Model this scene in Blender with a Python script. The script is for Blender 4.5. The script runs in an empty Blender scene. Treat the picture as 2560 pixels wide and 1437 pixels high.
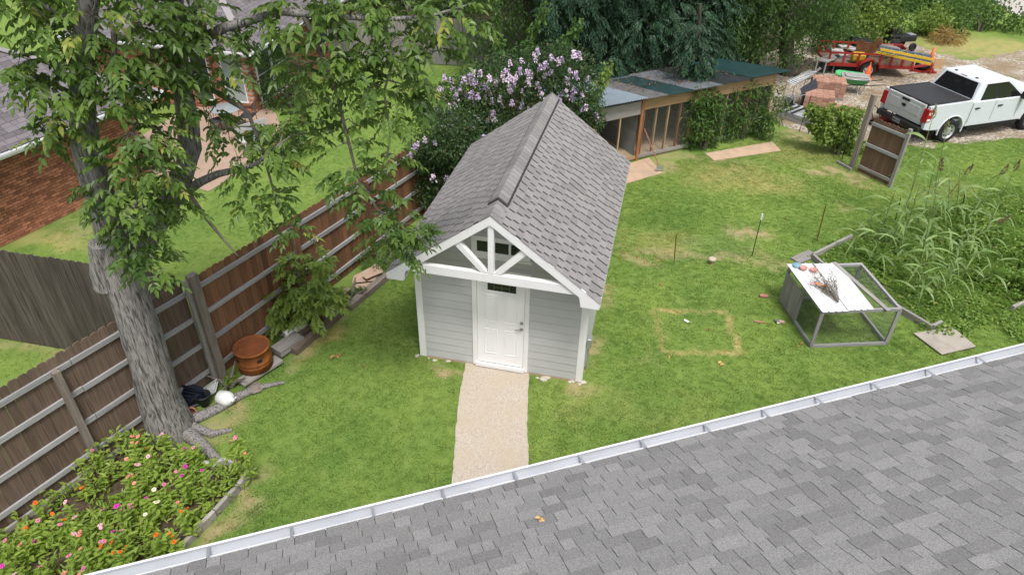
import bpy, math, random
import numpy as np
from mathutils import Vector, Matrix
random.seed(7); rng = np.random.default_rng(7)
sc = bpy.context.scene; COL = sc.collection
R_ = math.radians; PI = math.pi
# ------------------------------------------------------------------ camera
FPX, PITCH, ROLL, YAW = 1752.851, 0.62067, 0.02079, -0.21332
CAM = Vector((4.09955, -10.31637, 9.60149))
FW = Vector((math.sin(YAW)*math.cos(PITCH), math.cos(YAW)*math.cos(PITCH), -math.sin(PITCH)))
_rt = Vector((math.cos(YAW), -math.sin(YAW), 0)); _up = _rt.cross(FW)
RT = _rt*math.cos(ROLL)+_up*math.sin(ROLL); UP = -_rt*math.sin(ROLL)+_up*math.cos(ROLL)
cd = bpy.data.cameras.new('camera'); cam = bpy.data.objects.new('camera', cd); COL.objects.link(cam)
cam.matrix_world = Matrix(((RT.x, UP.x, -FW.x, CAM.x), (RT.y, UP.y, -FW.y, CAM.y), (RT.z, UP.z, -FW.z, CAM.z), (0, 0, 0, 1)))
cd.sensor_width = 36; cd.lens = FPX/2560*36; cd.clip_end = 600; cd.clip_start = .1
sc.camera = cam
# ------------------------------------------------------------------ sky, sun, exposure
SUN_AZ, SUN_EL = R_(150), R_(63)          # compass-like: azimuth from +Y towards +X
w = bpy.data.worlds.new('World'); sc.world = w; w.use_nodes = True
nt = w.node_tree; nt.nodes.clear()
sky = nt.nodes.new('ShaderNodeTexSky'); sky.sky_type = 'NISHITA'; sky.sun_disc = False
sky.sun_elevation = SUN_EL; sky.sun_rotation = SUN_AZ; sky.dust_density = 4.0; sky.ozone_density = 0.6
hsv = nt.nodes.new('ShaderNodeHueSaturation'); hsv.inputs['Saturation'].default_value = .35
bg = nt.nodes.new('ShaderNodeBackground'); bg.inputs[1].default_value = .125
wo = nt.nodes.new('ShaderNodeOutputWorld')
nt.links.new(sky.outputs[0], hsv.inputs['Color']); nt.links.new(hsv.outputs[0], bg.inputs[0]); nt.links.new(bg.outputs[0], wo.inputs[0])
sd = bpy.data.lights.new('sun', 'SUN'); sun = bpy.data.objects.new('sun', sd); COL.objects.link(sun)
sd.energy = 1.5; sd.angle = R_(11); sd.color = (1, .96, .9)
sv = Vector((math.sin(SUN_AZ)*math.cos(SUN_EL), math.cos(SUN_AZ)*math.cos(SUN_EL), math.sin(SUN_EL)))
sun.rotation_euler = sv.to_track_quat('Z', 'Y').to_euler(); sun.location = sv*40
sc.render.engine = 'CYCLES'
vs = sc.view_settings; vs.view_transform = 'Standard'; vs.look = 'None'; vs.exposure = 0.74; vs.gamma = 1; vs.use_curve_mapping = False
# ------------------------------------------------------------------ pixels of the photograph -> points of the place
def ray(x, y): return (FW*FPX+RT*(x-1280)-UP*(y-718.5)).normalized()
def G(x, y, z=0.0):                       # on a level plane
    d = ray(x, y); return CAM+d*((z-CAM.z)/d.z)
_fh = Vector((FW.x, FW.y, 0)).normalized()
def V(x, y, base, push=0.0):              # on the upright plane through base that faces the viewer
    d = ray(x, y); b = Vector(base); return CAM+d*(((b-CAM).dot(_fh)+push)/d.dot(_fh))
def PY(x, y, val=0.0):                    # on the plane Y = val (the shed front)
    d = ray(x, y); return CAM+d*((val-CAM.y)/d.y)
# ------------------------------------------------------------------ mesh builder
class MB:
    def __init__(s): s.v = []; s.f = []; s.m = []; s.s = []; s.t = []; s.M = Matrix(); s.mi = 0; s.sm = False; s.tone = 0.0
    def add(s, vs, fs, sm=None):
        b = len(s.v); M = s.M; s.v += [M@Vector(p) for p in vs]; q = s.sm if sm is None else sm
        for f in fs: s.f.append(tuple(i+b for i in f)); s.m.append(s.mi); s.s.append(q); s.t.append(s.tone)
        return s
    def hexa(s, p): return s.add(p, [(3, 2, 1, 0), (4, 5, 6, 7), (0, 1, 5, 4), (1, 2, 6, 5), (2, 3, 7, 6), (3, 0, 4, 7)])
    def box(s, a, b):
        (x0, y0, z0), (x1, y1, z1) = a, b
        return s.hexa([(x0, y0, z0), (x1, y0, z0), (x1, y1, z0), (x0, y1, z0), (x0, y0, z1), (x1, y0, z1), (x1, y1, z1), (x0, y1, z1)])
    def beam(s, a, b, w, h, up=(0, 0, 1)):
        a = Vector(a); b = Vector(b); d = (b-a).normalized(); u = Vector(up); sd = d.cross(u)
        if sd.length < 1e-4: sd = d.cross(Vector((0, 1, 0)))
        sd.normalize(); u = sd.cross(d); sd = sd*(w/2); u = u*(h/2)
        return s.hexa([a-sd-u, a+sd-u, b+sd-u, b-sd-u, a-sd+u, a+sd+u, b+sd+u, b-sd+u])
    def prism(s, poly, d):
        d = Vector(d); n = len(poly); P = [Vector(p) for p in poly]
        nn = sum(((P[i]-P[0]).cross(P[(i+1) % n]-P[0]) for i in range(1, n-1)), Vector())
        fl = nn.dot(d) > 0
        vs = P+[p+d for p in P]; fs = [tuple(range(n)), tuple(range(2*n-1, n-1, -1))]+[(i, i+n, (i+1) % n+n, (i+1) % n) for i in range(n)]
        if fl: fs = [f[::-1] for f in fs]
        return s.add(vs, fs)
    def tube(s, path, r, n=8, cap=True, sm=True, jit=0.0):
        P = [Vector(p) for p in path]; k = len(P); rr = r if isinstance(r, (list, tuple)) else [r]*k
        vs = []; u = None
        for i in range(k):
            d = (P[min(i+1, k-1)]-P[max(i-1, 0)]).normalized()
            if u is None: u = d.orthogonal().normalized()
            u = (u-d*u.dot(d)).normalized(); w_ = d.cross(u)
            for j in range(n):
                a = 2*PI*j/n; q = 1+(random.uniform(-jit, jit) if jit else 0)
                vs.append(P[i]+(u*math.cos(a)+w_*math.sin(a))*rr[i]*q)
        fs = [(i*n+j, i*n+(j+1) % n, (i+1)*n+(j+1) % n, (i+1)*n+j) for i in range(k-1) for j in range(n)]
        s.add(vs, fs, sm)
        if cap: s.add(vs[:n], [tuple(range(n-1, -1, -1))], False); s.add(vs[-n:], [tuple(range(n))], False)
        return s
    def lathe(s, prof, n=20, c=(0, 0, 0), ax='z', sm=True):
        vs = []; c = Vector(c)
        for r, h in prof:
            for j in range(n):
                a = 2*PI*j/n; p = (r*math.cos(a), r*math.sin(a), h)
                if ax == 'y': p = (p[0], p[2], -p[1])
                if ax == 'x': p = (p[2], p[1], -p[0])
                vs.append(c+Vector(p))
        fs = [(i*n+j, i*n+(j+1) % n, (i+1)*n+(j+1) % n, (i+1)*n+j) for i in range(len(prof)-1) for j in range(n)]
        return s.add(vs, fs, sm)
    def quad(s, *p): return s.add(p, [tuple(range(len(p)))])
    def mesh(s, name, mats, inv=None):
        me = bpy.data.meshes.new(name)
        me.from_pydata([(inv@p) if inv else p for p in s.v], [], s.f)
        for m in (mats if isinstance(mats, (list, tuple)) else [mats]): me.materials.append(m)
        me.polygons.foreach_set('material_index', s.m); me.polygons.foreach_set('use_smooth', s.s)
        if any(s.t): me.attributes.new('tone', 'FLOAT', 'FACE').data.foreach_set('value', s.t)
        me.update(); return me
    def build(s, name, mats, parent=None, world=False, at=None, bevel=0, seg=1, sub=0):
        inv = None
        if at is not None: inv = Matrix.Translation(-Vector(at))
        elif world and parent is not None: inv = wm(parent).inverted()
        o = bpy.data.objects.new(name, s.mesh(name, mats, inv)); COL.objects.link(o)
        if parent is not None: o.parent = parent
        if at is not None: o.location = at
        if bevel:
            b = o.modifiers.new('bevel', 'BEVEL'); b.width = bevel; b.segments = seg; b.limit_method = 'ANGLE'; b.angle_limit = R_(35)
        if sub:
            b = o.modifiers.new('sub', 'SUBSURF'); b.levels = sub; b.render_levels = sub
        return o
def wm(o):
    m = o.matrix_basis.copy()
    while o.parent: o = o.parent; m = o.matrix_basis@m
    return m
def tag(o, label=None, cat=None, group=None, kind=None):
    for k, v_ in (('label', label), ('category', cat), ('group', group), ('kind', kind)):
        if v_: o[k] = v_
    return o
def thing(name, label, cat, loc=(0, 0, 0), rz=0.0, group=None):
    o = bpy.data.objects.new(name, None); COL.objects.link(o); o.empty_display_size = .1
    o.location = loc; o.rotation_euler = (0, 0, rz); return tag(o, label, cat, group)
def struct(name, mb, m, **k): return tag(mb.build(name, m, **k), kind='structure')
_pl = {}
def frame(a, b, up):
    a = Vector(a); x = (Vector(b)-a); L = x.length; x /= L; u = Vector(up); y = u.cross(x)
    if y.length < 1e-4: y = Vector((0, 1, 0)).cross(x)
    y.normalize(); z = x.cross(y)
    return Matrix(((x.x, y.x, z.x, a.x), (x.y, y.y, z.y, a.y), (x.z, y.z, z.z, a.z), (0, 0, 0, 1))), L
def plank(name, a, b, w, t, m, parent=None, up=(0, 0, 1), ear=0.0, bow=0.0):
    # a board from a to b, grain along its own X, width along Y, thickness along Z (up); meshes shared between alike boards
    M, L = frame(a, b, up); key = (round(L, 2), w, t, ear, m.name, bow)
    if key not in _pl:
        L2 = round(L, 2); q = MB(); h = w/2
        if ear: pl = [(0, -h, -t/2), (L2-ear, -h, -t/2), (L2, -h+ear, -t/2), (L2, h-ear, -t/2), (L2-ear, h, -t/2), (0, h, -t/2)]
        else: pl = [(0, -h, -t/2), (L2, -h, -t/2), (L2, h, -t/2), (0, h, -t/2)]
        q.prism(pl, (0, 0, t)); _pl[key] = q.mesh(name, m)
    o = bpy.data.objects.new(name, _pl[key]); COL.objects.link(o)
    if parent is not None: o.parent = parent; M = wm(parent).inverted()@M
    o.matrix_basis = M; return o
def inst(name, me, M, parent=None):
    o = bpy.data.objects.new(name, me); COL.objects.link(o)
    if parent is not None: o.parent = parent; M = wm(parent).inverted()@M
    o.matrix_basis = M; return o
def copy_tree(o, parent=None):
    c = o.copy(); COL.objects.link(c); c.parent = parent
    for ch in list(o.children): copy_tree(ch, c)
    return c
# ------------------------------------------------------------------ materials
class NT:
    def __init__(s, name):
        s.m = bpy.data.materials.new(name); s.m.use_nodes = True; s.t = s.m.node_tree; s.t.nodes.clear()
        s.out = s.n('ShaderNodeOutputMaterial')
    def n(s, ty, **k):
        o = s.t.nodes.new(ty)
        for a, b in k.items(): setattr(o, a, b)
        return o
    def l(s, a, b): s.t.links.new(a, b)
    def setin(s, sock, v_):
        if isinstance(v_, bpy.types.NodeSocket): s.l(v_, sock)
        elif isinstance(v_, (tuple, list)) and len(v_) == 3 and sock.type == 'RGBA': sock.default_value = (*v_, 1)
        else: sock.default_value = v_
    def math(s, op, a, b=0.0, c=None, clamp=False):
        o = s.n('ShaderNodeMath', operation=op, use_clamp=clamp); s.setin(o.inputs[0], a); s.setin(o.inputs[1], b)
        if c is not None: s.setin(o.inputs[2], c)
        return o.outputs[0]
    def vmath(s, op, a, b):
        o = s.n('ShaderNodeVectorMath', operation=op); s.setin(o.inputs[0], a); s.setin(o.inputs[1], b); return o.outputs[0]
    def mix(s, f, a, b, bt='MIX'):
        o = s.n('ShaderNodeMix', data_type='RGBA', blend_type=bt); s.setin(o.inputs[0], f); s.setin(o.inputs[6], a); s.setin(o.inputs[7], b); return o.outputs[2]
    def noise(s, vec, sc_, det=3.0, rough=.55, dist=0.0):
        o = s.n('ShaderNodeTexNoise'); s.l(vec, o.inputs['Vector']); o.inputs['Scale'].default_value = sc_
        o.inputs['Detail'].default_value = det; o.inputs['Roughness'].default_value = rough; o.inputs['Distortion'].default_value = dist; return o.outputs[0]
    def ramp(s, f, a, b, ca=0.0, cb=1.0):
        o = s.n('ShaderNodeMapRange'); s.setin(o.inputs[0], f); o.inputs[1].default_value = a; o.inputs[2].default_value = b
        o.inputs[3].default_value = ca; o.inputs[4].default_value = cb; return o.outputs[0]
    def attr(s, nm): o = s.n('ShaderNodeAttribute', attribute_name=nm); return o
    def scale(s, vec, sv_):
        o = s.n('ShaderNodeVectorMath', operation='MULTIPLY'); s.l(vec, o.inputs[0]); o.inputs[1].default_value = sv_; return o.outputs[0]
    def bsdf(s, col, rough=.7, spec=.3, metal=0.0, normal=None):
        b = s.n('ShaderNodeBsdfPrincipled'); s.setin(b.inputs['Base Color'], col); s.setin(b.inputs['Roughness'], rough)
        b.inputs['Specular IOR Level'].default_value = spec; b.inputs['Metallic'].default_value = metal
        if normal is not None: s.l(normal, b.inputs['Normal'])
        return b.outputs[0]
    def bump(s, h, st, dist=.01):
        o = s.n('ShaderNodeBump'); s.l(h, o.inputs['Height']); o.inputs['Strength'].default_value = st; o.inputs['Distance'].default_value = dist; return o.outputs[0]
    def done(s, sh): s.l(sh, s.out.inputs[0]); return s.m
def lighten(c, k): return tuple(min(1, x*k) for x in c)
def simple(name, col, rough=.7, spec=.3, metal=0.0, amt=.15, sc_=6.0, st=(1, 1, 1), col2=None, c2=(.5, .65), sc2=2.0, rnd=0.0, tone=0.0, bmp=0.0, bsc=40.0, world=False, det=4.0):
    t = NT(name)
    if world: vec = t.n('ShaderNodeNewGeometry').outputs['Position']
    else:
        vec = t.n('ShaderNodeTexCoord').outputs['Object']
    rn = t.n('ShaderNodeObjectInfo').outputs['Random']
    if not world: vec = t.vmath('ADD', vec, t.vmath('MULTIPLY', t.n('ShaderNodeObjectInfo').outputs['Random'], (37., 53., 71.)))
    v2 = t.scale(vec, st)
    f = t.ramp(t.noise(v2, sc_, det), .25, .75)
    c = t.mix(f, lighten(col, 1-amt), lighten(col, 1+amt))
    if col2 is not None: c = t.mix(t.ramp(t.noise(v2, sc2, 5), *c2), c, col2)
    k = 1.0
    if rnd: c = t.mix(1.0, c, t.ramp(rn, 0, 1, 1-rnd, 1+rnd), 'MULTIPLY')
    if tone: c = t.mix(1.0, c, t.math('ADD', 1.0, t.math('MULTIPLY', t.attr('tone').outputs['Fac'], tone)), 'MULTIPLY')
    nm = t.bump(t.noise(v2, bsc, 3), bmp) if bmp else None
    return t.done(t.bsdf(c, rough, spec, metal, nm))
def leafmat(name, a, b, trans=.35, rough=.45, third=None, nsc=1.2):
    t = NT(name); tn = t.attr('tone').outputs['Fac']; pos = t.n('ShaderNodeNewGeometry').outputs['Position']
    f = t.math('ADD', t.math('MULTIPLY', tn, .65), t.math('MULTIPLY', t.ramp(t.noise(pos, nsc, 2), .3, .7), .35), clamp=True)
    c = t.mix(f, a, b)
    if third: c = t.mix(t.ramp(tn, .93, .97), c, third)
    p = t.bsdf(c, rough, .35); tr = t.n('ShaderNodeBsdfTranslucent'); t.setin(tr.inputs[0], t.mix(.5, c, lighten(b, 1.25)))
    mx = t.n('ShaderNodeMixShader'); mx.inputs[0].default_value = trans; t.l(p, mx.inputs[1]); t.l(tr.outputs[0], mx.inputs[2])
    return t.done(mx.outputs[0])
# ------------------------------------------------------------------ the material list
WHITE = simple('white_paint', (.80, .80, .81), .45, .4, amt=.03, sc_=3)
SIDING = simple('siding_paint', (.50, .505, .515), .55, .35, amt=.04, sc_=3, rnd=.02, bmp=.05, bsc=60)
HSHING = simple('house_shingle', (.232, .230, .229), .9, .15, amt=.38, sc_=70, tone=1.0, bmp=.5, bsc=140, world=True, det=2)
SSHING = simple('shed_shingle', (.238, .229, .225), .9, .15, amt=.3, sc_=90, tone=1.0, bmp=.3, bsc=160, world=True, det=2)
NSHING = simple('neighbour_shingle', (.16, .145, .155), .9, .15, amt=.22, sc_=60, tone=1.0, world=True, det=2)
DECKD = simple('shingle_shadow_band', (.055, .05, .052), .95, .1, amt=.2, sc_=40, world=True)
OLDWOOD = simple('weathered_picket', (.138, .098, .073), .85, .2, amt=.35, sc_=3, st=(.6, 14, 14), col2=(.17, .14, .12), c2=(.55, .75), sc2=2, rnd=.24, bmp=.25, bsc=14)
CEDAR = simple('cedar_picket', (.19, .092, .048), .75, .25, amt=.4, sc_=2.5, st=(.6, 14, 14), col2=(.13, .085, .06), c2=(.5, .75), sc2=2, rnd=.28, bmp=.2, bsc=14)
RAIL = simple('grey_rail', (.31, .31, .315), .8, .2, amt=.25, sc_=3, st=(.7, 12, 12), rnd=.1, bmp=.2, bsc=12)
GREYWOOD = simple('grey_board', (.27, .255, .24), .85, .2, amt=.3, sc_=3, st=(.7, 12, 12), rnd=.12, bmp=.3, bsc=12)
POSTWOOD = simple('post_wood', (.21, .18, .155), .85, .2, amt=.35, sc_=3, st=(.7, 10, 10), rnd=.12, bmp=.4, bsc=10)
FARWOOD = simple('far_fence_picket', (.2, .19, .18), .85, .2, amt=.35, sc_=3, st=(.6, 14, 14), rnd=.25)
TIMBER = simple('landscape_timber', (.19, .145, .12), .9, .15, amt=.4, sc_=3, st=(.7, 10, 10), col2=(.09, .065, .05), c2=(.5, .7), sc2=3, bmp=.6, bsc=9)
TREATED = simple('treated_lumber', (.36, .24, .135), .75, .25, amt=.25, sc_=3, st=(.7, 10, 10), rnd=.15, bmp=.2, bsc=12)
GLASSD = simple('dark_glass', (.02, .022, .025), .08, .6, amt=.1, sc_=2)
NICKEL = simple('satin_nickel', (.42, .40, .37), .3, .5, metal=1.0, amt=.05)
GALV = simple('galvanised_metal', (.5, .52, .54), .4, .5, metal=.7, amt=.15, sc_=5)
CONC = simple('slab_concrete', (.46, .33, .23), .9, .2, amt=.12, sc_=4, col2=(.36, .27, .2), c2=(.5, .75), sc2=1.3, bmp=.2, bsc=50, world=True)
GREYCONC = simple('grey_concrete', (.40, .39, .375), .9, .2, amt=.12, sc_=3, bmp=.2, bsc=50, world=True)
SOIL = simple('garden_soil', (.075, .055, .04), .95, .1, amt=.4, sc_=14, bmp=.8, bsc=20, world=True)
BARK = simple('bark', (.235, .222, .215), .9, .15, amt=.5, sc_=5, st=(11, 11, 1.0), col2=(.07, .064, .06), c2=(.50, .62), sc2=3.4, bmp=1.0, bsc=3)
TWIG = simple('twig_bark', (.16, .14, .12), .85, .2, amt=.4, sc_=12)
RUST = simple('rust', (.20, .066, .02), .8, .25, amt=.4, sc_=5, col2=(.36, .13, .025), c2=(.5, .75), sc2=3, bmp=.2, bsc=40)
BLACKP = simple('black_plastic', (.016, .017, .02), .5, .35, amt=.2)
WHITEP = simple('white_plastic', (.74, .75, .76), .45, .4, amt=.06)
# exposed-aggregate path
def path_mat():
    t = NT('aggregate_path'); p = t.n('ShaderNodeNewGeometry').outputs['Position']
    vo = t.n('ShaderNodeTexVoronoi'); t.l(p, vo.inputs['Vector']); vo.inputs['Scale'].default_value = 85
    sepc = t.n('ShaderNodeSeparateColor'); t.l(vo.outputs['Color'], sepc.inputs[0])
    c = t.mix(sepc.outputs[0], (.35, .295, .24), (.56, .505, .435))
    c = t.mix(t.ramp(t.noise(p, 1.6, 4), .42, .75), c, (.455, .38, .295))
    c = t.mix(t.ramp(t.noise(p, 14, 3), .6, .85), c, (.36, .29, .21))
    return t.done(t.bsdf(c, .9, .2, normal=t.bump(vo.outputs['Distance'], .35, .006)))
PATHM = path_mat()
# lawn: green with paler, drier and bare patches where the photograph shows them
def P2(x, y): g = G(x, y); return (g.x, g.y)
PATCH = [  # pixel x, y, half sizes in metres, kind (0 bare, 1 dry), strength
    (1885, 572, .95, .5, 0, .8), (1850, 450, 1.9, .9, 1, .55), (1760, 640, 2.6, .26, 0, .55), (1950, 640, .9, .25, 0, .4),
    (2100, 440, 1.0, .5, 0, .75), (2180, 470, .7, .35, 0, .6), (2090, 510, .5, .3, 0, .4), (1660, 600, .9, .7, 1, .4), (1590, 645, .5, .3, 0, .6),
    (1990, 390, 1.6, .9, 1, .4), (2000, 350, 1.2, .7, 0, .7), (1480, 900, .22, 1.3, 0, .7), (1500, 740, .25, 1.2, 0, .7), (1110, 905, .6, .16, 0, .8), (1400, 955, .55, .16, 0, .85),
    (560, 1020, .6, .3, 0, .7), (520, 1060, .5, .25, 0, .6), (600, 1245, .22, .7, 0, .8), (500, 1360, .22, .7, 0, .7), (820, 830, .2, 1.1, 1, .7), (760, 890, .25, .5, 0, .6), (890, 770, .12, .9, 0, .5),
    (1000, 182, .8, .5, 0, .5), (120, 600, 1.2, .6, 1, .6), (230, 540, .6, 1.2, 0, .4), (1640, 420, .5, .6, 0, .55), (1700, 395, 2.4, .35, 0, .5), (1138, 1040, .1, .35, 0, .6),
    (2470, 118, 4.5, 2.2, 1, .7), (2380, 130, 2.5, 1.2, 0, .4), (1560, 1000, 2.0, .5, 1, .12), (1480, 960, .5, .3, 1, .25), (1650, 920, .3, .15, 0, .15), (60, 870, .8, .4, 0, .4), (2390, 480, 1.5, .8, 1, .2)]
def vnoise(X, Y, scale, seed):               # smooth value noise, for patch edges
    r = np.random.default_rng(seed).random((257, 257)); x = X*scale % 256; y = Y*scale % 256
    i = x.astype(int); j = y.astype(int); fx = x-i; fy = y-j; fx = fx*fx*(3-2*fx); fy = fy*fy*(3-2*fy)
    return (r[i, j]*(1-fx)+r[i+1, j]*fx)*(1-fy)+(r[i, j+1]*(1-fx)+r[i+1, j+1]*fx)*fy
def fbm(X, Y, s, seed): return sum(vnoise(X, Y, s*2**k, seed+k)*.5**k for k in range(4))/1.875
def lawn_masks(X, Y):
    wx = X+(fbm(X, Y, .9, 11)-.5)*1.6; wy = Y+(fbm(X, Y, .9, 23)-.5)*1.6
    m = [np.zeros_like(X), np.zeros_like(X)]
    for (x, y, rx, ry, k, st) in PATCH:
        cx, cy = P2(x, y); d = np.hypot((wx-cx)/rx, (wy-cy)/ry); m[k] = np.maximum(m[k], np.clip((1.2-d)/.75, 0, 1)*st)
    a, b, d_ = [Vector((*P2(*q_), 0)) for q_ in ((1632, 777), (1811, 779), (1672, 881))]   # dead outline left by a coop that stood here
    ux = (b-a).normalized(); uy = Vector((-ux.y, ux.x, 0)); hx = (b-a).length/2; hy = abs((d_-a).dot(uy))/2; c = a+ux*hx-uy*hy
    rx = X-c.x+(wx-X)*.06; ry = Y-c.y+(wy-Y)*.06
    sdf = np.abs(np.maximum(np.abs(rx*ux.x+ry*ux.y)-hx, np.abs(rx*uy.x+ry*uy.y)-hy))
    m[1] = np.maximum(m[1], np.clip((.085-sdf)/.045, 0, 1)*np.clip((fbm(X, Y, 2.2, 5)-.15)*3, .45, 1))
    brk = np.clip((fbm(X, Y, 5, 41)-.28)/.3, 0, 1)
    return m[0]*brk, m[1]*(.5+.5*brk)
def lawn_color(t, p, kind):
    bare = t.n('ShaderNodeAttribute', attribute_name='bare', attribute_type=kind).outputs['Fac']; dry = t.n('ShaderNodeAttribute', attribute_name='dry', attribute_type=kind).outputs['Fac']
    c = t.mix(t.ramp(t.noise(p, .5, 4, .6), .36, .64), (.118, .198, .042), (.185, .262, .060))
    c = t.mix(t.ramp(t.noise(t.scale(p, (1, .6, 1)), 3.2, 4, .65), .50, .80, 0, .7), c, (.23, .29, .082))
    c = t.mix(t.ramp(t.noise(p, 7.5, 3, .6), .52, .8, 0, .28), c, (.085, .16, .036))
    c = t.mix(dry, c, (.42, .34, .15)); c = t.mix(bare, c, t.mix(t.noise(p, 9, 4), (.30, .20, .12), (.50, .38, .25)))
    return c
def lawn_mat():
    t = NT('lawn_soil_and_turf'); p = t.n('ShaderNodeNewGeometry').outputs['Position']; c = lawn_color(t, p, 'GEOMETRY')
    c = t.mix(t.ramp(t.noise(p, 45, 3), .4, .7, 0, .3), c, (.09, .15, .03))
    return t.done(t.bsdf(c, .95, .1))
def blade_mat():
    t = NT('grass_blade'); p = t.n('ShaderNodeNewGeometry').outputs['Position']; c = lawn_color(t, p, 'INSTANCER')
    c = t.mix(1.0, c, t.ramp(t.n('ShaderNodeObjectInfo').outputs['Random'], 0, 1, 1.22, 1.62), 'MULTIPLY')
    s1 = t.bsdf(c, .6, .2); tr = t.n('ShaderNodeBsdfTranslucent'); t.l(c, tr.inputs[0]); mx = t.n('ShaderNodeMixShader'); mx.inputs[0].default_value = .3
    t.l(s1, mx.inputs[1]); t.l(tr.outputs[0], mx.inputs[2]); return t.done(mx.outputs[0])
# ------------------------------------------------------------------ the ground
gx = np.concatenate([[-90, -50, -25, -16], np.arange(-13, 22, .13), [26, 35, 60, 120]]); gy = np.concatenate([[-60, -25, -12], np.arange(-8, 30, .13), [34, 45, 70, 140]])
XX, YY = np.meshgrid(gx, gy, indexing='ij'); nx_, ny_ = XX.shape; idx = np.arange(nx_*ny_).reshape(nx_, ny_)
fq = np.stack([idx[:-1, :-1], idx[1:, :-1], idx[1:, 1:], idx[:-1, 1:]], -1).reshape(-1, 4)
def np_mesh(name, v, f, m, attrs=None, smooth=False, dom='POINT'):
    me = bpy.data.meshes.new(name); k = f.shape[1]
    me.vertices.add(len(v)); me.vertices.foreach_set('co', np.ascontiguousarray(v, dtype=np.float32).ravel())
    me.loops.add(f.size); me.loops.foreach_set('vertex_index', np.ascontiguousarray(f, dtype=np.int32).ravel())
    me.polygons.add(len(f)); me.polygons.foreach_set('loop_start', np.arange(0, f.size, k, dtype=np.int32))
    me.polygons.foreach_set('use_smooth', np.full(len(f), smooth))
    for a, vals in (attrs or {}).items(): me.attributes.new(a, 'FLOAT', dom).data.foreach_set('value', np.ascontiguousarray(vals, dtype=np.float32).ravel())
    me.materials.append(m); me.update(calc_edges=True); me.validate(); return me
mb_, md_ = lawn_masks(XX, YY)
lawn = bpy.data.objects.new('lawn', np_mesh('lawn', np.stack([XX, YY, XX*0], -1).reshape(-1, 3), fq, lawn_mat(), {'bare': mb_, 'dry': md_})); COL.objects.link(lawn); tag(lawn, kind='structure')
def sheet(name, pts, z, m, wob=.0, step=.35, thick=0.0):
    P = [Vector((p[0], p[1], z)) for p in pts]; out = []
    if wob:
        for i in range(len(P)):
            a, b = P[i], P[(i+1) % len(P)]; n = max(1, int((b-a).length/step)); nr = Vector((-(b-a).y, (b-a).x, 0)).normalized()
            for k in range(n): out.append(a.lerp(b, k/n)+nr*random.uniform(-wob, wob))
    else: out = P
    q = MB()
    if thick: q.prism([p-Vector((0, 0, thick)) for p in out], (0, 0, thick))
    else:
        area = sum(out[i].x*out[(i+1) % len(out)].y-out[(i+1) % len(out)].x*out[i].y for i in range(len(out)))
        q.quad(*(out if area > 0 else out[::-1]))
    return struct(name, q, m)
def gp(*px): return [P2(*p) for p in px]
pathpts = gp((1166, 905), (1150, 985), (1139, 1080), (1130, 1215), (1128, 1330), (1335, 1330), (1322, 1175), (1318, 1060), (1323, 926))
sheet('garden_path', pathpts, .03, PATHM, wob=.012, step=.12, thick=.08)
slab1 = gp((1560, 462), (1655, 434), (1622, 396), (1540, 420)); sheet('concrete_slab', slab1, .025, CONC, thick=.06)
slab2 = gp((1762, 385), (1930, 356), (1952, 378), (1785, 403)); sheet('concrete_slab', slab2, .025, CONC, thick=.06)
def gravel_mat():
    t = NT('gravel'); p = t.n('ShaderNodeNewGeometry').outputs['Position']
    vo = t.n('ShaderNodeTexVoronoi'); t.l(p, vo.inputs['Vector']); vo.inputs['Scale'].default_value = 16
    sc_ = t.n('ShaderNodeSeparateColor'); t.l(vo.outputs['Color'], sc_.inputs[0])
    c = t.mix(sc_.outputs[0], (.16, .13, .10), (.58, .52, .44)); c = t.mix(t.ramp(t.noise(p, .8, 5, .65), .42, .62), c, (.25, .19, .12))
    c = t.mix(t.ramp(t.noise(p, .5, 6, .7), .60, .68), c, (.10, .15, .03))
    return t.done(t.bsdf(c, .9, .2, normal=t.bump(vo.outputs['Distance'], .9, .03)))
GRAVEL = gravel_mat()
lotpts = gp((1890, 290), (1960, 310), (2050, 345), (2140, 372), (2215, 352), (2330, 372), (2420, 352), (2560, 345))+[(34, 20), (40, 33)]+gp((2560, 128), (2430, 152), (2330, 128), (2200, 80), (2050, 80), (1900, 140))
sheet('gravel_lot', lotpts, .006, GRAVEL, wob=.28, step=.4)
sheet('woodland_floor', [(-14, 19), (-1.2, 18.6), (.5, 12), (3.2, 14), (6.5, 16.6), (8.2, 17.5), (8.6, 23.5), (11, 26), (15, 30), (16, 48), (-14, 48)], .004, simple('shaded_leaf_mould', (.045, .042, .025), .95, .1, amt=.5, sc_=3, world=True), wob=.4, step=.6)  # leaf litter coloured near black to paint in deep shade under the trees
sheet('road', gp((2478, -12), (2500, 15), (2530, 38), (2575, 55))+[(60, 44), (60, 75), (24, 60)], .05, simple('road_concrete', (.42, .39, .36), .9, .2, amt=.08, world=True, sc_=.7), wob=.1, step=1, thick=.1)
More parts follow.
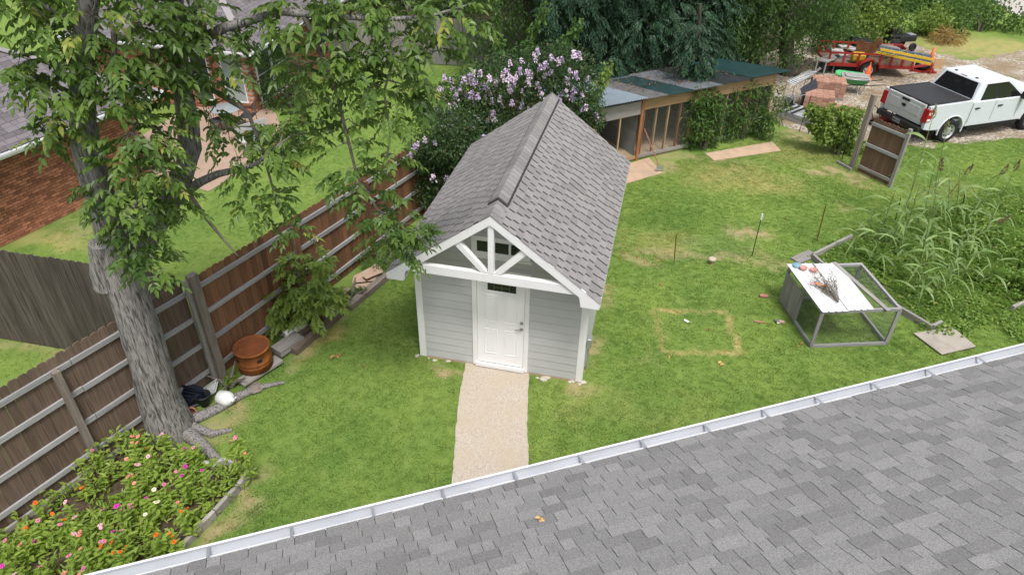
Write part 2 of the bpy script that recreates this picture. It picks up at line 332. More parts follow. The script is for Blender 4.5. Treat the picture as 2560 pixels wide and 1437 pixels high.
# ------------------------------------------------------------------ shingled roof planes
def in_view(p):
    d = Vector(p)-CAM; z = d.dot(FW)
    if z < .2: return None
    return (1280+FPX*d.dot(RT)/z, 718.5-FPX*d.dot(UP)/z, z)
def shingles(root, O, ux, us, width, length, m, n_ind, expo=.143, wr=(.14, .36), gap=.006, th=(.006, .013), tones=(-.28, -.16, -.06, 0, .06, .14, .24), clip=None, part='shingle', stag=None):
    O = Vector(O); ux = Vector(ux).normalized(); us = Vector(us).normalized(); nn = ux.cross(us)
    if nn.z < 0: nn = -nn
    rows = int(length/expo); tabs = []
    for r in range(rows):
        s0 = r*expo; s1 = min(s0+expo+.03, length); x = -random.uniform(0, wr[1]) if stag is None else -((r*stag) % wr[0])-random.uniform(0, .02)
        while x < width:
            wd = random.uniform(*wr); a = max(0, x); b = min(width, x+wd-gap); x += wd
            if b-a < .03: continue
            if clip:
                lo, hi = clip(s0+expo/2); a = max(a, lo); b = min(b, hi)
                if b-a < .03: continue
            t = random.uniform(*th); jit = random.uniform(-.004, .004)
            tabs.append((a, b, s0+jit, s1, t, random.choice(tones)+random.uniform(-.04, .04)))
    def size(tb):
        c = in_view(O+ux*((tb[0]+tb[1])/2)+us*tb[2])
        if c is None or not (0 < c[0] < 2560 and 0 < c[1] < 1437): return 0
        return (tb[1]-tb[0])/c[2]**2
    tabs.sort(key=size, reverse=True); rest = MB(); inv = None
    for i, (a, b, s0, s1, t, tn) in enumerate(tabs):
        def pt(x, s, h): return O+ux*x+us*s+nn*h
        q = MB() if i < n_ind else rest; q.tone = tn
        vs = [pt(a, s0, 0), pt(b, s0, 0), pt(a, s0, t), pt(b, s0, t), pt(a, s1, .002), pt(b, s1, .002)]
        fl = ux.cross(us).z < 0
        fs = [(0, 1, 3, 2), (2, 3, 5, 4), (0, 2, 4), (1, 5, 3)]
        q.add(vs, [f[::-1] for f in fs] if fl else fs)
        if i < n_ind:
            c = pt((a+b)/2, s0, 0); o = q.build(part, m, root, world=True)
    if rest.v: tag(rest.build(part+'_field', m, root, world=True), kind='stuff')
# ------------------------------------------------------------------ garden shed
W, E_, OV, HE, HP, LB = 3.292, .244, .765, 2.55, 3.963, 4.853
SL = (HP-HE)/(W/2+E_); LW = 4.5
def under(x, t=.16): return HE+SL*(min(x, W-x)+E_)-t
shed = thing('garden_shed', 'grey sided garden shed with white truss gable and shingle roof', 'shed', (W/2, 0, 0))
q = MB(); q.prism([(.012, .012, .03), (W-.012, .012, .03), (W-.012, .012, under(W)), (W/2, .012, under(W/2)), (.012, .012, under(0))], (0, LW-.012, 0)); q.build('wall', simple('siding_backing', (.12, .12, .125), .9, .1), shed, world=True)  # dark backing in the board gaps paints in the lap shadow lines
q = MB(); q.box((-.02, -.02, -.05), (W+.02, LW+.02, .035)); q.build('foundation_slab', CONC, shed, world=True)
BT = .188
def board(x0, x1, z0, zl, zr, side='f'):
    q = MB()
    if side == 'f': q.hexa([(x0, -.020, z0), (x1, -.020, z0), (x1, .008, z0), (x0, .008, z0), (x0, -.013, zl), (x1, -.013, zr), (x1, .008, zr), (x0, .008, zl)])
    q.build('siding_board', SIDING, shed, world=True)
for i in range(22):
    z0 = .05+i*BT; z1 = z0+BT-.010
    if z1 < 2.3:
        board(.10, 1.13, z0, z1, z1); board(2.18, W-.10, z0, z1, z1)
    else:
        ed = lambda z: max(.0, (z+.16-HE)/SL-E_)
        a0, a1 = ed(z0), ed(z1)
        if a0 > W/2-.05: break
        a1 = min(a1, W/2-.01); q = MB()
        q.hexa([(a0, -.020, z0), (W-a0, -.020, z0), (W-a0, .008, z0), (a0, .008, z0), (a1, -.013, z1), (W-a1, -.013, z1), (W-a1, .008, z1), (a1, .008, z1)])
        q.build('siding_board', SIDING, shed, world=True)
for sgn, X in ((1, W), (-1, 0)):
    for i in range(13):
        z0 = .05+i*BT; z1 = min(z0+BT+.012, under(0)-.02); q = MB()
        if z1 - z0 < .05: continue
        q.hexa([(X-sgn*.008, .1, z0), (X+sgn*.022, .1, z0), (X+sgn*.022, LW-.1, z0), (X-sgn*.008, LW-.1, z0), (X-sgn*.008, .1, z1), (X+sgn*.006, .1, z1), (X+sgn*.006, LW-.1, z1), (X-sgn*.008, LW-.1, z1)])
        q.build('siding_board', SIDING, shed, world=True)
for X, sx in ((0, 1), (W, -1)):
    for Y, sy in ((0, 1), (LW, -1)):
        q = MB(); q.box((min(X-sx*.03, X+sx*.1), min(Y-sy*.032, Y), .03), (max(X-sx*.03, X+sx*.1), max(Y-sy*.032, Y), under(0))); q.box((min(X-sx*.032, X), min(Y-sy*.001, Y+sy*.1), .03), (max(X-sx*.032, X), max(Y-sy*.001, Y+sy*.1), under(0)-.004))
        q.build('corner_board', WHITE, shed, world=True)
# roof
roof = MB(); rp = [(-E_, HE), (W/2, HP), (W+E_, HE)]
for (xa, za), (xb, zb) in ((rp[0], rp[1]), (rp[2], rp[1])):
    roof.prism([(xa, -OV, za), (xb, -OV, zb), (xb, -OV, zb-.03), (xa, -OV, za-.03)], (0, OV+LB, 0))
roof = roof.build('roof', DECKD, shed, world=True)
q = MB()
for (xa, za), (xb, zb) in ((rp[0], rp[1]), (rp[2], rp[1])):
    q.prism([(xa, -OV+.03, za-.032), (xb, -OV+.03, zb-.032), (xb, -OV+.03, zb-.15), (xa, -OV+.03, za-.12)], (0, OV+LB-.06, 0))
q.build('soffit', WHITE, roof, world=True)
for Y0, Y1 in ((-OV-.012, -OV+.028), (LB-.028, LB+.012)):
    for sx in (1, -1):
        X = lambda x: x if sx > 0 else W-x
        q = MB(); q.prism([(X(-E_-.015), Y0, HE-.005), (X(W/2), Y0, HP-.008), (X(W/2), Y0, HP-.17), (X(.10), Y0, HE+SL*(E_+.10)-.185), (X(.06), Y0, HE-.13), (X(-E_-.01), Y0, HE-.13)], (0, Y1-Y0, 0)); q.build('rake_board', WHITE, roof, world=True)
for sx in (1, -1):
    X = lambda x: x if sx > 0 else W-x
    q = MB(); q.prism([(X(-E_-.02), -OV+.03, HE-.012), (X(-E_+.012), -OV+.03, HE-.012), (X(-E_+.012), -OV+.03, HE-.128), (X(-E_-.02), -OV+.03, HE-.128)], (0, OV+LB-.06, 0)); q.build('fascia', WHITE, roof, world=True)
    q = MB(); q.prism([(X(-E_+.014), -OV+.03, HE-.127), (X(.06), -OV+.03, HE-.127), (X(.06), -OV+.03, HE-.10), (X(-E_+.014), -OV+.03, HE-.10)], (0, OV+.5, 0)); q.build('eave_return', WHITE, roof, world=True)
shl = math.hypot(W/2+E_, HP-HE); usr = Vector((-(W/2+E_), 0, HP-HE)).normalized()
shingles(roof, (W+E_+.02, -OV-.02, HE-.008), (0, 1, 0), usr, OV+LB+.04, shl, SSHING, 290, wr=(.21, .27), gap=.045, th=(.010, .015), tones=(-.1, -.05, 0, .04, .08), stag=.085)
shingles(roof, (-E_-.02, -OV-.02, HE-.008), (0, 1, 0), Vector((-usr.x, 0, usr.z)), OV+LB+.04, shl, SSHING, 0, wr=(.21, .27), gap=.04, th=(.010, .015), tones=(-.1, -.05, 0, .04, .08), stag=.085, part='rear_shingle')
# ridge vent and cap
rv = MB()
for sx in (1, -1):
    dx = .175*sx; rv.hexa([(W/2, -.25, HP+.005), (W/2, LB, HP+.005), (W/2+dx, LB, HP-.175*SL+.005), (W/2+dx, -.25, HP-.175*SL+.005), (W/2, -.25, HP+.052), (W/2, LB, HP+.052), (W/2+dx, LB, HP-.175*SL+.052), (W/2+dx, -.25, HP-.175*SL+.052)])
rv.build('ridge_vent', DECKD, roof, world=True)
for i in range(40):
    y0 = -OV-.015+i*.1425; z = HP+(.057 if y0 > -.3 else .010); q = MB(); q.tone = random.choice((-.14, -.06, 0, .06, .12)); y1 = min(y0+.17, LB+.01); t = .012
    for sx in (1, -1):
        dx = .155*sx; q.add([(W/2, y0, z+t), (W/2+dx*.35, y0, z+t-.14*.35*SL), (W/2+dx, y0, z+t-.155*SL), (W/2, y1, z), (W/2+dx*.35, y1, z-.14*.35*SL), (W/2+dx, y1, z-.155*SL), (W/2, y0, z-.006), (W/2+dx, y0, z-.006-.155*SL)],
              [(0, 1, 4, 3), (1, 2, 5, 4), (6, 7, 2, 1, 0)] if sx > 0 else [(3, 4, 1, 0), (4, 5, 2, 1), (0, 1, 2, 7, 6)])
    q.build('ridge_cap', SSHING, roof, world=True)
# gable truss
YT = -.70
def tb(name, poly): q = MB(); q.prism([(x, YT-.045, z) for x, z in poly], (0, .09, 0)); q.build(name, WHITE, shed, world=True, bevel=.006)
tb('tie_beam', [(.10, 2.63), (W-.10, 2.63), (W-.36, 2.81), (.36, 2.81)])
q = MB(); q.box((1.60, YT-.048, 2.812), (1.70, YT+.048, HP-.15)); q.build('king_post', WHITE, shed, world=True)
for sx in (1, -1):
    X = lambda x: x if sx > 0 else W-x
    tb('truss_brace', [(X(1.598), 2.82), (X(1.47), 2.82), (X(1.02), 3.30), (X(1.10), 3.38)])
# gable window
win = MB(); x0, x1, z0, z1 = 1.11, 2.20, 2.69, 3.10
for a, b in (((x0, z0), (x1, z0+.09)), ((x0, z1-.09), (x1, z1)), ((x0, z0+.09), (x0+.1, z1-.09)), ((x1-.1, z0+.09), (x1, z1-.09)), ((1.47, z0+.09), (1.51, z1-.09)), ((1.80, z0+.09), (1.84, z1-.09))):
    win.box((a[0], -.05, a[1]), (b[0], -.005, b[1]))
win = win.build('window', WHITE, shed, world=True, bevel=.004)
for a, b in ((1.21, 1.47), (1.51, 1.80), (1.84, 2.10)):
    q = MB(); q.box((a, -.026, z0+.09), (b, -.018, z1-.09)); q.build('pane', GLASSD, win, world=True)
q = MB(); q.box((x0-.03, -.06, z0-.04), (x1+.03, -.004, z0-.002)); q.build('sill', WHITE, win, world=True)
# door
q = MB()
for a, b in (((1.10, .05), (1.195, 2.31)), ((2.125, .05), (2.22, 2.31)), ((1.10, 2.312), (2.22, 2.41))): q.box((a[0], -.045, a[1]), (b[0], .01, b[1]))
q.build('door_casing', WHITE, shed, world=True, bevel=.005)
q = MB(); q.box((1.16, -.085, .05), (2.16, -.03, .145)); q.build('threshold', WHITE, shed, world=True, bevel=.005)
DOORM = simple('door_paint', (.84, .845, .86), .35, .45, amt=.02)
d = MB(); d.box((1.20, -.026, .15), (2.12, .005, 2.30)); door = d.build('door', DOORM, shed, world=True)
def panel(x0, x1, z0, z1):
    q = MB(); r = .022
    for a, b in (((x0, z0), (x1, z0+r)), ((x0, z1-r), (x1, z1)), ((x0, z0+r), (x0+r, z1-r)), ((x1-r, z0+r), (x1, z1-r))): q.box((a[0], -.036, a[1]), (b[0], -.0262, b[1]))
    q.box((x0+.05, -.033, z0+.05), (x1-.05, -.0262, z1-.05)); q.build('door_panel', DOORM, door, world=True, bevel=.006)
for xa in (1.34, 1.74): panel(xa, xa+.26, .40, 1.02); panel(xa, xa+.26, 1.20, 1.84)
q = MB()
for a, b in (((1.36, 1.90), (2.0, 1.945)), ((1.36, 2.115), (2.0, 2.16)), ((1.36, 1.945), (1.405, 2.115)), ((1.955, 1.945), (2.0, 2.115))): q.box((a[0], -.04, a[1]), (b[0], -.0262, b[1]))
fr = q.build('door_light', DOORM, door, world=True)
q = MB(); q.box((1.405, -.031, 1.945), (1.955, -.0265, 2.115)); q.build('pane', GLASSD, door, world=True)
LEAD = simple('leading', (.18, .17, .13), .4, .5, metal=.6)
q = MB()
for x in (1.53, 1.68, 1.83): q.box((x-.004, -.034, 1.945), (x+.004, -.0312, 2.115))
q.box((1.53, -.0345, 2.02), (1.83, -.0312, 2.03)); q.build('leading', LEAD, door, world=True)
q = MB(); q.lathe([(.0, -.03), (.032, -.03), (.032, -.02), (.0, .0)], 14, (2.075, -.03, 1.29), 'y'); q.build('deadbolt', NICKEL, door, world=True)
q = MB(); q.lathe([(.0, -.03), (.034, -.03), (.034, -.02), (.0, .0)], 14, (2.075, -.03, 1.14), 'y'); q.tube([(2.075, -.055, 1.14), (2.075, -.08, 1.14), (2.03, -.085, 1.135), (1.965, -.08, 1.12)], [.012, .013, .012, .009], 8); q.build('door_handle', NICKEL, door, world=True)
q = MB(); q.box((W+.024, .30, .62), (W+.115, .46, .86)); bx = q.build('meter_box', GALV, shed, world=True, bevel=.01)
q = MB(); q.tube([(W+.06, .38, .62), (W+.06, .38, .05)], .018, 8); q.build('conduit', GALV, bx, world=True)
# pale rubble scraped up round the footing
ROCK = simple('pale_rubble', (.50, .46, .40), .9, .2, amt=.15, sc_=8, tone=1.0)
def rock(name, p, r, m, label=None, cat=None, group=None, flat=.6, parent=None):
    q = MB(); n = 7; vs = [(0, 0, r*flat)]
    for k, (rr, zz) in enumerate(((.75, .55), (1, 0), (.8, -.35))):
        for j in range(n):
            a = 2*PI*j/n+k*.3; f = random.uniform(.75, 1.2); vs.append((r*rr*f*math.cos(a), r*rr*f*math.sin(a), r*zz*flat))
    fs = [(0, 1+j, 1+(j+1) % n) for j in range(n)]+[(1+k*n+j, 1+(k+1)*n+j, 1+(k+1)*n+(j+1) % n, 1+k*n+(j+1) % n) for k in range(2) for j in range(n)]
    q.add(vs, fs, False); q.tone = 0
    o = q.build(name, m, parent); o.location = p; o.rotation_euler = (0, 0, random.uniform(0, 6))
    if label: tag(o, label, cat, group)
    return o
for i in range(15):
    x = random.choice((random.uniform(1338, 1400), random.uniform(1415, 1475))); p = G(x, 938+(x-1330)*.125+random.uniform(-2, 9)); rock('rubble_stone', (p.x, p.y, .008), random.choice((.02, .03, .035, .06, .08)), ROCK, 'pale rubble stone beside the shed footing right of the path', 'stone', 'rubble along the shed footing', random.uniform(.25, .5))
for x in (1072, 1086, 1090, 1118, 1124):
    p = G(x, 893+(x-1060)*.14+random.uniform(0, 5)); rock('rubble_stone', (p.x, p.y, .008), random.uniform(.02, .045), ROCK, 'pale rubble stone at the shed footing left of the path', 'stone', 'rubble along the shed footing', .35)
p = G(1043, 890); rock('rubble_stone', (p.x, p.y, .012), .05, ROCK, 'white stone lying alone off the left corner of the shed', 'stone')
# ------------------------------------------------------------------ near house: roof plane, gutter, wall
GA = Vector((2.226, -5.251, 2.7)); GX = Vector((math.sin(R_(59.1)), math.cos(R_(59.1)), 0)); GP = Vector((GX.y, -GX.x, 0))   # GP runs up the roof, away from the yard
HSL = .41; HL = 7.2; x0, x1 = -5.5, 13.0
house = thing('house', 'house with grey shingle roof and white gutter at the bottom of the view', 'house', tuple(GA+GX*4+GP*3.5-Vector((0, 0, 2.7))))
us = (GP+Vector((0, 0, HSL))).normalized()
def H(x, s, z=0.0): return GA+GX*x+GP*s+Vector((0, 0, s*HSL+z))
ex = .07; dk = MB(); dk.hexa([H(x0, ex, -.03), H(x1, ex, -.03), H(x1, HL, -.03), H(x0, HL, -.03), H(x0, ex, -.001), H(x1, ex, -.001), H(x1, HL, -.001), H(x0, HL, -.001)])
rg = HL*HSL; b0, b1 = GA+GX*x0+GP*(2*HL), GA+GX*x1+GP*(2*HL)
dk.hexa([H(x0, HL, -.03), H(x1, HL, -.03), b1-Vector((0, 0, .03)), b0-Vector((0, 0, .03)), H(x0, HL, -.001), H(x1, HL, -.001), b1, b0])
hroof = dk.build('roof', simple('felt_under_shingles', (.09, .09, .092), .95, .1), house, world=True)
shingles(hroof, H(x0, ex+.0, .0), GX, us, x1-x0, (HL-ex)*math.sqrt(1+HSL**2), HSHING, 300, expo=.170, wr=(.13, .36), gap=.008, th=(.006, .017), tones=(-.17, -.1, -.04, 0, .03, .08, .13))
q = MB(); q.hexa([GA+GX*x0+GP*.02+Vector((0, 0, -.24)), GA+GX*x1+GP*.02+Vector((0, 0, -.24)), GA+GX*x1+GP*.05+Vector((0, 0, -.24)), GA+GX*x0+GP*.05+Vector((0, 0, -.24)), H(x0, .02, -.035), H(x1, .02, -.035), H(x1, .05, -.035), H(x0, .05, -.035)]); q.build('fascia', WHITE, hroof, world=True)
GUT = simple('gutter_enamel', (.74, .75, .78), .35, .5, amt=.03)
prof = [(.012, -.012), (.012, -.10), (-.08, -.10), (-.11, -.06), (-.125, -.035), (-.125, -.012), (-.145, -.006), (-.145, .006), (-.118, .006), (-.115, -.03), (-.10, -.06), (-.075, -.094), (.006, -.094), (.006, -.012)]
q = MB(); A = [GA+GX*x0+GP*s+Vector((0, 0, z)) for s, z in prof]; n = len(A); B = [a+GX*(x1-x0) for a in A]
q.add(A+B, [(i, (i+1) % n, (i+1) % n+n, i+n) for i in range(n)]); q.m = [1 if 8 <= i <= 12 else 0 for i in range(n)]
gut = q.build('gutter', [GUT, simple('gutter_inside', (.40, .42, .455), .5, .4, amt=.1, sc_=2)], hroof, world=True)  # inner trough faces get a greyer colour that paints in their shading
for px, py in ((520, 1399), (730, 1345), (935, 1290), (1110, 1240), (1290, 1192), (1455, 1150), (1610, 1112), (1770, 1073), (1915, 1035), (2050, 1003), (2190, 967), (2330, 935), (2460, 905)):
    g = G(px, py, 2.7); x = (g-GA).dot(GX); q = MB(); c = GA+GX*x
    q.beam(c+GP*-.125+Vector((0, 0, -.004)), c+GP*.045+Vector((0, 0, .012)), .032, .012); q.build('gutter_hanger', GALV, hroof, world=True)
q = MB(); wl = .45; q.prism([GA+GX*(x0+.3)+GP*wl+Vector((0, 0, -2.7)), GA+GX*(x1-.3)+GP*wl+Vector((0, 0, -2.7)), GA+GX*(x1-.3)+GP*(2*HL-wl)+Vector((0, 0, -2.7)), GA+GX*(x0+.3)+GP*(2*HL-wl)+Vector((0, 0, -2.7))], (0, 0, 2.45)); q.build('wall', simple('house_brick_wall', (.3, .16, .11), .85, .2, amt=.3, sc_=8), house, world=True)
q = MB(); q.hexa([GA+GX*x0+GP*.06+Vector((0, 0, -.24)), GA+GX*x1+GP*.06+Vector((0, 0, -.24)), GA+GX*x1+GP*wl+Vector((0, 0, -.24)), GA+GX*x0+GP*wl+Vector((0, 0, -.24)), GA+GX*x0+GP*.06+Vector((0, 0, -.22)), GA+GX*x1+GP*.06+Vector((0, 0, -.22)), GA+GX*x1+GP*wl+Vector((0, 0, -.22)), GA+GX*x0+GP*wl+Vector((0, 0, -.22))]); q.build('soffit', WHITE, hroof, world=True)
LEAFDRY = simple('dry_leaf', (.38, .26, .10), .8, .2, amt=.3, sc_=30, rnd=.35)
# ------------------------------------------------------------------ fences
def fence_run(root, p0, p1, h0, h1, n, pm, rails, rm, pw=.14, posts=(), pmz=None, thick=.018, hj=.012, z0=.04, gap=.004, back=False, rt=(.04, .09)):
    p0 = Vector(p0); p1 = Vector(p1); L = (p1-p0).length; u = (p1-p0)/L; n = Vector(n); k = int(L/(pw+gap))
    hvals = [random.uniform(-hj, hj) for _ in range(6)]
    for i in range(k):
        a = p0+u*((i+.5)*(pw+gap)); h = h0+(h1-h0)*i/k+random.choice(hvals); off = n*random.uniform(-.003, .003); tl = u*random.uniform(-.006, .006)
        plank('picket', a+off+Vector((0, 0, z0)), a+off+tl+Vector((0, 0, h)), pw, thick, pm, root, up=n, ear=.03)
    seg = 2.45; m = max(1, round(L/seg)); s = -1 if back else 1
    for f in rails:
        for j in range(m):
            a = p0+u*(L*j/m+.003); b = p0+u*(L*(j+1)/m-.003); ha = h0+(h1-h0)*j/m; hb = h0+(h1-h0)*(j+1)/m
            plank('rail', a+n*s*(thick/2+rt[0]/2+.004)+Vector((0, 0, ha*f)), b+n*s*(thick/2+rt[0]/2+.004)+Vector((0, 0, hb*f+random.uniform(-.015, .015))), rt[0], rt[1], rm, root)
    for d, hp, wx in posts:
        a = p0+u*d+n*s*(thick/2+rt[0]+wx/2+.006); plank('post', a+Vector((0, 0, .0)), a+Vector((0, 0, hp)), wx, wx, pmz or POSTWOOD, root, up=n)
FP0, FP1, FP2, FP3 = Vector((-5.75, -7.9, 0)), Vector((-3.68, -1.62, 0)), Vector((-1.78, 5.9, 0)), Vector((.2, 11.2, 0))
def nrm(a, b): d = (b-a).normalized(); return Vector((d.y, -d.x, 0))
fa = thing('wooden_fence', 'weathered brown picket fence behind the flower bed and big tree', 'fence', FP0.lerp(FP1, .6), 0, 'boundary fence sections')
u1 = (FP1-FP0).normalized(); L1 = (FP1-FP0).length
fence_run(fa, FP0, FP1-u1*.1, 2.36, 2.40, nrm(FP0, FP1), OLDWOOD, (.14, .40, .66, .90), RAIL, posts=((L1-2.55, 2.2, .10), (L1-5.0, 2.2, .1)))
a = FP0+nrm(FP0, FP1)*.11; plank('kick_board', a+Vector((0, 0, .07)), a+u1*4.6+Vector((0, 0, .07)), .05, .13, GREYWOOD, fa)
fb = thing('wooden_fence', 'newer red brown cedar fence behind the rusty drum', 'fence', FP1.lerp(FP2, .4), 0, 'boundary fence sections')
n12 = nrm(FP1, FP2); u2 = (FP2-FP1).normalized(); L2 = (FP2-FP1).length
fence_run(fb, FP1+u2*.1, FP2, 2.36, 2.12, n12, CEDAR, (.13, .40, .66, .91), RAIL, posts=((2.5, 2.2, .09), (4.9, 2.1, .09), (7.3, 2.15, .1)), pmz=CEDAR)
fp = thing('fence_post', 'tall grey weathered post where the old and new fence meet', 'post', FP1+n12*.1)
M_ = FP1+n12*.13; plank('post_shaft', M_, M_+Vector((0, 0, 2.52)), .17, .13, POSTWOOD, fp, up=n12)
plank('post_cheek', M_+Vector((-.06, -.12, 0)), M_+Vector((-.06, -.12, 2.46)), .08, .05, GREYWOOD, fp, up=n12)
DARKCEDAR = simple('dark_cedar_picket', (.10, .06, .04), .8, .2, amt=.4, sc_=2.5, st=(.6, 14, 14), rnd=.25)
fd = thing('wooden_fence', 'dark wooden fence half hidden behind the flowering bush', 'fence', FP2.lerp(FP3, .5), 0, 'boundary fence sections')
fence_run(fd, FP2+(FP3-FP2).normalized()*.12, FP3, 2.1, 2.0, nrm(FP2, FP3), DARKCEDAR, (.13, .5, .88), POSTWOOD, posts=((2.5, 2.1, .1),))
f2 = thing('wooden_fence', 'grey brown fence of plain pickets running off to the left', 'fence', (-6.2, -1.65, 0), 0, 'boundary fence sections')
fence_run(f2, (-9.9, -1.66, 0), (-3.86, -1.56, 0), 2.36, 2.38, (0, -1, 0), simple('grey_brown_picket', (.086, .072, .062), .85, .2, amt=.65, sc_=2.5, st=(.6, 14, 14), col2=(.17, .13, .10), c2=(.66, .8), sc2=3, rnd=.2), (.15, .5, .88), RAIL, back=True)
f3 = thing('wooden_fence', 'far grey picket fence across the back of the neighbour lawn', 'fence', (-5.5, 17.6, 0), 0, 'boundary fence sections')
fence_run(f3, (-11.5, 16.9, 0), (-1.5, 18.2, 0), 1.9, 1.9, Vector((.13, -1, 0)).normalized(), FARWOOD, (.15, .5, .85), RAIL, back=True)
# ------------------------------------------------------------------ clutter along the fence
def cyl(name, prof, m, loc, label=None, cat=None, group=None, n=20, rot=(0, 0, 0), parent=None):
    q = MB(); q.lathe(prof, n); o = q.build(name, m, parent); o.location = loc; o.rotation_euler = rot
    return tag(o, label, cat, group)
# rusty drum on its plank
dr = thing('rusty_drum', 'cut down rusty orange steel drum standing against the cedar fence', 'drum', G(640, 912, .12))
r = .335
q = MB(); q.lathe([(r-.02, 0), (r, .01), (r, .13), (r+.012, .145), (r, .16), (r, .2), (r+.012, .215), (r, .23), (r, .46), (r+.014, .47), (r+.014, .5), (r-.012, .505), (r-.02, .48)], 32); q.build('drum_body', RUST, dr)
RUSTD = simple('dark_rust_lid', (.17, .055, .02), .6, .35, amt=.25, sc_=3, col2=(.33, .12, .02), c2=(.58, .72), sc2=1.6)
q = MB(); q.lathe([(r-.018, .482), (r-.05, .47), (.001, .468)], 32); lid = q.build('lid', RUSTD, dr)
q = MB(); q.lathe([(.04, 0), (.04, .022), (.001, .024)], 12, (-.17, -.12, .468)); q.build('bung', RUST, lid)
for az in (-115, -38, 200):
    a = R_(az); M0 = Matrix.Translation((math.cos(a)*(r-.002), math.sin(a)*(r-.002), .33))@Matrix.Rotation(a, 4, 'Z'); q = MB(); q.M = M0; q.box((-.01, -.045, -.03), (.006, .045, .03)); q.build('vent_slot', BLACKP, dr)
def lumber(name, a, b, w, t, m, label, cat='board', group=None):
    a = Vector(a); b = Vector(b); o = plank(name, a, b, w, t, m); return tag(o, label, cat, group)
lumber('plank', G(600, 958, .09), G(640, 925, .10)+Vector((.28, .42, 0)), .26, .05, GREYWOOD, 'grey plank laid flat under the rusty drum')
lumber('plank', G(690, 880, .14), G(740, 848, .14)+Vector((.03, .1, 0)), .3, .14, GREYWOOD, 'short thick grey beam beside the rusty drum', 'beam')
a, b = G(660, 975, .04), G(690, 930, .04); rock('stone_block', G(640, 968, .05), .15, simple('brown_stone', (.2, .17, .14), .9, .2, amt=.3), 'brown stone under the end of the drum plank', 'stone', None, .5)
lumber('timber', G(735, 880, .07), G(855, 778, .07), .15, .15, TIMBER, 'split rotting landscape timber edging the lawn by the sapling', 'timber', 'timbers edging the fence bed')
lumber('timber', G(720, 862, .06), G(850, 762, .06), .13, .12, TIMBER, 'inner rotting timber lying beside the split timber', 'timber', 'timbers edging the fence bed')
lumber('timber', G(872, 768, .08), G(966, 690, .08), .16, .16, POSTWOOD, 'sound grey brown timber beside the cardboard', 'timber', 'timbers edging the fence bed')
lumber('plank', G(700, 838, .05), G(848, 745, .05), .14, .05, GREYWOOD, 'long grey board lying inside the timbers below the sapling')
lumber('plank', G(812, 780, .2), G(850, 748, .2), .14, .04, GREYWOOD, 'pale grey board end raised on the timbers near the sapling')
# leaning plywood, spout lengths, iron stand
q = MB(); b = G(628, 905); M0 = Matrix.Translation(G(655, 885)+Vector((-.35, .35, 0)))@Matrix.Rotation(math.atan2(u2.y, u2.x), 4, 'Z')@Matrix.Rotation(R_(12), 4, 'X'); q.M = M0; q.box((-.1, -.01, 0), (.72, .01, .62)); tag(q.build('leaning_board', simple('weathered_plywood', (.34, .33, .31), .85, .2, amt=.15, sc_=3), at=tuple(b)), 'grey plywood offcut leaning on the cedar fence behind the drum', 'board')
def pipe(name, a, b, r, m, label, cat, oval=1.0, n=16):
    a = Vector(a); b = Vector(b); M, L = frame(a, b, (0, 0, 1)); q = MB(); q.M = Matrix.Scale(1, 4)
    q.lathe([(r*.9, 0), (r, 0), (r, L), (r*.9, L), (r*.9, 0)], n, ax='x'); o = q.build(name, m); o.matrix_basis = M; return tag(o, label, cat)
pipe('drain_pipe', G(712, 838, .14), G(738, 825, .2)+Vector((.1, .3, 0)), .085, WHITEP, 'white plastic drain pipe lying under the sapling', 'pipe')
pipe('drain_pipe', G(752, 812, .15), G(785, 795, .15), .07, GALV, 'short metal pipe beyond the white drain pipe', 'pipe')
st = thing('iron_stand', 'rusty iron frame stand under the sapling beside the timbers', 'stand', G(770, 825))
q = MB(); P = [G(757, 826, .05), G(806, 804, .05), G(800, 780, .05)+Vector((-.1, .15, 0)), G(745, 800, .05)+Vector((-.1, .15, 0))]
for i in range(4): q.beam(P[i]+Vector((0, 0, .15)), P[(i+1) % 4]+Vector((0, 0, .15)), .025, .025)
q.build('stand_frame', RUST, st, world=True)
for p in P: q = MB(); q.beam(p-Vector((0, 0, .04)), p+Vector((0, 0, .5)), .025, .025); q.build('leg', RUST, st, world=True)
# cardboard on the timber
CARD = simple('cardboard', (.43, .31, .235), .85, .2, amt=.1, sc_=3)
cb = thing('flattened_cardboard', 'flattened tan cardboard boxes dumped beside the fence and shed', 'cardboard', G(920, 690))
def sheet3(name, pts, m, root, th=.012): q = MB(); q.prism(pts, (0, 0, th)); q.build(name, m, root, world=True)
sheet3('card_sheet', [G(880, 708, .12), G(885, 690, .2), G(945, 660, .26), G(956, 675, .22), G(935, 702, .14)], CARD, cb)
sheet3('card_flap', [G(878, 712, .10), G(935, 706, .11), G(925, 722, .1), G(893, 722, .1)], CARD, cb)
sheet3('card_sheet', [G(905, 690, .25), G(940, 658, .30), G(958, 680, .27), G(916, 698, .24)], CARD, cb)
sheet3('card_sheet', [G(833, 745, .05), G(868, 718, .3), G(876, 722, .3), G(845, 752, .05)], simple('pale_board', (.33, .27, .22), .85, .2), cb, .02)
